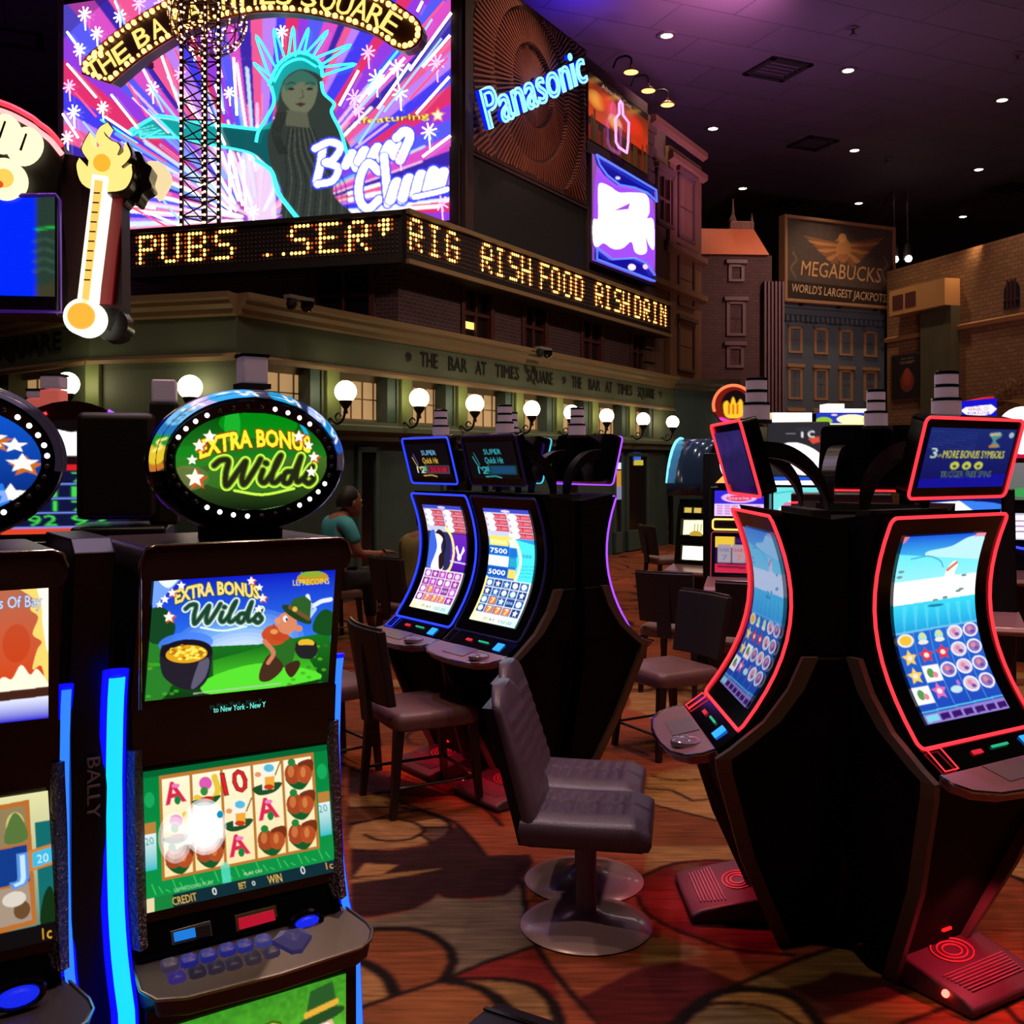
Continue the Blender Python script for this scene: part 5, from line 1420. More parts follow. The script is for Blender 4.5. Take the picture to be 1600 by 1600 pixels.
def art_quick(tint):
    cv = Cv(90, 56, bg=C(9, 8, 14))
    t = (lambda *c: C(*c)) if tint is None else (lambda *c: C(*[a * b for a, b in zip((max(c),) * 3, tint)]))
    cv.text('SUPER', .36, .34, .14, t(120, 190, 235), .36, 0)
    cv.text('Quick Hit', .35, .58, .17, t(235, 190, 70), .38); cv.star(.55, .7, .06, t(220, 50, 30))
    cv.line([(.1, .4), (.17, .62), (.27, .78)], .012, t(240, 200, 90), smooth=True); cv.line([(.14, .3), (.22, .62)], .008, t(120, 110, 220))
    cv.poly([(.38, .64), (.97, .64), (.95, .88), (.36, .88)], t(70, 60, 80)); cv.poly([(.45, .67), (.93, .67), (.92, .85), (.44, .85)], t(110, 18, 40) if tint is None else C(20, 70, 110))
    if tint is None: cv.text('25,028', .5, .83, .13, C(200, 40, 60), .38)
    cv.text('12', .16, .87, .2, t(240, 240, 250), .2); cv.poly([(.33, .68), (.4, .66), (.4, .8), (.33, .82)], t(80, 180, 90))
    cv.line([(.3, .95), (.5, .93), (.62, .97)], .02, t(200, 160, 70))
    return cv
def art_sea(dim=1.0, hue=0):
    cv = Cv(130, 220, bg=C(90, 215, 245))
    cv.grad([(0, 0), (1, 0), (1, .14), (0, .14)], C(20, 90, 225), C(70, 200, 250))
    cv.poly(spline([(.3, .1), (.6, .07), (.8, .02), (1, .03), (1, .2), (.75, .24), (.5, .18)], 5, True), C(190, 240, 255, 1.1))
    cv.poly([(.0, 0), (.06, 0), (.03, .03), (0, .04)], C(235, 130, 140)); cv.poly([(.88, 0), (1, 0), (1, .02), (.86, .022)], C(245, 150, 170))
    cv.grad([(0, .1), (1, .16), (1, .3), (0, .3)], C(110, 235, 250, 1.1), C(160, 240, 255, 1.1))
    cv.line([(.15, .13), (.35, .12), (.5, .15), (.56, .19)], .012, C(50, 170, 210), smooth=True)
    cv.poly(spline([(.6, .22), (.68, .16), (.74, .18), (.72, .24), (.86, .28), (.8, .31), (.62, .28)], 4, True), C(250, 240, 235, 1.2)); cv.line([(.62, .21), (.72, .17)], .03, C(235, 120, 90))
    cv.poly([(0, .26), (1, .24), (1, .37), (0, .39)], C(255, 255, 255, 1.25))
    for x, y in ((.06, .2), (.05, .23), (.84, .25), (.82, .33), (.78, .34), (.5, .38), (.62, .37)): cv.ell(x, y, .035, .008, C(120, 150, 150))
    cv.grad([(0, .4), (1, .37), (1, .57), (0, .59)], C(60, 225, 250, 1.05), C(25, 140, 225))
    for k in range(7): cv.poly([(.1 + k * .13, .4), (.16 + k * .13, .4), (.1 + k * .14, .57)], C(110, 235, 255), .4)
    cv.ell(.5, .41, .1, .008, C(30, 130, 170))
    cv.grad([(0, .54), (1, .52), (1, 1), (0, 1)], C(40, 110, 215), C(30, 70, 190))
    cv.line([(0, .545), (1, .525)], .02, C(110, 200, 240))
    rg = random.Random(2)
    for c in range(5):
        for r in range(4):
            x = .1 + c * .2; y = .585 + r * .093 - c * .004
            k = [(0, 1, 2, 3, 4), (5, 6, 6, 3, 4), (5, 7, 4, 3, 4), (7, 8, 9, 3, 4)][r][c]
            if k == 0: cv.ell(x, y, .095, .036, C(245, 240, 225)); cv.ell(x, y, .07, .026, C(250, 200, 60))
            elif k in (1, 2): cv.ell(x, y, .05, .03, C(160, 235, 235)); cv.ell(x + .01, y - .01, .025, .014, C(250, 220, 120)); cv.ell(x, y + .024, .06, .012, C(250, 240, 225))
            elif k in (3, 4): cv.ell(x, y, .095, .04, C(235, 235, 250, 1.1)); cv.ell(x, y, .075, .031, C(150, 120, 190) if k == 4 else C(225, 190, 220)); cv.ell(x - .01, y - .006, .03, .014, C(230, 140, 160)); cv.ell(x + .02, y + .012, .03, .01, C(120, 80, 170))
            elif k in (5, 6, 8): cv.star(x, y, .09, (C(255, 215, 90), C(235, 50, 70), 0, C(235, 110, 200))[k - 5], inner=.5, asp=.5); cv.ell(x, y, .03, .013, C(255, 240, 220))
            elif k == 7: cv.poly([(x - .1, y - .04), (x + .1, y - .04), (x + .1, y + .045), (x - .1, y + .045)], C(245, 245, 255, 1.1)); cv.ell(x - .02, y, .04, .025, C(90, 160, 80)); cv.ell(x + .03, y + .012, .03, .015, C(240, 140, 160))
            else: cv.ell(x, y + .01, .07, .018, C(200, 235, 245)); cv.ell(x + .05, y - .02, .02, .015, C(190, 120, 210))
    for c in range(1, 5): cv.line([(c * .2, .54), (c * .2, .93)], .006, C(90, 160, 235))
    cv.line([(0, .945), (1, .935)], .012, C(90, 200, 240))
    cv.poly([(0, .955), (1, .945), (1, 1), (0, 1)], C(150, 130, 215))
    for k in range(6): cv.poly([(.18 + k * .14, .963), (.29 + k * .14, .96), (.29 + k * .14, .99), (.18 + k * .14, .993)], C(60, 20, 110))
    cv.poly([(.02, .963), (.16, .96), (.16, .99), (.02, .993)], C(130, 220, 245))
    cv.a *= dim
    return cv
def art_trig():
    cv = Cv(90, 62, bg=C(8, 14, 70))
    cv.grad([(0, 0), (1, 0), (1, 1), (0, 1)], C(26, 40, 110), C(6, 10, 90))
    for k in range(7): cv.line([(.02, .06 + k * .045), (.55, .08 + k * .045)], .006, C(40, 60, 130))
    cv.poly([(0, .86), (1, .78), (1, 1), (0, 1)], C(14, 16, 150))
    cv.text('3', .06, .5, .17, C(200, 225, 220), .07); cv.text('OR', .14, .48, .05, C(200, 210, 90), .05)
    cv.text('MORE BONUS SYMBOLS', .2, .5, .13, C(214, 214, 60), .72)
    for k in range(3): cv.ell(.36 + k * .14, .63, .05, .065, C(200, 205, 80)); cv.ell(.36 + k * .14, .64, .022, .03, C(40, 60, 60))
    cv.text('TRIGGER FREE SPINS', .22, .83, .11, C(80, 106, 100), .6)
    cv.poly(spline([(.68, .08), (.8, .06), (.83, .12), (.77, .2), (.84, .3), (.72, .32), (.74, .2)], 4, True), C(80, 140, 140)); cv.line([(.7, .1), (.8, .08)], .03, C(190, 180, 150)); cv.line([(.72, .3), (.8, .28)], .03, C(190, 120, 60))
    cv.ell(.95, .1, .03, .045, C(170, 190, 200))
    return cv
def art_dark(c0=(24, 20, 60), c1=(14, 10, 40)):
    cv = Cv(40, 30); cv.grad([(0, 0), (1, 0), (1, 1), (0, 1)], C(*c0), C(*c1)); cv.noise(.25, 8, 1)
    return cv
RED = neon('edge_red', (255, 44, 54), 2.1); BLU = neon('edge_blue', (30, 50, 255), 2.4); PUR = neon('edge_purple', (140, 60, 255), 2.2)
CYA = neon('edge_cyan', (60, 190, 225), 1.2, False); DIMB = neon('edge_dim', (20, 14, 60), .5, False)
sea = art_sea(); sea2 = art_sea(.62)
sea2.poly([(0, 0), (1, 0), (1, .55), (0, .55)], C(60, 130, 200), .55)
pay1, pay2 = art_pay('purple'), art_pay('blue')
pay1.a *= 1.2; pay2.a *= 1.3
wave_machine('red edged curved slot machine at the right frame edge showing an underwater game', (1.36, 3.30, 0), face_rz(.52, -.854), RED, sea, art_trig(), .58, res=(150, 250), led=True, glow=2.6, fx=.05, group='red edged curved machines')
wave_machine('red edged curved slot machine facing left, its blue screen seen at a sharp angle', (.88, 3.50, 0), face_rz(-1, 0), RED, sea2, art_dark((40, 34, 90), (24, 16, 54)), .57, res=(90, 150), fx=-.36, glow=1.6, lean=-.16, group='red edged curved machines')
wave_machine('red edged curved slot machine at the rear of its island, showing only its black back', (1.42, 4.02, 0), face_rz(.5, .866), RED, art_dark(), art_dark(), .56, res=(20, 30), group='red edged curved machines', foot=False)
core = MB().loft([[(x + dx * k, y + dy * k, z) for x, y, dx, dy in ((.99, 3.30, .02, .24), (1.07, 3.27, .04, .24), (1.25, 3.46, 0, .1), (1.34, 3.86, 0, 0), (1.15, 3.84, 0, 0), (1.02, 3.74, 0, 0))] for z, k in ((0, 1), (.75, 0), (1.46, 0))])
o = core.build('island_core', SIDEB); tag(o, 'black centre block joining the three red edged machines', 'machine island')
wave_machine('blue edged curved slot machine, far left one of the pair with pink purple screen', (-.35, 5.58, 0), face_rz(-.8, -.6), BLU, pay1, art_quick(None), .55, glow=1.0, group='curved machines of the middle island', res=(90, 150))
wave_machine('curved slot machine with unlit edge and bright blue pay table screen', (.0, 5.12, 0), face_rz(-.8, -.6), DIMB, pay2, art_quick((.25, .75, .8)), .55, glow=1.0, led=True, group='curved machines of the middle island', res=(100, 160))
wave_machine('purple edged curved slot machine seen from its back side, facing right', (.305, 5.336, 0), face_rz(.8, .6), PUR, art_dark(), art_dark(), .55, res=(20, 30), group='curved machines of the middle island')
wave_machine('cyan edged curved slot machine mostly hidden behind the bright pay table machine', (-.04, 5.796, 0), face_rz(.8, .6), CYA, art_dark(), art_dark(), .55, res=(20, 30), group='curved machines of the middle island')

# ---------------------------------------------------------------- the near bank: machines with oval toppers
BT = Vector((.827, .562, 0)).normalized(); BN = Vector((BT.y, -BT.x, 0))
BRZ = math.atan2(BT.y, BT.x)
BO = Vector((-.8115, 2.26, 0))
def sloc(px, py, f):
    """machine-local point seen at (px, py) at forward distance f"""
    a = (px - 800) / 1600; O = BO + BN * f
    t = (a * O.y - O.x) / (BT.x - a * BT.y); Y = (O + BT * t).y
    return Vector((t, -f, H - (py - 725) / 1600 * Y))
def sdeck(px, py, z0=.572, f0=.03, k=.42, up=0):
    lo, hi = -.05, .32
    for _ in range(40):
        f = (lo + hi) / 2; p = sloc(px, py, f)
        if p.z > z0 - (f - f0) * k: lo = f
        else: hi = f
    p.z += up
    return p
LBLUE = neon('strip_cyan', (20, 190, 255), 1.5); LBLUE2 = neon('strip_deep_blue', (10, 10, 255), 1.1); LBLUE3 = neon('strip_mid_blue', (40, 110, 255), 1.6)
RIMM = mat('topper_dark_metal', (60, 52, 60), .18, .9)
CABT = mat('cabinet_charcoal', (22, 17, 20), .35, noise=(30, .15))
SHELL = mat('shell_brown_metal', (74, 54, 56), .35, .5)
TEXC = mat('hammered_chrome', (130, 115, 130), .22, 1.0, bump=(120, 1.2))
def ellipse_pts(cx, cz, rx, rz, n=40): return [(cx + rx * math.cos(2 * PI * k / n), cz + rz * math.sin(2 * PI * k / n)) for k in range(n)]
TC = sloc(393, 721, .03)           # middle of the oval topper
def topper(parent, art, ringart, lit_set, full=True):
    cx, cz, y = TC.x, TC.z, TC.y
    n = 48
    body = []
    for (s, dy) in ((.62, .13), (.9, .10), (1.0, .04), (.99, .0), (.95, -.015), (.90, -.012)):
        body.append([(cx + .232 * s * math.cos(2 * PI * k / n), y + dy, cz + .166 * s * math.sin(2 * PI * k / n)) for k in range(n)])
    tb = MB().loft(body).build('oval_topper', RIMM, parent, smooth=50)
    # picture ring wrapped around the upper rim
    def SR(U, V):
        a = R(188) - U * R(196); s = .885 + .115 * (1 - V)
        return np.array([cx + .232 * s * np.cos(a), y - .020 + .018 * (1 - V) ** 2, cz + .166 * s * np.sin(a)])
    picture('rim_artwork', SR, ringart, 150, 12, tb)
    MB().loft([[(cx + rx * math.cos(2 * PI * k / n), y + dy, cz + rz * math.sin(2 * PI * k / n)) for k in range(n)] for rx, rz, dy in ((.206, .143, -.014), (.2, .138, -.022), (.178, .112, -.016), (.17, .1, -.01))]).build('bulb_ring', GLOSS, tb, smooth=50)
    def SO(U, V): return np.array([cx + .18 * (2 * U - 1), y - .019 + 0 * U, cz + .1125 * (1 - 2 * V)])
    picture('oval_screen', SO, art, 240, 150, tb, mask=lambda U, V: (2 * U - 1) ** 2 + (2 * V - 1) ** 2 < 1.0)
    for k in range(36):
        a = R(90 - 10 * k - 5)
        c = (cx + .191 * math.cos(a), y - .02, cz + .1255 * math.sin(a))
        MB().sphere(c, .0056, 8, 6).build('ring_bulb', neon('ring_bulb', (255, 255, 255), 4.0, False) if k in lit_set else mat('ring_bulb_off', (50, 46, 50), .2), tb, smooth=80)
    MB().box(cx - .09, cx + .09, y + .03, y + .12, 1.46, cz - .1).build('topper_neck', MATTE, parent, bevel=.01)
    c = sloc(394, 608, -.05)
    m = MB().box(c.x - .036, c.x + .036, c.y - .03, c.y + .03, c.z, c.z + .012)
    b = m.build('tower_light', MATTE, parent)
    MB().box(c.x - .031, c.x + .031, c.y - .026, c.y + .026, c.z + .01, c.z + .075).build('tower_lens', LENSW, b, bevel=.006)
    MB().box(c.x - .033, c.x + .033, c.y - .028, c.y + .028, c.z + .075, c.z + .082).build('tower_cap', GLOSS, b)
def slant_front(z): return float(np.interp(z, [0, .3, .5, .575, .666, .80, .97, 1.127, 1.41, 1.47], [.12, .12, .10, .045, .012, -.004, -.012, .0, .074, .088]))
def slant_machine(label, loc, s1, s2, ticker, top_args, belly, deck_full=True):
    t = thing('slot_machine', label, 'slot machine', loc, BRZ, 'near bank machines with oval toppers')
    W = .425
    zz = [0, .3, .5, .56, .62, .68, .75, .8, .9, .97, 1.05, 1.127, 1.2, 1.3, 1.41]
    MB().prism([(-(slant_front(z) - .012), z) for z in zz] + [(-(.06), 1.46), (.30, 1.46), (.34, 1.3), (.34, 0)], -.028, W + .028, 'x').build('cabinet', CABT, t, smooth=30)
    # top shell with rounded shoulders
    sh = []
    for s_, f in ((0, .09), (1, .05)):
        sh.append([(x, -f + s_ * .35, z) for x, z in rrect(-.032, W + .03, 1.40, 1.475, .025)])
    MB().loft(sh).build('top_shell', SHELL, t, smooth=40)
    MB().tube([(x, -.092, z) for x, z in [(-.032, 1.13)] + [p for p in rrect(-.032, W + .03, 1.0, 1.475, .03)][6:12][::-1][:0] + [(-.032, 1.44), (-.022, 1.468), (0, 1.476), (W, 1.476), (W + .022, 1.468), (W + .03, 1.44)]], .0035, 6).build('shell_edge', CHROME, t, smooth=60)
    # upper monitor
    A, B, Cc, D = sloc(240, 900, .076), sloc(523, 884, .076), sloc(511, 1065, .004), sloc(225, 1095, .004)
    off = Vector((0, -.006, 0))
    picture('upper_screen', quad(A + off, B + off, Cc + off, D + off), s1, 280, 190, t)
    g = MB(); q = [sloc(221, 880, .080), sloc(536, 862, .080), sloc(523, 1073, .0005), sloc(204, 1108, .0005)]
    g.loft([q, [p + Vector((0, .02, 0)) for p in q]]).build('monitor_glass', GLOSS, t)
    q = [sloc(206, 1104, .001), sloc(525, 1069, .001), sloc(522, 1158, -.011), sloc(207, 1200, -.011)]
    MB().loft([q, [p + Vector((0, .02, 0)) for p in q]]).build('middle_panel', GLOSS, t)
    # ticker message
    if ticker:
        p, e = sloc(331, 1112, .0), sloc(412, 1103, .0); th = math.atan2(e.z - p.z, e.x - p.x)
        MB().text(ticker, .0135, Matrix.Translation(p + Vector((0, -.012, 0))) @ Matrix.Rotation(-th, 4, 'Y') @ Matrix.Rotation(R(90), 4, 'X'), .001, width=(e - p).length).build('ticker_text', neon('ticker_mint', (110, 240, 220), 1.1, False), t)
    # lower monitor
    A, B, Cc, D = sloc(222, 1205, -.01), sloc(508, 1162, -.01), sloc(522, 1360, .014), sloc(228, 1425, .014)
    off = Vector((0, -.008, 0))
    picture('reel_screen', quad(A + off, B + off, Cc + off, D + off), s2, 280, 210, t)
    q = [sloc(214, 1198, -.012), sloc(516, 1152, -.012), sloc(530, 1378, .014), sloc(219, 1450, .014)]
    MB().loft([q, [p + Vector((0, .02, 0)) for p in q]]).build('reel_glass', GLOSS, t)
    # hammered chrome side rails
    for sx, x in ((-1, -.022), (1, W + .024)):
        m = MB(); rings = []
        for z in np.linspace(1.02, .60, 12):
            f = slant_front(z) + .004; w_ = .018 + .006 * math.sin((1.02 - z) * 7)
            rings.append([(x - w_, -f + .02, z), (x, -f - .014, z), (x + w_, -f, z), (x, -f + .03, z)])
        m.loft(rings).build('chrome_rail', TEXC, t, smooth=50)
    # edge light strips
    def strip(xc, wdt, mt, fo, z0, z1, nm, par):
        rings = []
        for z in np.linspace(z0, z1, 26):
            f = slant_front(z) + fo
            rings.append([(xc + wdt / 2 * math.cos(2 * PI * k / 10), -f + .012 + wdt * .35 * math.sin(2 * PI * k / 10), z) for k in range(10)])
        return MB().loft(rings).build(nm, mt, par, smooth=80)
    s_ = strip(-.063, .034, LBLUE, .02, .05, 1.19, 'edge_light', t)
    strip(-.063, .056, LBLUE2, .004, .04, 1.205, 'edge_light_housing', s_)
    s_ = strip(W + .046, .02, LBLUE3, -.005, .3, 1.17, 'edge_light', t)
    strip(W + .046, .034, LBLUE2, -.018, .3, 1.18, 'edge_light_housing', s_)
    # deck
    z0d, f0d, kd = .572, .03, .42
    def D3(x, f): return (x, -f, z0d - (f - f0d) * kd)
    ol = [(-.035, .02), (-.035, .105), (-.01, .135), (.05, .15), (.25, .158), (.45, .152), (.482, .14), (.5, .115), (.497, .09), (W + .035, .02)]
    n = len(ol)
    dk = MB().add([D3(*p) for p in ol] + [(x * .98 + .005, -f + .01, D3(x, f)[2] - .045) for x, f in ol], [tuple(range(n)), tuple(range(n, 2 * n))] + [(i, (i + 1) % n, n + (i + 1) % n, n + i) for i in range(n)]).build('button_deck', mat('deck_bronze_grey', (84, 72, 74), .32, .5), t, bevel=.006)
    MB().tube([D3(*p) for p in ol], .004, 6).build('deck_rim', CHROME, dk, smooth=60)
    # panel between monitor and deck
    q = [sloc(219, 1445, .014), sloc(530, 1375, .014), Vector((W + .02, -.045, .575)), Vector((-.02, -.045, .575))]
    MB().loft([q, [p + Vector((0, .04, 0)) for p in q]]).build('lower_panel', GLOSS, t)
    if deck_full:
        def pan(px, py):  # on the lower panel
            v = np.clip((py - 1445 + (px - 219) * .225) / 62, 0, 1.2); return sloc(px, py, .016 + .031 * v) + Vector((0, -.004, 0))
        def pquad(nm, pts, m, par=t, th=.004):
            P = [pan(*p) for p in pts]; return MB().loft([P, [p + Vector((0, th, 0)) for p in P]]).build(nm, m, par)
        fr_ = pquad('card_slot_frame', [(266, 1455), (328, 1438), (331, 1461), (268, 1476)], mat('slot_silver', (150, 150, 160), .3, .8))
        P = [pan(*p) + Vector((0, -.003, 0)) for p in ((270, 1456), (303, 1448), (305, 1462), (272, 1470))]
        MB().loft([P, [p + Vector((0, .002, 0)) for p in P]]).build('blue_display', neon('display_blue', (30, 130, 230), .9, False), fr_)
        P = [pan(*p) + Vector((0, -.003, 0)) for p in ((304, 1448), (326, 1443), (328, 1459), (306, 1464))]
        MB().loft([P, [p + Vector((0, .002, 0)) for p in P]]).build('dark_slot', MATTE, fr_)
        fr_ = pquad('ticket_slot_frame', [(366, 1430), (430, 1414), (434, 1438), (369, 1455)], mat('slot_gold', (170, 150, 110), .3, .8))
        P = [pan(*p) + Vector((0, -.003, 0)) for p in ((371, 1434), (426, 1420), (429, 1436), (373, 1451))]
        MB().loft([P, [p + Vector((0, .002, 0)) for p in P]]).build('red_slot', neon('slot_crimson', (200, 20, 50), .8, False), fr_)
        c = pan(477, 1436)
        e = MB().loft([[(c.x + r * math.cos(2 * PI * k / 20), c.y - dy, c.z + r * .55 * math.sin(2 * PI * k / 20)) for k in range(20)] for r, dy in ((.045, 0), (.042, .012), (.036, .014), (.03, .008))]).build('bill_acceptor', DCHROME, t, smooth=50)
        MB().loft([[(c.x + r * math.cos(2 * PI * k / 20), c.y - .006 - dy, c.z + r * .5 * math.sin(2 * PI * k / 20) - .003) for k in range(20)] for r, dy in ((.034, 0), (.02, .008), (.004, .01))]).build('blue_lens', neon('lens_blue', (20, 40, 235), 1.0, False), e)
        b1 = [(265, 1509), (295, 1502), (325, 1494), (355, 1485), (382, 1479), (411, 1471)]; b2 = [(276, 1527), (308, 1519), (337, 1512), (365, 1506), (395, 1498), (424, 1488)]
        cols = [(70, 60, 90), (40, 40, 150), (40, 44, 150), (44, 44, 150), (44, 50, 150), (70, 70, 150), (70, 50, 140), (52, 42, 62), (56, 46, 66), (60, 48, 64), (64, 52, 66), (66, 56, 80)]
        for k, (px, py) in enumerate(b1 + b2):
            c = sdeck(px, py); w_, d_ = .0145, .0105
            def bp(x, y, u): return (c.x + x, c.y + y, c.z + y * kd + u)
            rings = [[bp(sx * w_ * s, sy * d_ * s, u) for sx, sy in ((-1, -.6), (-.6, -1), (.6, -1), (1, -.6), (1, .6), (.6, 1), (-.6, 1), (-1, .6))] for s, u in ((1.15, -.002), (1.1, .005), (.85, .008))]
            MB().loft(rings).build('play_button', neon('button_%d' % k, cols[k], .55, False), dk, smooth=40)
        c = sdeck(457, 1471); rings = []
        for s, u in ((1, -.002), (.95, .006), (.5, .014), (.1, .016)):
            rings.append([(c.x + .042 * s * x, c.y - .03 * s * y, c.z - .03 * s * y * kd + u) for x, y in ((-1, -.3), (-.3, .9), (.2, 1), (1, .1), (.7, -.7), (-.4, -.9))])
        MB().loft(rings).build('spin_button', mat('gem_button', (90, 90, 130), .15, .2, emit=(60, 60, 140), k=.25), dk)
    else:
        c = Vector((W * .86, -.07, .575))
        e = MB().loft([[(c.x + r * math.cos(2 * PI * k / 20), c.y - dy, c.z + .012 + r * .55 * math.sin(2 * PI * k / 20)) for k in range(20)] for r, dy in ((.055, 0), (.052, .012), (.044, .014), (.038, .008))]).build('bill_acceptor', DCHROME, t, smooth=50)
        MB().loft([[(c.x + r * math.cos(2 * PI * k / 20), c.y - .008 - dy, c.z + .010 + r * .5 * math.sin(2 * PI * k / 20)) for k in range(20)] for r, dy in ((.042, 0), (.024, .008), (.004, .01))]).build('blue_lens', neon('lens_blue', (20, 40, 235), 1.0, False), e)
    # belly glass
    def SB(U, V): return np.array([-.0 + W * U, -.128 + 0 * U, .46 - .42 * V])
    picture('belly_glass', SB, belly, 150, 140, t)
    MB().box(-.028, W + .028, -.124, -.02, .0, .50).build('belly_frame', GLOSS, t)
    topper(t, *top_args)
    return t

# ---- pictures of the main machine (drawn in photo positions inside each display's corners)
def wilds_logo(cv, x0, y0, sc, fill, rim, wfill, wrim, tilt=-3.5):
    """arched yellow words over a hand-written word"""
    def arch_(U, W): return U, W + sc * 11 - ((U - 90 * sc) / (95 * sc)) ** 2 * 11 * sc
    for off, col in ((.1, rim), (.04, fill)):
        cv.text('EXTRA BONUS', x0, y0, 27 * sc, col, 180 * sc, -tilt * -1, off, warp=lambda U, W: (U, W * (1.0) + 9 * sc - ((U - 88 * sc) / (95 * sc)) ** 2 * 16 * sc))
    # script: W i l d s
    O = lambda pts: [(x0 + (20 + p[0]) * sc, y0 + (p[1]) * sc + tilt * p[0] * .0 * sc) for p in pts]
    st = [[(2, 16), (12, 8), (24, 9), (20, 30), (22, 48), (42, 22), (52, 10), (46, 34), (50, 46), (68, 20), (76, 6)],
          [(80, 24), (76, 38), (82, 44), (92, 34)], [(84, 12), (86, 13)], [(92, 34), (104, 14), (110, 0), (102, 12), (94, 38), (100, 44), (112, 34)],
          [(130, 26), (118, 28), (114, 42), (124, 44), (134, 24), (144, 2), (136, 30), (138, 43), (150, 36)], [(150, 36), (158, 24), (164, 18), (160, 28), (166, 38), (158, 46), (150, 42)]]
    for wd, col in ((17, wrim), (12, wrim * .25 + C(20, 60, 20) * .2), (8, wfill)):
        for s_ in st: cv.line(O(s_), wd * sc, col, 1, smooth=True)
    cv.line(O([(34, 56), (80, 63), (132, 54)]), 4 * sc, wrim, smooth=True)
def stars(cv, L, k=1.0):
    for x, y, r, warm in L:
        if warm: cv.star(x + r * .25, y + r * .2, r * 1.15, C(220, 90, 30, k))
        cv.star(x, y, r, C(255, 250, 225, 1.25 * k))
tcn = [(278, 648), (508, 648), (508, 794), (278, 794)]
ct = Cv(250, 160, tcn, bg=C(20, 60, 20))
ct.grad([(278, 640), (508, 640), (508, 720), (278, 720)], C(0, 70, 10), C(30, 130, 30)); ct.grad([(278, 715), (508, 715), (508, 800), (278, 800)], C(70, 110, 40), C(10, 22, 10))
ct.ell(400, 665, 60, 22, C(0, 165, 20), al=.6); ct.ell(360, 668, 12, 28, C(40, 210, 60), al=.5); ct.ell(300, 715, 34, 16, C(20, 140, 30), al=.7); ct.ell(296, 745, 30, 18, C(120, 130, 70), al=.6)
ct.ell(395, 745, 80, 22, C(60, 130, 40), al=.6)
for s_ in ((470, 655, 4, 60), ): ct.line([(467, 665), (478, 685)], 6, C(30, 180, 220))
wilds_logo(ct, 313, 712, .93, C(250, 225, 50, 1.25), C(120, 60, 10), C(36, 40, 20), C(190, 240, 70, 1.35))
stars(ct, [(327, 685, 10, 0), (312, 698, 10, 1), (302, 719, 8, 0), (306, 745, 14, 1), (462, 683, 10, 1), (478, 696, 8, 0), (486, 714, 9, 1), (482, 737, 9, 0)])
ct.line([(345, 791), (395, 795), (440, 788)], 1.5, C(90, 140, 70))
# rim artwork
cr_ = Cv(200, 16, bg=C(40, 34, 46))
for i, (u0, u1, col) in enumerate(((.0, .05, C(200, 120, 40)), (.03, .13, C(235, 200, 50)), (.1, .18, C(30, 150, 60)), (.15, .24, C(40, 120, 190)), (.2, .36, C(120, 190, 240, 1.1)), (.3, .4, C(200, 180, 235, 1.1)), (.36, .52, C(60, 170, 240, 1.1)), (.5, .56, C(60, 60, 90)), (.55, .66, C(20, 160, 220)), (.64, .7, C(30, 50, 90)), (.69, .78, C(170, 190, 250, 1.2)), (.76, .86, C(30, 150, 225)), (.85, .93, C(40, 90, 190)), (.92, 1, C(60, 50, 66)))):
    cr_.poly(spline([(u0, .1), ((u0 + u1) / 2, -.1), (u1, .3), (u1 - .01, .8), ((u0 + u1) / 2, 1.1), (u0 + .01, .9)], 4, True), col)
for u in (.08, .27, .45, .6, .72, .81): cr_.line([(u, .2), (u + .02, .7), (u + .04, .3), (u + .06, .8)], .012, C(240, 245, 255, 1.1) if u > .2 else C(250, 240, 120), smooth=True)
for u in (.21, .24, .27): cr_.text('S', u, .8, .5, C(40, 60, 90), .02)
# upper screen
c1 = [(240, 900), (523, 884), (511, 1065), (225, 1095)]
u1 = Cv(300, 200, c1, bg=C(0, 20, 230))
u1.grad([(225, 884), (523, 884), (523, 1010), (225, 1020)], C(0, 0, 200), C(50, 130, 255))
for q in range(9): u1.ell(365, 1012, 110 - q * 9, 60 - q * 6, C(150, 210, 255) if q < 5 else C(240, 250, 255, 1.15), rot=-12, al=.16)
u1.poly(spline([(240, 903), (262, 897), (285, 897), (270, 915), (255, 930), (238, 950)], 4, True), C(120, 170, 255)); u1.poly(spline([(246, 905), (268, 899), (280, 899), (262, 918)], 4, True), C(235, 245, 255, 1.1))
u1.line([(478, 930), (484, 945), (500, 938), (515, 935)], 7, C(235, 245, 255), smooth=True); u1.line([(484, 945), (478, 965), (490, 950)], 6, C(190, 220, 255), smooth=True)
u1.grad([(225, 1012), (400, 1005), (515, 985), (515, 1100), (225, 1100)], C(20, 120, 30), C(10, 60, 20))
u1.grad([(330, 1030), (420, 1005), (470, 1010), (500, 1060), (330, 1085)], C(20, 110, 30), C(80, 225, 40))
u1.poly(spline([(320, 1060), (400, 1035), (480, 1045), (490, 1062), (330, 1085)], 4, True), C(90, 230, 50, 1.05))
u1.poly(spline([(225, 1010), (250, 1000), (270, 1012), (262, 1080), (225, 1095)], 4, True), C(40, 130, 40))
u1.poly(spline([(230, 955), (255, 948), (272, 975), (262, 1000), (232, 1000)], 4, True), C(16, 70, 36)); u1.poly(spline([(490, 965), (505, 950), (522, 960), (518, 990), (488, 985)], 4, True), C(16, 80, 30))
for q in range(60):
    rg_ = random.Random(q); x = rg_.choice([rg_.uniform(228, 300), rg_.uniform(440, 512)]); y = rg_.uniform(1005, 1085) if x > 400 else rg_.uniform(1020, 1090)
    u1.ell(x, y, 4, 2.5, C(rg_.randint(20, 90), rg_.randint(110, 200), rg_.randint(20, 50)), al=.7)
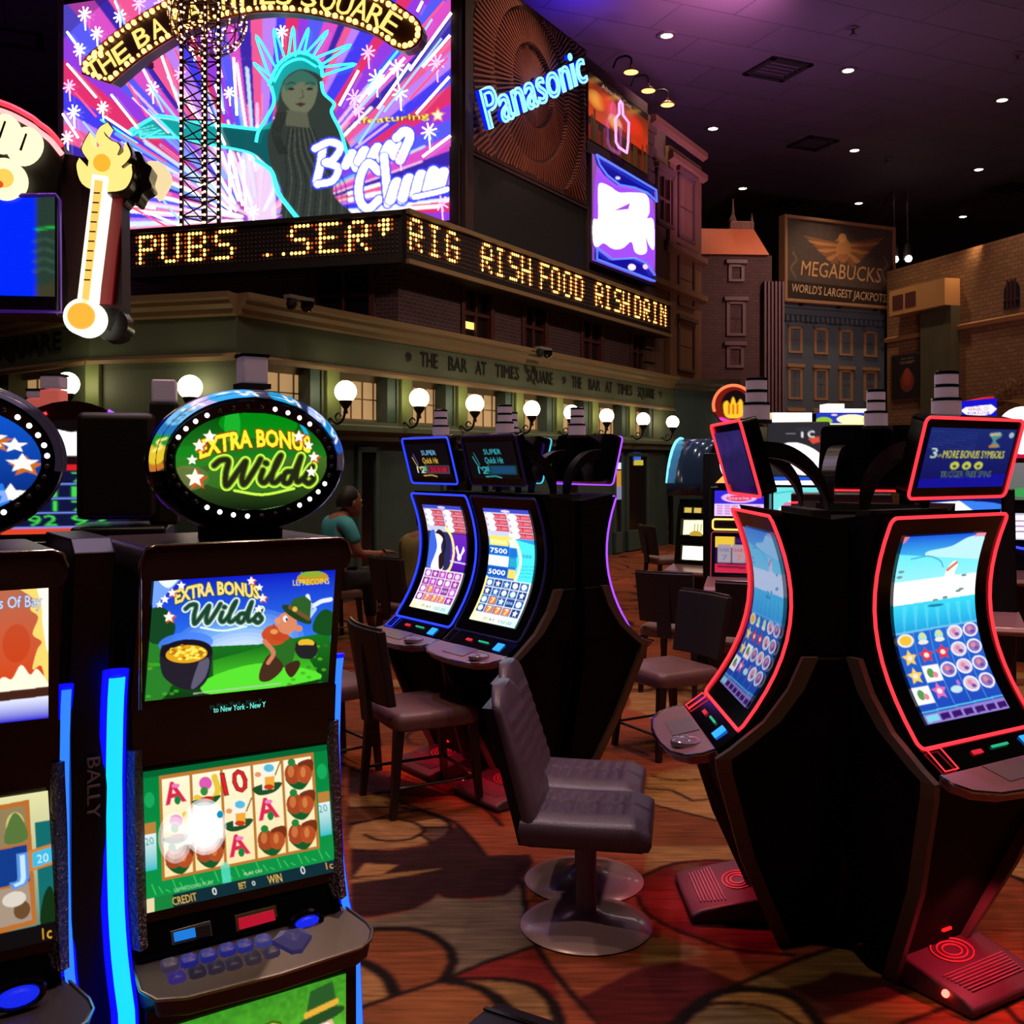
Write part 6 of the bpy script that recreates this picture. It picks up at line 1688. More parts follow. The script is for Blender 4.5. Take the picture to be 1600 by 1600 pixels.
# pot of gold
u1.ell(288, 1003, 42, 17, C(70, 130, 255), rot=-5, al=.8)
u1.poly(spline([(250, 1010), (256, 1005), (290, 1000), (326, 1010), (328, 1030), (322, 1058), (305, 1076), (278, 1074), (254, 1056), (248, 1030)], 5, True), C(34, 32, 44))
u1.poly(spline([(312, 1025), (324, 1030), (318, 1056), (302, 1074), (296, 1070)], 4, True), C(96, 92, 116))
u1.ell(289, 1016, 40, 19, C(22, 20, 30), rot=-4); u1.ell(289, 1020, 32, 14, C(235, 170, 30), rot=-4)
for q in range(44):
    rg_ = random.Random(q + 100); a_ = rg_.uniform(0, 2 * PI); r_ = rg_.uniform(0, 1) ** .5
    u1.ell(289 + 29 * r_ * math.cos(a_), 1020 + 12 * r_ * math.sin(a_) - 2, 3.4, 2.2, C(255, 235, 90, 1.1) if q % 3 else C(200, 120, 20))
# small figure of a bearded man in a green coat, and a small pot
u1.ell(476, 1006, 17, 9, C(30, 30, 36)); u1.ell(476, 1003, 13, 6.5, C(240, 190, 50)); u1.poly(spline([(459, 1008), (493, 1008), (488, 1026), (466, 1026)], 4, True), C(34, 34, 40))
u1.poly(spline([(432, 1000), (448, 992), (458, 1004), (452, 1036), (428, 1042), (422, 1030)], 4, True), C(40, 110, 36)); u1.poly(spline([(405, 1040), (420, 1020), (440, 1040), (420, 1062), (402, 1062)], 4, True), C(70, 46, 30)); u1.poly(spline([(442, 1040), (462, 1030), (466, 1040), (452, 1058)], 4, True), C(66, 40, 26))
u1.poly(spline([(405, 990), (420, 975), (446, 985), (440, 1002), (420, 1006)], 4, True), C(205, 80, 40)); u1.ell(445, 972, 16, 17, C(225, 140, 100)); u1.ell(431, 968, 5, 5, C(235, 150, 110)); u1.poly(spline([(424, 972), (434, 986), (450, 992), (440, 1000), (420, 994)], 4, True), C(200, 72, 36)); u1.ell(425, 985, 6, 4, C(235, 160, 90)); u1.ell(443, 965, 4, 5, C(245, 245, 255)); u1.ell(445, 966, 1.8, 2.5, C(20, 30, 60)); u1.ell(464, 980, 6, 5, C(225, 140, 100))
u1.ell(461, 958, 27, 8, C(30, 66, 30), rot=30); u1.poly([(447, 949), (455, 934), (473, 929), (484, 938), (482, 968)], C(44, 96, 42)); u1.line([(450, 947), (480, 965)], 6, C(120, 84, 44)); u1.ell(458, 950, 4, 4, C(230, 190, 80)); u1.line([(410, 1000), (424, 1018), (416, 1034)], 7, C(215, 130, 96), smooth=True)
wilds_logo(u1, 272, 938, .72, C(255, 222, 120, 1.1), C(10, 70, 40), C(20, 70, 50), C(225, 255, 235, 1.1))
stars(u1, [(281, 914, 7, 0), (267, 925, 7, 1), (256, 935, 7, 0), (248, 943, 6, 0), (262, 962, 9, 1), (389, 907, 7, 1), (402, 917, 6, 0), (407, 933, 7, 1), (401, 950, 7, 0)])
u1.ell(486, 902, 25, 10, C(200, 150, 40), rot=-3); u1.text('WILD', 468, 901, 8, C(70, 200, 60), 32, -3, .03); u1.text('LEPRECOINS', 455, 914, 9, C(250, 230, 90), 58, -3)
u1.line([(300, 1083), (435, 1067)], 2.2, C(190, 200, 180), al=.7)
# reels
c2 = [(222, 1205), (508, 1162), (522, 1360), (228, 1425)]
u2 = Cv(300, 220, c2, bg=C(10, 120, 60))
def hh(x, y): 
    """reel-board units (0..1) to photo position"""
    a = np.array(c2, float); return tuple((a[0] * (1 - x) + a[1] * x) * (1 - y) + (a[3] * (1 - x) + a[2] * x) * y)
def Q(x0, y0, x1, y1): return [hh(x0, y0), hh(x1, y0), hh(x1, y1), hh(x0, y1)]
u2.grad(Q(0, 0, 1, 1), C(0, 130, 60), C(10, 150, 70))
for k in range(26): u2.line([hh(.03 + k * .037, .80 + .03 * (k % 3)), hh(.05 + k * .037, .88)], 1.6, C(60, 200, 90))
u2.poly(Q(0, .0, 1, .045), C(0, 100, 50))
for x in (.02, .955):
    u2.ell(*hh(x + .01, .2), 8, 12, C(20, 170, 90)); u2.poly(Q(x - .02, .36, x + .04, .44), C(190, 130, 60)); u2.grad(Q(x - .02, .44, x + .04, .7), C(230, 245, 245), C(40, 190, 200)); u2.text('20', hh(x - .015, .42)[0], hh(x, .52)[1], 12, C(30, 160, 160), 14, -12)
u2.poly(Q(.085, .045, .925, .79), C(190, 120, 50))
for c in range(5):
    x0 = .10 + c * .165; u2.grad(Q(x0, .07, x0 + .15, .77), C(255, 246, 210, 1.05), C(255, 232, 170, 1.0))
sym = ['AHPB?'.replace('?', 'B'), None]
GRN = C(20, 90, 40)
def sy(c, r, kind, al=1.0):
    cx_, cy_ = hh(.10 + c * .165 + .075, .07 + (r + .5) * .232)
    if kind == 'A':
        u2.text('A', cx_ - 15, cy_ + 17, 33, C(225, 60, 120) if True else 0, 30, -12, .03); u2.text('A', cx_ - 15, cy_ + 17, 33, C(220, 40, 70), 30, -12); u2.line([(cx_ - 4, cy_ - 12), (cx_ + 2, cy_ - 12)], 6, C(240, 130, 190)); u2.ell(cx_ + 2, cy_ + 10, 5, 7, C(30, 130, 60))
    elif kind == '10':
        u2.text('10', cx_ - 19, cy_ + 18, 35, C(120, 20, 20), 38, -12, .03); u2.text('10', cx_ - 19, cy_ + 18, 35, C(225, 36, 40), 38, -12)
    elif kind == 'H':
        u2.line([(cx_ - 16, cy_ + 14), (cx_ + 4, cy_ + 20), (cx_ + 17, cy_ + 4), (cx_ + 12, cy_ - 18)], 9, C(235, 200, 60), smooth=True); u2.ell(cx_ - 2, cy_ - 8, 10, 10, C(225, 90, 180)); u2.ell(cx_ - 4, cy_ + 4, 6, 7, C(60, 140, 60)); u2.poly(spline([(cx_ - 24, cy_ + 20), (cx_, cy_ + 15), (cx_ + 22, cy_ + 10), (cx_ + 10, cy_ + 24), (cx_ - 10, cy_ + 28)], 4, True), GRN); u2.ell(cx_, cy_ + 16, 11, 4, C(190, 40, 20), rot=-10)
    elif kind == 'G':
        u2.poly(spline([(cx_ - 24, cy_ + 16), (cx_ - 5, cy_ + 8), (cx_ + 22, cy_ + 6), (cx_ + 12, cy_ + 20), (cx_ - 12, cy_ + 26)], 4, True), C(30, 80, 40)); u2.poly([(cx_ - 11, cy_ - 22), (cx_ + 12, cy_ - 25), (cx_ + 10, cy_ + 16), (cx_ - 8, cy_ + 18)], C(245, 240, 225, 1.05)); u2.poly([(cx_ - 5, cy_ - 2), (cx_ + 11, cy_ - 4), (cx_ + 10, cy_ + 15), (cx_ - 4, cy_ + 17)], C(245, 170, 60)); u2.ell(cx_ + 2, cy_ + 13, 8, 4, C(200, 60, 20)); u2.ell(cx_ + 2, cy_ - 16, 8, 6, C(90, 190, 220)); u2.line([(cx_ + 12, cy_ - 6), (cx_ + 20, cy_ - 26)], 2.5, C(150, 110, 50)); u2.ell(cx_ - 15, cy_ - 6, 5, 4, C(235, 150, 110))
    elif kind == 'B':
        u2.poly(spline([(cx_ - 20, cy_ + 8), (cx_, cy_ + 12), (cx_ + 20, cy_ + 6), (cx_ + 8, cy_ + 24), (cx_ - 8, cy_ + 22)], 4, True), GRN); u2.poly(spline([(cx_ + 0, cy_ - 16), (cx_ + 22, cy_ - 22), (cx_ + 22, cy_ - 2), (cx_ + 4, cy_ - 2)], 3, True), C(120, 50, 26)); u2.ell(cx_ - 8, cy_, 13, 16, C(170, 70, 34)); u2.ell(cx_ + 10, cy_ + 1, 12, 14, C(185, 80, 36)); u2.ell(cx_ - 11, cy_ - 3, 5, 9, C(215, 130, 70), al=.7); u2.ell(cx_ + 8, cy_ - 2, 4, 8, C(220, 140, 80), al=.7); u2.ell(cx_ - 10, cy_ - 17, 6, 6, C(40, 130, 60))
for c, col in enumerate((('A', 'H', 'B'), ('H', None, 'B'), ('10', 'G', 'A'), ('G', 'A', 'B'), ('B', 'B', 'B'))):
    for r, kk in enumerate(col):
        if kk: sy(c, r, kk)
for q in range(5): u2.ell(*hh(.32, .46), 34 - q * 4, 44 - q * 5, C(255, 255, 255, 1.3), al=.35)
for q in range(3): u2.ell(*hh(.16, .5), 26 - q * 5, 40 - q * 7, C(255, 255, 255, 1.2), al=.25)
u2.ell(*hh(.405, .39), 5, 6, C(0, 150, 190)); u2.line([hh(.42, .78), hh(.43, .97)], 13, C(90, 235, 205), al=.7)
u2.poly(Q(0, .905, 1, 1), C(10, 46, 56)); u2.poly(Q(.0, .9, .14, 1), C(20, 130, 60)); u2.text('CREDIT', *hh(.14, .985), 13, C(235, 190, 80), 38, -12); u2.text('0', *hh(.35, .975), 12, C(250, 250, 250), 7, -12); u2.text('BET', *hh(.49, .975), 11, C(235, 190, 80), 12, -12); u2.text('0', *hh(.56, .97), 8, C(250, 250, 250), 5, -12); u2.text('WIN', *hh(.645, .985), 14, C(245, 200, 90), 22, -12); u2.text('0', *hh(.82, .965), 13, C(250, 250, 250), 7, -12); u2.text('1c', *hh(.955, .97), 12, C(240, 160, 70), 11, -12); u2.poly(Q(0, .9, .04, 1), C(235, 220, 170)); u2.text('PLAY ON', *hh(.52, .88), 5, C(210, 240, 200), 28, -12); u2.text('LEPRECOINS PLAY', *hh(.15, .89), 6, C(150, 230, 170), 62, -12)
# belly
bl_ = Cv(150, 150, bg=C(70, 170, 40)); bl_.grad([(0, 0), (1, 0), (1, .6), (0, .6)], C(60, 150, 36), C(110, 200, 50)); bl_.noise(.25, 6, 2)
bl_.poly([(.7, .6), (.98, .6), (1, 1), (.6, 1)], C(200, 80, 40)); bl_.ell(.84, .33, .10, .15, C(235, 190, 150)); bl_.ell(.80, .3, .035, .05, C(250, 250, 255)); bl_.ell(.885, .29, .03, .05, C(250, 250, 255)); bl_.ell(.81, .31, .018, .028, C(20, 20, 20)); bl_.ell(.885, .3, .016, .026, C(20, 20, 20)); bl_.ell(.845, .42, .05, .03, C(190, 80, 60)); bl_.poly(spline([(.74, .36), (.78, .5), (.9, .5), (.95, .36), (.97, .6), (.85, .7), (.72, .6)], 4, True), C(205, 84, 40))
bl_.poly([(.76, .2), (.79, .04), (.92, .02), (.95, .17)], C(40, 90, 40)); bl_.ell(.855, .2, .14, .035, C(34, 76, 34), rot=-5); bl_.line([(.77, .165), (.94, .14)], .035, C(235, 180, 60))
for off, cc in ((.07, C(60, 90, 20)), (0, C(190, 225, 70))): bl_.text('WILD', .3, .3, .14, cc, .34, -4, off)
bl_.text('LEPRECOINS', .12, .5, .16, C(235, 200, 60), .6, -4, .03)
cu_ = C(150, 220, 60)
lit1 = {1, 2, 3, 4, 11, 12, 13, 14, 18, 19, 20, 21, 29, 30, 31, 32}
slant_machine('slot machine with green oval topper and reel screen of fifteen symbols, wholly in view', BO, u1, u2, 'to New York - New Y', (ct, cr_, lit1), bl_)
# the neighbour, mostly out of frame
ct2 = Cv(160, 110, bg=C(20, 80, 200)); ct2.grad([(0, 0), (1, 0), (1, 1), (0, 1)], C(16, 90, 215), C(6, 20, 90))
for x, y, r, wm in ((.74, .3, .09, 1), (.86, .36, .07, 0), (.9, .52, .09, 1), (.66, .5, .09, 0), (.84, .8, .1, 0)):
    ct2.star(x + .02, y + .03, r * 1.1, C(210, 110, 30)) if wm else 0; ct2.star(x, y, r, C(255, 252, 235, 1.2))
ct2.text('EXTRA', .1, .4, .2, C(240, 210, 60), .5); ct2.text('Wilds', .15, .75, .25, C(240, 250, 255), .5); ct2.poly([(.5, .75), (.8, .7), (.85, .95), (.5, .95)], C(40, 140, 255), .8)
v1 = Cv(320, 150, bg=C(210, 80, 20)); v1.grad([(0, 0), (1, 0), (1, .75), (0, .75)], C(190, 110, 80), C(225, 70, 14))
v1.poly(spline([(.86, .0), (1, .0), (1, .78), (.97, .6), (.93, .62), (.95, .48), (.97, .42), (.93, .36), (.955, .24), (.92, .18), (.93, .1)], 4, True), C(250, 215, 110, 1.1)); v1.poly(spline([(.95, .02), (1, 0), (1, .5), (.975, .3), (.97, .16)], 4, True), C(255, 250, 225, 1.2))
v1.poly(spline([(.74, .76), (.8, .66), (.84, .68), (.88, .58), (.92, .66), (.95, .62), (1, .74), (1, .82), (.74, .84)], 4, True), C(255, 242, 215, 1.15)); v1.ell(.86, .42, .06, .14, C(205, 60, 14), al=.6)
v1.grad([(0, .84), (1, .82), (1, 1), (0, 1)], C(235, 240, 255, 1.1), C(40, 30, 215)); v1.poly([(0, .79), (1, .76), (1, .83), (0, .86)], C(70, 36, 26))
v1.text('Winds Of Bay', .66, .16, .085, C(80, 110, 180), .31, 0, .04); v1.text('Winds Of Bay', .66, .16, .085, C(225, 240, 250), .31)
v2 = Cv(320, 150, bg=C(60, 150, 150)); v2.grad([(0, 0), (1, 0), (1, 1), (0, 1)], C(235, 230, 170), C(40, 120, 120)); v2.poly([(.935, .2), (1, .2), (1, 1), (.935, 1)], C(16, 110, 110)); v2.poly([(.6, .06), (.915, .04), (.92, .87), (.6, .9)], C(190, 112, 46))
for r, cc in enumerate((C(150, 130, 90), C(16, 60, 140), C(170, 150, 130))): v2.poly([(.62, .09 + r * .26), (.895, .075 + r * .26), (.9, .32 + r * .26), (.62, .335 + r * .26)], cc)
v2.text('J', .83, .55, .16, C(90, 150, 230), .055, 0, .06); v2.text('J', .83, .55, .16, C(200, 235, 255), .055); v2.ell(.85, .2, .04, .09, C(215, 200, 120)); v2.poly(spline([(.8, .3), (.84, .12), (.88, .16), (.9, .3)], 4, True), C(90, 120, 60)); v2.ell(.86, .76, .035, .06, C(110, 76, 46)); v2.ell(.83, .68, .05, .05, C(225, 215, 200))
v2.poly([(.9, .38), (1, .36), (1, .5), (.9, .52)], C(210, 130, 50)); v2.poly([(.915, .4), (1, .38), (1, .48), (.915, .5)], C(60, 190, 230)); v2.text('20', .935, .475, .06, C(220, 245, 255), .05)
v2.poly(spline([(.935, .88), (.95, .72), (.98, .64), (1, .7), (1, .9)], 4, True), C(16, 50, 20)); v2.poly([(0, .9), (1, .88), (1, 1), (0, 1)], C(12, 12, 14)); v2.text('1c', .94, .985, .08, C(250, 180, 60), .04)
cr2 = Cv(60, 12, bg=C(36, 28, 40)); cr2.poly([(.6, 0), (.75, 0), (.72, 1), (.6, 1)], C(80, 70, 90))
slant_machine('slot machine cut off by the left frame edge with blue oval topper', BO - BT * .63, v1, v2, '', (ct2, cr2, {4, 5, 6, 7, 8, 14, 15, 16, 22, 23}), Cv(20, 20, bg=C(20, 24, 30)), False)
# tall filler between the two machines
p = BO + BT * -.15
t = thing('machine_divider', 'tall black divider panel between the two oval topped slot machines', 'divider panel', p, BRZ, None)
MB().prism([(-.0, 0), (-.0, .95), (.03, 1.2), (-.02, 1.46), (.02, 1.49), (.30, 1.49), (.30, 0)], 0, .085, 'x').build('panel', mat('divider_black', (14, 9, 16), .4), t, bevel=.004)
m = MB(); m.text('BALLY', .028, Matrix.Translation((.03, -.004, 1.02)) @ Matrix.Rotation(R(90), 4, 'Y') @ Matrix.Rotation(R(90), 4, 'X'), .004, width=.13)
m.build('raised_mark', mat('mark_grey', (140, 122, 140), .4), t)

# ---------------------------------------------------------------- swivel chairs at the front
LEATH = mat('purple_black_leather', (84, 68, 84), .36, noise=(25, .12), bump=(160, .15))
LEATHB = mat('back_shell_black', (20, 17, 20), .35)
POLE = mat('grey_column', (120, 106, 114), .45, .1)
DOME = mat('satin_steel_base', (184, 152, 164), .3, .3, coat=.4)
def swivel_chair(label, loc, rz, group):
    t = thing('swivel_chair', label, 'swivel chair', loc, rz, group)
    # trumpet base and column
    MB().lathe([(.0, 0), (.23, 0), (.235, .006), (.225, .014), (.17, .026), (.10, .038), (.06, .05), (.045, .06), (0, .06)], 48).build('base', DOME, t, smooth=60)
    MB().lathe([(.037, .05), (.037, .30), (.042, .30), (.042, .345), (0, .345)], 24).build('column', POLE, t, smooth=40)
    # seat: deep cushion, channel stitched
    hw, y0, y1 = .197, -.235, .21
    nu, nv = 31, 27
    vs, fs = [], []
    def top(u, v):
        x = -hw + 2 * hw * u; y = y0 + (y1 - y0) * v
        e = min(u, 1 - u, .18) / .18; e2 = min(v, 1 - v, .16) / .16
        z = .415 + .028 * math.sqrt(max(e, 0)) * (.5 + .5 * math.sqrt(max(e2, 0))) + .03 * (1 - v) ** 6 * 0 + .02 * (v - .5) ** 2
        z -= .02 * max(0, .12 - v) / .12
        if .22 < u < .78 and .12 < v < .92:     # stitched channels running across
            z += .015 * abs(math.sin(v * PI * 9.5)) ** .5 - .012
        if abs(u - .5) < .02: z -= .006
        return (x, y, z)
    for j in range(nv * 2 - 1):
        for i in range(nu): vs.append(top(i / (nu - 1), j / (nv * 2 - 2)))
    m_ = nv * 2 - 1
    for j in range(m_ - 1):
        for i in range(nu - 1): fs.append((j * nu + i, j * nu + i + 1, (j + 1) * nu + i + 1, (j + 1) * nu + i))
    border = [i for i in range(nu)] + [j * nu + nu - 1 for j in range(1, m_)] + [(m_ - 1) * nu + i for i in range(nu - 2, -1, -1)] + [j * nu for j in range(m_ - 2, 0, -1)]
    b0 = len(vs); k = len(border)
    for b in border: x, y, z = vs[b]; vs.append((x * 1.02, y * 1.02, z - .03))
    for b in border: x, y, z = vs[b]; vs.append((x * .97, y * .97, .345))
    for q in range(k):
        q2 = (q + 1) % k
        fs.append((border[q], border[q2], b0 + q2, b0 + q)); fs.append((b0 + q, b0 + q2, b0 + k + q2, b0 + k + q))
    fs.append(tuple(b0 + k + q for q in range(k)))
    MB().add(vs, fs).build('seat_cushion', LEATH, t, smooth=55)
    MB().box(-hw * .94, hw * .94, y0 + .02, y1 - .02, .335, .37).build('seat_pan', LEATHB, t, bevel=.01)
    # backrest, leaning back, channel stitched in two columns
    rows = []
    n = 34
    for j in range(n + 1):
        v = j / n; z = .36 + .50 * v; yb = .165 + .13 * v + .015 * v * v
        wv = hw * (1.0 - .10 * v) if v < .8 else hw * (.92 - .55 * max(0, (v - .86) / .14) ** 2.2)
        th = .085 - .035 * v
        ring = []
        for q in range(24):
            a = 2 * PI * q / 24; cxv = math.copysign(abs(math.cos(a)) ** .55, math.cos(a)); syv = math.copysign(abs(math.sin(a)) ** .7, math.sin(a))
            y = yb + th * .5 * syv
            if syv < -.5 and .25 < abs(cxv) < .75 and .15 < v < .85: y -= .014 * abs(math.sin(v * PI * 11)) ** .5 - .008
            ring.append((wv * cxv, y, z))
        rows.append(ring)
    bk = MB().loft(rows).build('backrest', LEATH, t, smooth=50)
    sh = []
    for j in range(n + 1):
        v = j / n; z = .34 + .46 * v; yb = .185 + .118 * v + .015 * v * v
        sh.append([(hw * .96 * x * (1 - .12 * v), yb + d, z) for x, d in ((-1, -.03), (-.96, .03), (.96, .03), (1, -.03), (.9, .0), (-.9, .0))])
    MB().loft(sh).build('back_shell', LEATHB, bk, smooth=40)
    return t
sw1 = swivel_chair('black padded swivel chair nearest the viewer on a round steel base', (.265, 3.66, 0), face_rz(.98, -.17), 'pair of swivel chairs')
copy_thing(sw1, (.285, 4.055, 0), face_rz(.98, -.17), 'black padded swivel chair tucked behind the nearest swivel chair, touching it')

# ---------------------------------------------------------------- four legged upholstered chairs
WOODL = mat('dark_walnut_legs', (34, 22, 20), .4)
SEATM = mat('brown_leather_seat', (112, 76, 76), .4, noise=(18, .12))
BACKM = mat('dark_back_upholstery', (38, 30, 34), .5, noise=(18, .12))
BRASS = mat('stretcher_metal', (130, 110, 110), .25, .9)
def dining_chair(label, loc, rz, group):
    t = thing('upholstered_chair', label, 'chair', loc, rz, group)
    s = []
    for k, (g, z) in enumerate(((.93, .40), (1.0, .41), (1.02, .445), (.99, .475), (.9, .487))):
        s.append([(x * g, y * g, z) for x, y in rrect(-.225, .225, -.225, .215, .05)])
    MB().loft(s).build('seat', SEATM, t, smooth=50)
    r = []
    for j in range(9):
        v = j / 8; z = .52 + .36 * v; yb = .225 + .06 * v
        w_ = .205 + .012 * v
        r.append([(w_ * c, yb + .03 * (c * c) * -1 + (.022 if k else -.022) + .03, z) for k in (0, 1) for c in ((-1, -.5, 0, .5, 1) if not k else (1, .5, 0, -.5, -1))])
    b = MB().loft(r).build('backrest', BACKM, t, bevel=.008)
    MB().tube([(.212 * c, .285 + .03 * (1 - c * c), .885) for c in (-1, -.7, -.35, 0, .35, .7, 1)], .008, 6).build('top_rail', BRASS, b, smooth=60)
    MB().loft([[(x, y, z) for x, y in ((-.05, .22 + z * .1), (.05, .22 + z * .1), (.05, .245 + z * .1), (-.05, .245 + z * .1))] for z in (.42, .8)]).build('back_support', BACKM, t)
    for sx in (-1, 1):
        for sy, y, top in ((-1, -.19, .41), (1, .19, .41)):
            x = sx * .19; fx_, fy_ = x * 1.08, y * 1.18
            MB().loft([[(fx_ + a * .014, fy_ + c * .014, 0) for a, c in ((-1, -1), (1, -1), (1, 1), (-1, 1))], [(x + a * .022, y + c * .022, top) for a, c in ((-1, -1), (1, -1), (1, 1), (-1, 1))]]).build('leg', WOODL, t)
    m = MB()
    m.tube([(-.2, -.215, .14), (.2, -.215, .14)], .008, 6).build('front_stretcher', BRASS, t, smooth=60)
    for sx in (-1, 1): MB().tube([(sx * .2, -.21, .14), (sx * .2, .21, .14)], .008, 6).build('side_stretcher', WOODL, t, smooth=60)
    return t
ch = dining_chair('four legged brown chair pulled up to the blue pay table machine', (-.45, 5.03, 0), face_rz(.88, .47), 'four legged brown chairs')
G4 = 'four legged brown chairs'
for loc, rz, lb in (((-1.02, 5.55, 0), face_rz(.8, .6), 'four legged brown chair half hidden behind the green topped machine'),
                    ((.9, 5.95, 0), face_rz(-.86, -.5), 'four legged brown chair with plain dark back facing the purple edged machine'),
                    ((1.22, 7.5, 0), face_rz(.5, .86), 'four legged brown chair with bright top rail in front of the three reel machine'),
                    ((1.62, 6.9, 0), face_rz(.3, .95), 'four legged brown chair partly hidden by the left facing red edged machine'),
                    ((1.95, 12.9, 0), face_rz(.9, .3), 'small far four legged chair by the glass domed machine')):
    copy_thing(ch, loc, rz, lb)

# ---------------------------------------------------------------- background machines
def slot(label, loc, n, w, H1, screens, body=CABT, tilt=.10, group=None, deck_z=.75, extra=None):
    """upright machine: screens = [(name, z0, z1, inset, canvas)] on a leaning front"""
    t = thing('slot_machine', label, 'slot machine', loc, face_rz(*n), group); h = w / 2
    f = lambda z: -.12 - tilt * max(0, (deck_z - z) * .0) + tilt * (z - deck_z) / max(H1 - deck_z, .1)
    MB().prism([(-.12, deck_z), (-.12 + tilt, H1), (.3, H1), (.34, 0), (-.08, 0), (-.08, deck_z - .05)], -h, h, 'x').build('cabinet', body, t, bevel=.01)
    MB().prism([(-.1, deck_z + .02), (-.36, deck_z - .04), (-.38, deck_z - .07), (-.36, deck_z - .09), (-.1, deck_z - .12)], -h * 1.04, h * 1.04, 'x').build('button_deck', PLUM, t, bevel=.008)
    for nm, z0, z1, ins, cv in screens:
        o = .014
        picture(nm, quad((-h + ins, f(z1) - o, z1), (h - ins, f(z1) - o, z1), (h - ins, f(z0) - o, z0), (-h + ins, f(z0) - o, z0)), cv, 46, 40, t)
        MB().loft([[(x, f(z) - .012 + dy, z) for x, z in ((-h + ins - .015, z0 - .015), (h - ins + .015, z0 - .015), (h - ins + .015, z1 + .015), (-h + ins - .015, z1 + .015))] for dy in (0, .03)]).build('screen_frame', GLOSS, t)
    if extra: extra(t, h, f)
    return t
def cvs(bg, fn=None, n=(60, 50)):
    c = Cv(n[0], n[1], bg=bg)
    if fn: fn(c)
    return c
def neon_rect(parent, pts, r, m, nm='neon_edge'):
    MB().tube(pts, r, 6, True).build(nm, m, parent, smooth=60)
# three-reel machine with calendar-like upper screen (px 1115-1190)
def a_cal(c):
    c.poly([(0, 0), (1, 0), (1, .52), (0, .52)], C(60, 40, 220)); c.ell(.5, .28, .36, .2, C(225, 180, 250, 1.1)); c.ell(.5, .3, .26, .12, C(230, 60, 110)); c.text('Sizzle', .28, .35, .12, C(255, 220, 240), .42)
    c.poly([(0, .52), (1, .52), (1, 1), (0, 1)], C(235, 200, 245, 1.1))
    for k in range(6):
        for r in range(4): c.poly([(.05 + k * .155, .57 + r * .1), (.17 + k * .155, .57 + r * .1), (.17 + k * .155, .64 + r * .1), (.05 + k * .155, .64 + r * .1)], C(210, 150, 220))
def a_reel(c):
    c.poly([(0, 0), (.42, 0), (.42, .3), (0, .3)], C(240, 200, 60)); c.poly([(.44, .06), (1, .06), (1, .18), (.44, .18)], C(60, 30, 90))
    for k in range(3):
        c.poly([(.06 + k * .31, .22), (.34 + k * .31, .22), (.34 + k * .31, .72), (.06 + k * .31, .72)], C(170, 150, 165)); c.text('BAR', .09 + k * .31, .42, .1, C(200, 60, 40) if k else C(40, 110, 170), .22); c.text('7', .15 + k * .31, .66, .16, C(40, 130, 170) if k == 0 else C(210, 110, 60), .12)
    c.poly([(0, .76), (1, .78), (1, 1), (0, 1)], C(210, 40, 70)); c.poly([(.72, .86), (1, .78), (1, 1), (.72, 1)], C(245, 210, 60)); c.poly([(.06, .8), (.66, .82), (.66, .88), (.06, .86)], C(120, 20, 60))
def ex1(t, h, f):
    neon_rect(t, [(x, f(z) - .02, z) for x, z in rrect(-h + .03, h - .03, 1.135, 1.215, .02)], .008, neon('edge_amber', (255, 190, 90), 2.0, False))
    neon_rect(t, [(x, f(z) - .02, z) for x, z in rrect(-h + .02, h - .02, .74, 1.115, .02)], .004, neon('edge_rose', (170, 60, 70), .8, False))
    MB().box(-.16, .16, -.07, .02, 1.46, 1.5).build('topper_base', GLOSS, t)
    MB().prism([(.15 * math.cos(a), 1.66 + .17 * math.sin(a)) for a in np.linspace(0, 2 * PI, 28)[:-1]], -.06, .02, 'y').build('wheel_topper', neon('wheel_white', (255, 250, 250), 1.8, False), t)
    MB().prism([(-.18, 1.5), (.18, 1.5), (.12, 1.56), (-.12, 1.56)], -.075, -.02, 'y').build('topper_plaque', neon('plaque_gold', (240, 180, 90), 1.2, False), t)
    MB().box(-h * .5, h * .6, -.37, -.32, .73, .76).build('deck_light', neon('deck_white', (255, 240, 250), 1.3, False), t)
    MB().box(h * .4, h * .6, -.18, -.135, .80, .84).build('card_reader_light', neon('reader_blue', (30, 130, 255), 2.2, False), t)
slot('three reel slot machine with glowing white wheel topper and purple chart screen', (1.80, 8.1, 0), (-.3, -.95), .46, 1.47, [('reel_screen', .80, 1.08, .05, cvs(C(30, 12, 60), a_reel)), ('upper_screen', 1.24, 1.44, .04, cvs(C(60, 40, 200), a_cal))], group='upright background machines', extra=ex1)
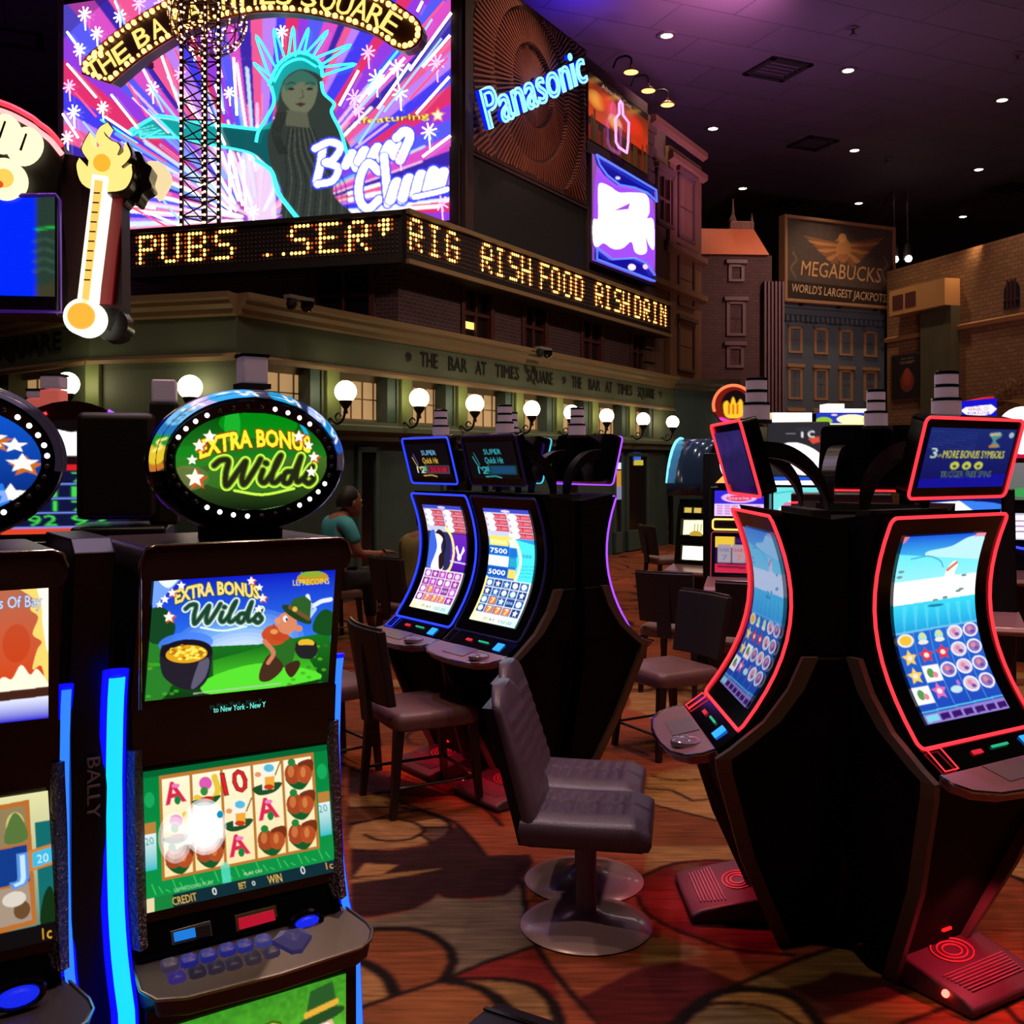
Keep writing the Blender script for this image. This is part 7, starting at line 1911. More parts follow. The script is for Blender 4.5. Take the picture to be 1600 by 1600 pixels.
# domed machine farther left
def a_y(c): c.poly([(.1, .1), (.9, .05), (.9, .9), (.1, .95)], C(255, 250, 190, 1.6)); c.ell(.5, .9, .2, .2, C(200, 160, 60)); [c.line([(.45 + .1 * k, .3), (.45 + .1 * k, .7)], .04, C(120, 110, 70)) for k in range(4)]
def a_y2(c): c.poly([(.08, .1), (.95, .08), (.95, .92), (.08, .94)], C(255, 252, 215, 1.8))
def a_y3(c): [c.poly([(.05 + k * .33, .2), (.3 + k * .33, .2), (.3 + k * .33, .9), (.05 + k * .33, .9)], C(220, 190, 90)) for k in range(3)]
def ex2(t, h, f):
    d = MB()
    rings = []
    for k in range(15):
        a = R(5) + R(170) * k / 14
        rings.append([(-.20 * 1, -.28 + .36 * (1 - math.cos(a)) * .9 - .05, 1.5)] and [(x, .02 - .36 * math.cos(a), 1.24 + .70 * math.sin(a)) for x in (-h * .9, h * .9)])
    m = MB().loft(rings, close=False, caps=False)
    o = m.build('glass_dome', mat('dome_shell', (60, 90, 150), .15, .2, coat=.4), t, smooth=60)
    md = o.modifiers.new('thick', 'SOLIDIFY'); md.thickness = .03
    MB().tube([(-h * .92, .02 - .34 * math.cos(a), 1.26 + .68 * math.sin(a)) for a in np.linspace(R(15), R(110), 12)], .02, 6).build('dome_neon', neon('dome_cyan', (110, 215, 255), 2.0, False), t, smooth=60)
    MB().box(-h * .9, h * .9, -.02, .3, 1.19, 1.25).build('dome_base', GLOSS, t)
slot('slot machine with blue glass dome on top and pale yellow screens', (2.12, 11.6, 0), (-.6, -.8), .52, 1.2, [('lower_screen', .56, .74, .08, cvs(C(30, 26, 14), a_y2)), ('middle_screen', .84, 1.03, .06, cvs(C(40, 36, 20), a_y)), ('upper_strip', 1.09, 1.17, .08, cvs(C(26, 22, 14), a_y3))], group='upright background machines', extra=ex2, deck_z=.5)
# round red neon topper standing on a machine behind
p = PX(1146, 690, 9.4)
t = thing('slot_machine', 'machine with round red neon topper framing a flame picture', 'slot machine', (p.x, 9.4, 0), face_rz(-.25, -.97), 'upright background machines')
MB().box(-.27, .27, -.1, .35, 0, 1.75).build('cabinet', CABT, t, bevel=.01)
zc = H + (725 - 633) * 9.4 / 1600; rr_ = .19
MB().lathe([(rr_, -.05), (rr_ * 1.05, .0), (rr_ * 1.05, .2), (rr_, .24), (0, .24)], 30, M=Matrix.Translation((0, 0, zc)) @ Matrix.Rotation(R(-90), 4, 'X')).build('round_topper', mat('topper_maroon', (90, 30, 26), .4), t, smooth=50)
cf = Cv(50, 50, bg=C(40, 10, 10)); cf.ell(.5, .5, .5, .5, C(120, 26, 20)); cf.ell(.54, .5, .33, .36, C(20, 10, 12)); cf.poly(spline([(.26, .5), (.36, .4), (.42, .5), (.5, .3), (.58, .48), (.68, .36), (.74, .55), (.7, .8), (.34, .8)], 5, True), C(250, 180, 40, 1.4)); [cf.line([(.4 + k * .1, .5), (.4 + k * .1, .72)], .04, C(220, 90, 20)) for k in range(3)]; cf.line([(.2, .84), (.5, .93), (.8, .84)], .09, C(235, 60, 170, 1.2), smooth=True)
picture('round_picture', lambda U, V: np.array([rr_ * .98 * (2 * U - 1), -.052 + 0 * U, zc + rr_ * .98 * (1 - 2 * V)]), cf, 40, 40, t, mask=lambda U, V: (2 * U - 1) ** 2 + (2 * V - 1) ** 2 < 1)
MB().tube([(rr_ * .93 * math.cos(a), -.065, zc + rr_ * .93 * math.sin(a)) for a in np.linspace(R(-20), R(200), 24)], .014, 6).build('neon_arc', neon('arc_orange', (255, 90, 50), 2.6, False), t, smooth=60)
MB().box(-.06, .06, .05, .2, 1.74, zc - .1).build('topper_post', MATTE, t)
# machine with the white glowing bird shape
def a_peng(c):
    c.poly(spline([(.15, .5), (.35, .38), (.6, .42), (.86, .6), (.9, .85), (.7, 1.0), (.4, .95), (.15, .8)], 5, True), C(255, 255, 255, 1.8)); c.text('1c', .55, .28, .2, C(235, 235, 240), .22); c.poly([(.66, .3), (.84, .26), (.86, .36), (.74, .4)], C(220, 80, 60))
    c.ell(.6, .12, .14, .05, C(50, 50, 56)); c.line([(.3, .2), (.45, .2)], .02, C(120, 120, 130))
def a_snow(c):
    c.poly([(0, 0), (1, 0), (1, .6), (0, .6)], C(120, 235, 235)); c.ell(.5, .7, .4, .34, C(235, 245, 255, 1.1)); c.ell(.3, .6, .14, .18, C(220, 130, 180)); c.line([(.25, .95), (.4, .4), (.8, .4), (.85, .95)], .05, C(90, 150, 230)); c.ell(.55, .6, .08, .1, C(40, 40, 60)); c.ell(.12, .92, .24, .16, C(30, 160, 70))
    c.line([(0, .18), (.4, .12), (1, .2)], .03, C(60, 190, 200), smooth=True)
def a_band(c): c.poly([(0, 0), (1, 0), (1, .4), (0, .5)], C(40, 90, 220)); c.poly([(0, .5), (1, .42), (1, 1), (0, 1)], C(250, 250, 255, 1.5))
def ex3(t, h, f):
    m = MB().box(-.25, .24, -.1, .3, 1.55, 1.99).build('tall_topper', mat('topper_grey', (44, 42, 48), .5), t, bevel=.02)
    picture('topper_picture', quad((-.24, -.106, 1.98), (.23, -.106, 1.98), (.23, -.106, 1.56), (-.24, -.106, 1.56)), cvs(C(44, 42, 48), a_peng), 60, 50, m)
slot('slot machine with tall grey topper bearing a glowing white bird shape and 1c', (2.34, 8.35, 0), (-.28, -.96), .48, 1.55, [('lower_screen', 1.18, 1.46, .04, cvs(C(120, 230, 235), a_snow)), ('upper_screen', 1.48, 1.545, .03, cvs(C(40, 80, 200), a_band))], group='upright background machines', extra=ex3)
# row of lit top signs far behind
def topsign(label, px0, px1, py0, py1, Y, cv, extra=None):
    A_ = PX(px0, py0, Y); B_ = PX(px1, py1, Y)
    t = thing('slot_machine', label, 'slot machine', ((A_.x + B_.x) / 2, Y, 0), R(4), 'far machines with lit top signs'); hw_ = (B_.x - A_.x) / 2
    MB().box(-hw_ * .95, hw_ * .95, 0, .5, 0, B_.z - .02).build('cabinet', CABT, t, bevel=.01)
    b = MB().box(-hw_, hw_, -.06, .3, B_.z, A_.z).build('top_sign', GLOSS, t)
    picture('sign_face', quad((-hw_, -.066, A_.z), (hw_, -.066, A_.z), (hw_, -.066, B_.z), (-hw_, -.066, B_.z)), cv, 50, 24, b)
    if extra: extra(t, hw_, A_.z, B_.z)
    return t
def a_white(c): c.poly([(0, .1), (1, .05), (1, .95), (0, 1)], C(255, 250, 235, 1.8))
def a_col(c): c.poly([(0, 0), (1, 0), (1, 1), (0, 1)], C(40, 60, 190)); c.ell(.15, .7, .16, .34, C(150, 200, 60)); c.ell(.7, .55, .3, .4, C(250, 235, 190, 1.2)); c.ell(.35, .2, .06, .1, C(230, 200, 240)); c.poly([(.9, .4), (1, .4), (1, 1), (.9, 1)], C(230, 240, 120)); c.poly([(0, .9), (1, .85), (1, 1), (0, 1)], C(250, 240, 170, 1.2))
topsign('far slot machine with blank white lit sign above the bird machine', 1203, 1266, 645, 662, 11.5, cvs(C(250, 245, 230), a_white))
def two(t, hw_, za, zb):
    for x0, x1, dz in ((-hw_ * .52, hw_ * .14, .1), (hw_ * .18, hw_, .045)): MB().box(x0, x1, -.03, .2, za + .005, za + dz).build('sign_cap', neon('cap_cream', (255, 250, 215), 1.8, False), t)
topsign('far slot machine with colourful sign and two cream caps', 1271, 1353, 645, 664, 11.5, cvs(C(40, 60, 190), a_col), two)
# machine seen through the gaps of the red island
def a_pur(c): c.ell(.5, .5, .3, .4, C(90, 50, 220)); c.ell(.4, .4, .14, .2, C(220, 60, 120)); c.ell(.85, .6, .08, .3, C(60, 110, 220))
def ex4(t, h, f):
    for z in (1.02, 1.40): MB().tube([(-h, f(z) - .02, z), (h, f(z) - .02, z)], .008, 6).build('edge_light', RED, t, smooth=60)
slot('slot machine glimpsed between the red edged island and its top boxes', (2.12, 6.6, 0), (-.3, -.95), .62, 1.46, [('screen', 1.05, 1.38, .06, cvs(C(24, 10, 40), a_pur))], group='upright background machines', extra=ex4)
def a_bw(c): c.poly(spline([(.05, .35), (.5, .2), (1, .3), (1, .7), (.6, .9), (.2, .7)], 4, True), C(60, 130, 250)); c.poly([(.1, .3), (.5, .2), (.7, .6), (.3, .62)], C(240, 250, 255, 1.3))
slot('slot machine with blue white screen glimpsed under the nearest red top box', (2.75, 6.3, 0), (-.3, -.95), .62, 1.5, [('screen', 1.28, 1.46, .08, cvs(C(10, 20, 90), a_bw)), ], group='upright background machines')
# machines at the right edge
p = PX(1583, 740, 8.6)
def ex5(t, h, f):
    MB().prism([(.2 * math.cos(a), 1.93 + .2 * math.sin(a)) for a in np.linspace(0, 2 * PI, 28)[:-1]], -.1, .0, 'y').build('round_topper', neon('orb_white', (255, 235, 235), 1.7, False), t)
    MB().box(-h, h, -.09, .1, 1.70, 1.84).build('topper_base', neon('topper_crimson', (210, 20, 70), .9, False), t)
    ns = (('edge_lime', (120, 220, 110)), ('edge_violet', (120, 40, 255)), ('edge_indigo', (40, 60, 255)))
    for k, (nm, cc) in enumerate(ns):
        pts = [[(-h - .01, f(1.68) - .03, 1.68), (-h + .03, f(1.45) - .03, 1.42)], [(-h + .03, f(1.42) - .03, 1.42), (-h + .02, f(1.1) - .03, 1.15), (-h, f(.95) - .03, 1.0)], [(-h, f(1.0) - .03, 1.0), (0, f(.9) - .05, .95), (h, f(1.0) - .03, 1.05)]][k]
        MB().tube(pts, .012, 6).build('edge_light', neon(nm, cc, 2.0, False), t, smooth=60)
def a_g(c): c.grad([(0, 0), (1, 0), (1, 1), (0, 1)], C(120, 110, 120), C(90, 110, 90)); c.ell(.5, .8, .3, .12, C(60, 160, 80))
def a_w(c): c.poly([(.1, .1), (.9, .05), (.9, .95), (.1, .95)], C(245, 240, 255, 1.3)); [c.line([(.2, .3 + .2 * k), (.8, .28 + .2 * k)], .05, C(180, 120, 180)) for k in range(3)]
slot('slot machine with white orb topper and rainbow neon edges at the right frame edge', (p.x + .08, 8.6, 0), (-.42, -.9), .5, 1.7, [('upper_screen', 1.35, 1.66, .1, cvs(C(100, 100, 110), a_g)), ('lower_screen', 1.02, 1.24, .1, cvs(C(200, 190, 220), a_w))], group='upright background machines', extra=ex5)
# white and yellow pillar machine just left of it
p = PX(1548, 740, 9.2)
t = thing('slot_machine', 'narrow machine with white and rose light column left of the orb topped machine', 'slot machine', (p.x, 9.2, 0), R(10), 'upright background machines')
MB().box(-.2, .25, 0, .4, 0, 1.45).build('cabinet', CABT, t, bevel=.01)
MB().box(-.06, .1, -.06, 0, H - .32, H + .04).build('light_column', neon('column_white', (255, 235, 225), 1.7, False), t)
MB().box(.08, .13, -.05, 0, .9, H - .1).build('light_edge', neon('column_rose', (230, 60, 70), 1.0, False), t)
MB().box(-.06, .06, -.06, .02, H + .19, H + .4).build('amber_panel', neon('panel_amber', (240, 200, 50), 1.3, False), t)
MB().box(-.05, .05, .02, .1, 1.4, H + .4).build('post', MATTE, t)
# blue wedge sign above
Ys = 10.0; A_ = PX(1490, 626, Ys)
t = thing('slot_machine', 'machine with blue wedge sign edged in red bulbs above the nearest red top box', 'slot machine', (A_.x + .2, Ys, 0), R(8), 'upright background machines')
MB().box(-.25, .3, .05, .5, 0, 1.9).build('cabinet', CABT, t, bevel=.01)
z0_, z1_ = H + (725 - 650) * Ys / 1600, H + (725 - 622) * Ys / 1600
MB().prism([(-.26, z0_ - .1), (.2, z0_ - .1), (.2, z1_ + .02), (-.26, z0_ + .1)], -.02, .2, 'y').build('wedge_sign', mat('wedge_red', (150, 20, 30), .4, emit=(220, 30, 40), k=.8), t)
cw = cvs(C(20, 20, 210), lambda c: (c.poly([(0, .45), (.15, .3), (.85, .25), (1, .45), (.85, .65), (.5, .75), (.15, .65)], C(245, 235, 255, 1.2)), c.text('WHEEL OF', .2, .5, .2, C(200, 50, 60), .6), c.text('FORTUNE', .2, .66, .14, C(60, 60, 190), .6)))
picture('sign_face', quad((-.16, -.03, z0_ + .14), (.22, -.03, z1_), (.22, -.03, z0_ - .06), (-.16, -.03, z0_ - .06)), cw, 50, 30, t)

# ---------------------------------------------------------------- behind the near bank
p = PX(112, 720, 3.4)
t = thing('slot_machine', 'slot machine with arched red black topper and number column behind the near bank', 'slot machine', (p.x, 3.4, 0), face_rz(.35, -.94), None)
MB().box(-.33, .33, .0, .4, 0, 1.46).build('cabinet', CABT, t, bevel=.01)
ar = [(-.26, 1.44)] + [(.24 * math.cos(a), 1.60 + .26 * math.sin(a)) for a in np.linspace(R(180), 0, 20)] + [(.26, 1.44)]
bd = MB().prism(ar, .0, .12, 'y').build('arched_topper', mat('topper_wine', (52, 18, 22), .2, .4), t, smooth=40)
def a_num(c):
    c.poly(spline([(.1, .32), (.2, .16), (.38, .1), (.5, .12), (.62, .1), (.8, .16), (.9, .32)], 5, True), C(255, 255, 255, 1.7)); c.poly([(.08, .32), (.92, .32), (.92, .4), (.08, .4)], C(30, 10, 14)); c.poly([(.1, .4), (.9, .4), (.9, .45), (.1, .45)], C(220, 30, 40))
    for k, s_ in enumerate(('75', '1', '71', '92')):
        y = .45 + k * .125; c.poly([(.1, y), (.9, y), (.9, y + .12), (.1, y + .12)], C(16, 20, 60)); c.line([(.1, y + .12), (.9, y + .12)], .02, C(120, 150, 250)); c.text(s_, .5, y + .105, .095, C(70, 220, 80), .26); c.text(s_, .2, y + .105, .095, C(70, 220, 80), .2)
    c.poly([(.02, .95), (.98, .95), (.98, 1), (.02, 1)], C(230, 70, 40))
cn_ = Cv(90, 120, bg=C(14, 8, 10)); a_num(cn_)
picture('topper_screen', quad((-.22, -.006, 1.80), (.22, -.006, 1.80), (.22, -.006, 1.42), (-.22, -.006, 1.42)), cn_, 80, 100, t, mask=lambda U, V: ((2 * U - 1) / 1.0) ** 2 + (np.clip(.52 - V, 0, 1) / .52) ** 2 < 1)
MB().tube([(.24 * math.cos(a), -.012, 1.60 + .26 * math.sin(a)) for a in np.linspace(R(30), R(62), 8)], .006, 6).build('violet_edge', PUR, t, smooth=60)
MB().tube([(.2 * math.cos(a), -.012, 1.60 + .235 * math.sin(a)) for a in np.linspace(R(112), R(140), 8)], .006, 6).build('red_edge', RED, t, smooth=60)
MB().box(-.3, .3, -.08, .0, 1.30, 1.40).build('display_shelf', GLOSS, t, bevel=.008)
MB().box(-.155, -.115, -.084, -.08, 1.335, 1.36).build('yellow_display', neon('display_yellow', (225, 225, 60), 1.2, False), t); MB().box(-.10, .0, -.084, -.08, 1.335, 1.362).build('white_display', neon('display_white', (240, 240, 255), 1.3, False), t)
LENSR = mat('tower_lens_red', (200, 110, 100), .35, emit=(220, 100, 90), k=.5); LENSR.cycles.emission_sampling = 'NONE'
c = PX(76, 606, 3.4); cl = Vector((c.x - p.x, 0))
for k, (px, py, wd, hh_) in enumerate(((76, 606, .034, .1), (52, 609, .03, .055))):
    q = PX(px, py, 3.42); b = MB().box(q.x - wd, q.x + wd, -wd, wd, 0, .012).build('tower_light', MATTE, None)
    b.location = (0, 0, 0)
    me = b.data
    bpy.data.objects.remove(b)
    tt = thing('tower_light', ('taller' if k == 0 else 'shorter') + ' rose lit tower light behind the far left oval topper', 'tower light', (q.x, 3.46, 1.845 if k == 0 else 1.84), 0, 'rose tower lights')
    MB().box(-wd, wd, -wd, wd, 0, hh_ * .55).build('lower_lens', LENSR, tt, bevel=.006); MB().box(-wd, wd, -wd, wd, hh_ * .58, hh_).build('upper_lens', LENSW, tt, bevel=.006); MB().box(-wd * 1.04, wd * 1.04, -wd * 1.04, wd * 1.04, hh_, hh_ + .008).build('cap', MATTE, tt)
    MB().box(-.02, .02, -.02, .02, -.05, .0).build('stem', MATTE, tt)
# dark back of a machine between the two oval toppers
a_ = PX(122, 644, 2.9); b_ = PX(238, 812, 2.9)
t = thing('slot_machine', 'plain black back of a machine between the two oval toppers', 'slot machine', ((a_.x + b_.x) / 2, 2.9, 0), BRZ * .4, None)
hw_ = (b_.x - a_.x) / 2
MB().box(-hw_, hw_, .0, .2, b_.z, a_.z).build('topper_back', mat('topper_back_black', (24, 14, 14), .5), t, bevel=.02)
MB().box(-hw_ * 1.15, hw_ * 1.3, .0, .3, 0, b_.z - .02).build('cabinet', CABT, t, bevel=.012)
MB().box(-hw_ * .9, hw_ * 1.2, -.01, .0, b_.z - .075, b_.z - .065).build('violet_glint', PUR, t)  # glowing strip stands in for a purple glint along the edge
c = PX(258, 626, 2.95)
MB().box(c.x - (a_.x + b_.x) / 2 - .04, c.x - (a_.x + b_.x) / 2 + .04, .06, .14, b_.z - .02, c.z).build('tower_post', MATTE, t, bevel=.01)
MB().box(c.x - (a_.x + b_.x) / 2 - .034, c.x - (a_.x + b_.x) / 2 + .034, .066, .134, c.z, c.z + .065).build('tower_lens', LENSW, t, bevel=.006)
# overhead sign tower with the blue screen, neon crest and thermometer
YT = 4.2
t = thing('jackpot_sign_tower', 'overhead jackpot sign with blue screen, neon crest and glowing thermometer', 'overhead sign', (PX(0, 0, YT).x, YT, 0), R(8))
def tx(px): return (px - 0) / 1600 * YT
def tz(py): return H + (725 - py) / 1600 * YT
MB().box(tx(-330), tx(86), .0, .22, tz(492), tz(300)).build('screen_box', mat('box_violet_black', (24, 14, 34), .3), t, bevel=.01)
cb_ = Cv(60, 40, bg=C(0, 40, 255)); cb_.poly([(.925, 0), (1, 0), (1, 1), (.925, 1)], C(40, 60, 50)); cb_.line([(.925, .33), (1, .3)], .006, C(30, 220, 80)); cb_.poly([(.925, .9), (1, .85), (1, 1), (.925, 1)], C(60, 60, 40)); [cb_.line([(.925, .45 + k * .1), (.96, .42 + k * .1), (1, .46 + k * .1)], .012, C(60, 90, 76), smooth=True) for k in range(4)]
picture('blue_screen', quad((tx(-300), -.006, tz(328)), (tx(82), -.006, tz(305)), (tx(82), -.006, tz(462)), (tx(-300), -.006, tz(462))), cb_, 90, 50, t)
MB().tube([(tx(-300), -.01, tz(320)), (tx(84), -.01, tz(302)), (tx(90), -.01, tz(310)), (tx(92), -.01, tz(486)), (tx(-300), -.01, tz(490))], .008, 6).build('screen_frame', mat('frame_violet', (110, 70, 130), .3, .5, emit=(60, 20, 150), k=.3), t, smooth=60)
# crest: double O with ball, white letters under red neon
m = MB().prism([(tx(x), tz(y)) for x, y in spline([(-80, 190), (-30, 160), (20, 168), (60, 195), (92, 222), (88, 260), (70, 305), (20, 318), (-60, 318), (-90, 260)], 4, True)], .02, .16, 'y').build('crest_body', mat('crest_black', (20, 8, 8), .4), t)
for dy, r_, cc in ((0, .012, neon('crest_red', (255, 40, 60), 2.2, False)), (13, .012, neon('crest_rose', (255, 150, 150), 2.0, False))):
    MB().tube([(tx(x), -.0, tz(y + dy)) for x, y in spline([(-80, 175), (-30, 156), (10, 163), (45, 180), (58, 190), (75, 203), (92, 224)], 6)], r_, 6).build('crest_neon', cc, t, smooth=60)
IV = neon('ivory_glow', (255, 244, 190), 1.35, False); IVD = neon('ivory_gold', (250, 205, 90), 1.1, False)
for cx_, cy_, rx_, ry_, rot in ((7, 210, 22, 30, 20), (38, 228, 23, 30, 30)):
    pts = [(tx(cx_ + rx_ * math.cos(a) * math.cos(R(rot)) - ry_ * math.sin(a) * math.sin(R(rot))), tz(cy_ + rx_ * math.cos(a) * math.sin(R(rot)) + ry_ * math.sin(a) * math.cos(R(rot)))) for a in np.linspace(0, 2 * PI, 25)[:-1]]
    o = MB().prism(pts, -.03, .02, 'y').build('crest_letter', IV, t)
    MB().prism([(tx(cx_ - 3 + 12 * u), tz(cy_ - 4 + 14 * v)) for u, v in ((.55, -1), (.75, -.9), (-.55 + .6, 1), (-.2, .9))], -.034, -.03, 'y').build('letter_slot', MATTE, o)
o = MB().prism([(tx(10 + 30 * math.cos(a)), tz(282 + 32 * math.sin(a))) for a in np.linspace(0, 2 * PI, 30)[:-1]], -.035, .02, 'y').build('crest_ball', IV, t)
MB().prism([(tx(10 + 15 * math.cos(a)), tz(282 + 15 * math.sin(a))) for a in np.linspace(0, 2 * PI, 20)[:-1]], -.038, -.035, 'y').build('ball_centre', IVD, o)
MB().prism([(tx(3 + 7 * math.cos(a)), tz(292 + 6 * math.sin(a))) for a in np.linspace(0, 2 * PI, 14)[:-1]], -.041, -.038, 'y').build('ball_mark', neon('mark_orange', (235, 80, 40), 1.0, False), o)
# dark arm to the thermometer
MB().prism([(tx(x), tz(y)) for x, y in ((70, 226), (128, 236), (176, 300), (178, 470), (160, 512), (100, 480), (84, 300))], .06, .22, 'y').build('sign_arm', mat('arm_wine', (40, 8, 12), .5), t)
MB().prism([(tx(x), tz(y)) for x, y in ((160, 300), (180, 300), (164, 470), (146, 470))], .03, .06, 'y').build('red_panel', mat('panel_red', (120, 12, 22), .4, emit=(120, 8, 20), k=.25), t)
RIMB = mat('sign_rim_black', (26, 18, 20), .25)
stem = [(x, y) for x, y in ((146, 275), (168, 278), (145, 470), (124, 468))]
flame = []
for P_ in (((152, 300), (128, 288), (120, 262), (124, 248)), ((124, 248), (130, 256), (136, 262), (138, 252)), ((138, 252), (128, 236), (132, 222), (140, 207)), ((140, 207), (142, 222), (148, 232), (154, 228)), ((154, 228), (148, 216), (154, 200), (166, 191)), ((166, 191), (160, 206), (170, 218), (180, 222)),
           ((180, 222), (184, 228), (180, 240), (184, 242)), ((184, 242), (190, 236), (190, 230), (193, 220)), ((193, 220), (200, 238), (194, 250), (186, 258)), ((186, 258), (190, 262), (196, 258), (201, 254)), ((201, 254), (202, 272), (192, 292), (172, 299))):
    flame += spline(P_, 4)[:-1]
MB().prism([(tx(160 + (x - 160) * 1.08), tz(250 + (y - 250) * 1.06)) for x, y in flame], -.05, .05, 'y').build('flame_backing', RIMB, t)
MB().prism([(tx(x), tz(y)) for x, y in flame], -.06, .04, 'y').build('thermometer_flame', neon('flame_cream', (255, 226, 130), 1.15, False), t)
MB().prism([(tx(158 + 13 * math.cos(a)), tz(255 + 14 * math.sin(a))) for a in np.linspace(0, 2 * PI, 20)[:-1]], -.064, -.06, 'y').build('flame_heart', neon('flame_gold', (245, 180, 50), 1.1, False), t)
MB().prism([(tx(x), tz(y)) for x, y in stem], -.085, .04, 'y').build('thermometer_tube', neon('tube_white', (255, 250, 220), 1.4, False), t)
b = MB().prism([(tx(x), tz(y)) for x, y in ((150, 284), (162, 286), (140, 480), (130, 480))], -.09, -.085, 'y').build('thermometer_fill', neon('fill_gold', (250, 205, 100), 1.1, False), t)
m = MB()
for k in range(10):
    y = 305 + k * 15; xc = 156 - (y - 285) * .108
    m.box(tx(xc - 5), tx(xc + 4), -.093, -.09, tz(y + 1), tz(y - 1))
m.build('tick_mark_pattern', mat('tick_brown', (120, 70, 20), .6), b)
MB().lathe([(.076, 0), (.076, .1), (.07, .12), (0, .12)], 30, M=Matrix.Translation((tx(130), .03, tz(496))) @ Matrix.Rotation(R(90), 4, 'X')).build('thermometer_bulb', neon('bulb_rim_white', (255, 252, 225), 1.5, False), t, smooth=50)
MB().lathe([(.055, .12), (.05, .13), (0, .135)], 30, M=Matrix.Translation((tx(130), .03, tz(496))) @ Matrix.Rotation(R(90), 4, 'X')).build('bulb_centre', neon('bulb_gold', (250, 180, 60), 1.1, False), t, smooth=50)
MB().lathe([(.07, 0), (.074, .03), (.07, .14), (0, .14)], 30, M=Matrix.Translation((tx(160), .2, tz(500))) @ Matrix.Rotation(R(90), 4, 'X')).build('rear_bulb', RIMB, t, smooth=50)
MB().prism([(tx(x), tz(y)) for x, y in spline([(180, 208), (192, 218), (204, 220), (212, 236), (222, 244), (218, 262), (222, 276), (208, 286), (200, 302), (186, 296), (176, 304), (168, 270)], 4, True)], .08, .2, 'y').build('rear_flame', RIMB, t)
MB().prism([(tx(x), tz(y)) for x, y in spline([(206, 222), (230, 224), (243, 244), (238, 264), (222, 284), (216, 250)], 4, True)], .2, .24, 'y').build('rear_flame_glow', neon('flame_cream2', (250, 225, 170), 1.0, False), t)
MB().box(tx(-300), tx(-220), .04, .2, 0, tz(490)).build('support_post', MATTE, t)
# black box on the floor at the lower frame edge
fx_, fy_ = FLR(788, 1600)
t = thing('floor_box', 'black ribbed foot of a machine base at the bottom frame edge', 'floor box', (fx_, fy_ - .06, 0), R(-32))
MB().prism([(-.14, 0), (.05, 0), (.05, .06), (-.03, .075), (-.14, .075)], -.05, .16, 'x').build('box_body', mat('foot_black', (26, 20, 26), .35), t, bevel=.008)
MB().box(-.05, .16, -.035, -.02, .075, .08).build('top_rib', DCHROME, t)

# ---------------------------------------------------------------- seated person in a teal shirt
def skin_body(name, joints, edges, m, parent, root=0, sub=2):
    me = bpy.data.meshes.new(name); me.from_pydata([j[0] for j in joints], edges, [])
    o = bpy.data.objects.new(name, me); COL.objects.link(o); o.parent = parent
    sk = o.modifiers.new('skin', 'SKIN'); sk.use_smooth_shade = True
    lay = me.skin_vertices[0].data
    for i, j in enumerate(joints):
        r = j[1]; lay[i].radius = (r, r) if not isinstance(r, tuple) else r
        lay[i].use_root = (i == root)
    sb = o.modifiers.new('sub', 'SUBSURF'); sb.levels = sub; sb.render_levels = sub
    me.materials.append(m)
    return o
SKINM = mat('skin', (150, 96, 78), .55); SHIRT = mat('teal_shirt', (70, 165, 185), .8, noise=(8, .1)); TROU = mat('dark_trousers', (30, 28, 36), .8); HAIR = mat('dark_hair', (30, 20, 18), .6); SHOE = mat('dark_shoe', (18, 16, 18), .4)
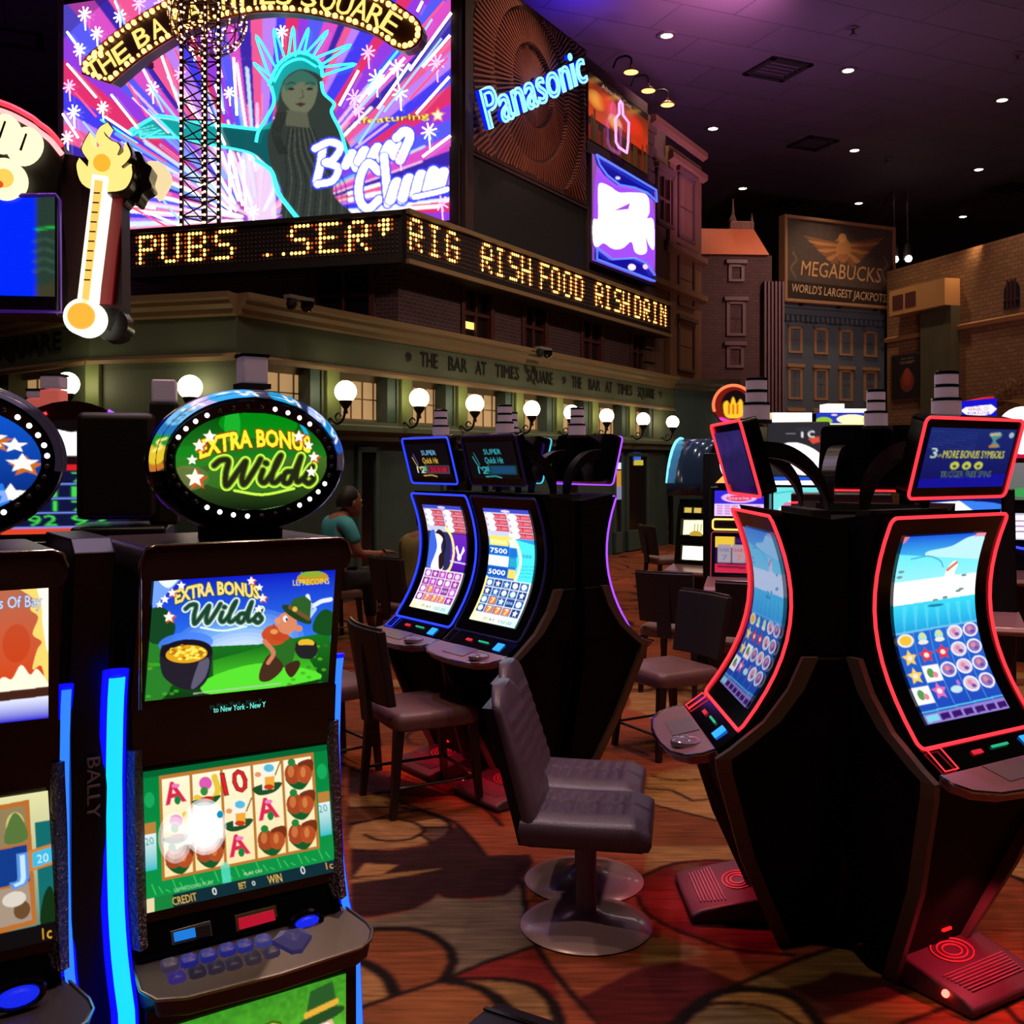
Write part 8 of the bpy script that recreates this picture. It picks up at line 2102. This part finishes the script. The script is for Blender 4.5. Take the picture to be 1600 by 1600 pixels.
def person(label, loc, rz, shirt=SHIRT):
    t = thing('person', label, 'person', loc, rz)
    J = [((0, 0, .52), (.15, .11)), ((0, -.02, .70), (.145, .10)), ((0, -.04, .88), (.165, .115)), ((0, -.05, 1.0), (.12, .09)), ((0, -.09, 1.06), .052), ((0, -.14, 1.09), .058),     # 0-5 trunk, neck
         ((-.19, -.05, .97), .058), ((-.23, -.12, .74), .045), ((-.16, -.34, .72), .036), ((-.13, -.41, .73), .028),                                                               # 6-9 right arm
         ((.19, -.05, .97), .058), ((.23, -.10, .74), .045), ((.17, -.32, .70), .036), ((.14, -.39, .71), .028),                                                                  # 10-13 left arm
         ((-.1, -.06, .50), .095), ((-.13, -.42, .50), .068), ((-.13, -.44, .10), .045), ((-.13, -.47, .05), .04), ((-.13, -.58, .035), .032),
         ((.1, -.06, .50), .095), ((.13, -.42, .50), .068), ((.13, -.44, .10), .045), ((.13, -.47, .05), .04), ((.13, -.58, .035), .032)]
    E = [(0, 1), (1, 2), (2, 3), (3, 4), (4, 5), (3, 6), (6, 7), (7, 8), (8, 9), (3, 10), (10, 11), (11, 12), (12, 13), (0, 14), (14, 15), (15, 16), (16, 17), (17, 18), (0, 19), (19, 20), (20, 21), (21, 22), (22, 23)]
    body = skin_body('body', J, E, SKINM, t)
    # head with face
    hd = MB().loft([[(r * 1.0 * math.cos(a) * .88, -.11 + r * math.sin(a) * 1.05 + dy, z) for a in np.linspace(0, 2 * PI, 21)[:-1]] for z, r, dy in ((1.13, .035, -.04), (1.15, .06, -.025), (1.19, .078, -.01), (1.25, .09, 0), (1.31, .088, .005), (1.36, .065, .01), (1.38, .02, .01))]).build('head', SKINM, body, smooth=70)
    MB().loft([[(-.012, -.2, 1.215), (.012, -.2, 1.215), (.006, -.197, 1.265), (-.006, -.197, 1.265)], [(-.01, -.228, 1.22), (.01, -.228, 1.22), (.004, -.2, 1.265), (-.004, -.2, 1.265)]]).build('nose', SKINM, body, bevel=.004)
    for sx in (-1, 1):
        MB().sphere((sx * .034, -.192, 1.268), .011, 10, 8).build('eye', mat('eye_white', (210, 205, 200), .3), body, smooth=80)
        MB().sphere((sx * .082, -.10, 1.245), .024, 10, 8, (.4, .7, 1.2)).build('ear', SKINM, body, smooth=80)
    MB().sphere((0, -.196, 1.195), .022, 10, 6, (1.1, .3, .35)).build('mouth', mat('lips', (130, 66, 62), .5), body, smooth=80)
    MB().loft([[(r * math.cos(a) * .93, -.095 + dy + r * math.sin(a) * 1.05, z) for a in np.linspace(0, 2 * PI, 21)[:-1]] for z, r, dy in ((1.22, .078, .035), (1.27, .09, .025), (1.30, .097, .012), (1.35, .08, .008), (1.39, .045, .008), (1.40, .01, .008))]).build('hair', HAIR, body, smooth=70)
    for q in bpy.data.objects:      # head bowed forward
        if q.parent == body and q.name.split('.')[0] in ('head', 'nose', 'eye', 'ear', 'mouth', 'hair'): q.location = (0, -.06, -.085)
    # shirt and trousers over the body
    skin_body('shirt', [((0, 0, .52), (.162, .122)), ((0, -.02, .70), (.158, .112)), ((0, -.04, .88), (.178, .127)), ((0, -.05, 1.02), (.11, .085)), ((-.19, -.05, .975), .07), ((-.225, -.10, .82), .062), ((.19, -.05, .975), .07), ((.225, -.09, .82), .062)],
              [(0, 1), (1, 2), (2, 3), (3, 4), (4, 5), (3, 6), (6, 7)], shirt, body)
    skin_body('trousers', [((0, 0, .50), (.16, .12)), ((-.1, -.06, .50), .105), ((-.13, -.42, .50), .078), ((-.13, -.44, .12), .056), ((.1, -.06, .50), .105), ((.13, -.42, .50), .078), ((.13, -.44, .12), .056)], [(0, 1), (1, 2), (2, 3), (0, 4), (4, 5), (5, 6)], TROU, body)
    for sx in (-1, 1):
        # hands: palm with five bent fingers
        hx_, hy_, hz_ = (-.12, -.44, .735) if sx < 0 else (.13, -.42, .715)
        jj = [((hx_, hy_ + .03, hz_), .026), ((hx_, hy_ - .02, hz_ + .002), (.034, .016))]; ee = [(0, 1)]
        for k in range(4):
            fx0 = hx_ + (-.026 + .0175 * k); b = len(jj); Lf = (.028, .033, .031, .025)[k]
            jj += [((fx0, hy_ - .055, hz_ + .002), .009), ((fx0, hy_ - .055 - Lf, hz_ - .006), .008), ((fx0, hy_ - .055 - Lf * 1.7, hz_ - .022), .007)]; ee += [(1, b), (b, b + 1), (b + 1, b + 2)]
        b = len(jj); jj += [((hx_ - sx * .034, hy_ - .01, hz_ - .004), .010), ((hx_ - sx * .05, hy_ - .04, hz_ - .01), .008)]; ee += [(0, b), (b, b + 1)]
        skin_body('hand', jj, ee, SKINM, body, sub=1)
        MB().loft([[(sx * .13 + r * math.cos(a) * .9, -.52 + r * 2.1 * math.sin(a), z) for a in np.linspace(0, 2 * PI, 15)[:-1]] for z, r in ((0, .045), (.03, .05), (.07, .04), (.09, .03))]).build('shoe', SHOE, body, smooth=60)
    return t
p_ = PX(520, 800, 9.6)
o = person('person in a teal shirt seated with back turned, partly behind the green oval topper', (p_.x, 9.6, .0), face_rz(.8, .6)); o.scale = (1.1, 1.1, 1.1)
copy_thing(ch, (p_.x - .02, 9.6, 0), face_rz(.8, .6), 'four legged brown chair under the person in the teal shirt')
p_ = PX(648, 850, 8.6)
person('person in an olive shirt seated behind the far left blue edged machine', (p_.x, 8.6, .0), face_rz(.7, .7), mat('olive_shirt', (136, 122, 66), .8, noise=(8, .1)))
copy_thing(ch, (p_.x - .02, 8.6, 0), face_rz(.7, .7), 'four legged brown chair under the person in the olive shirt')
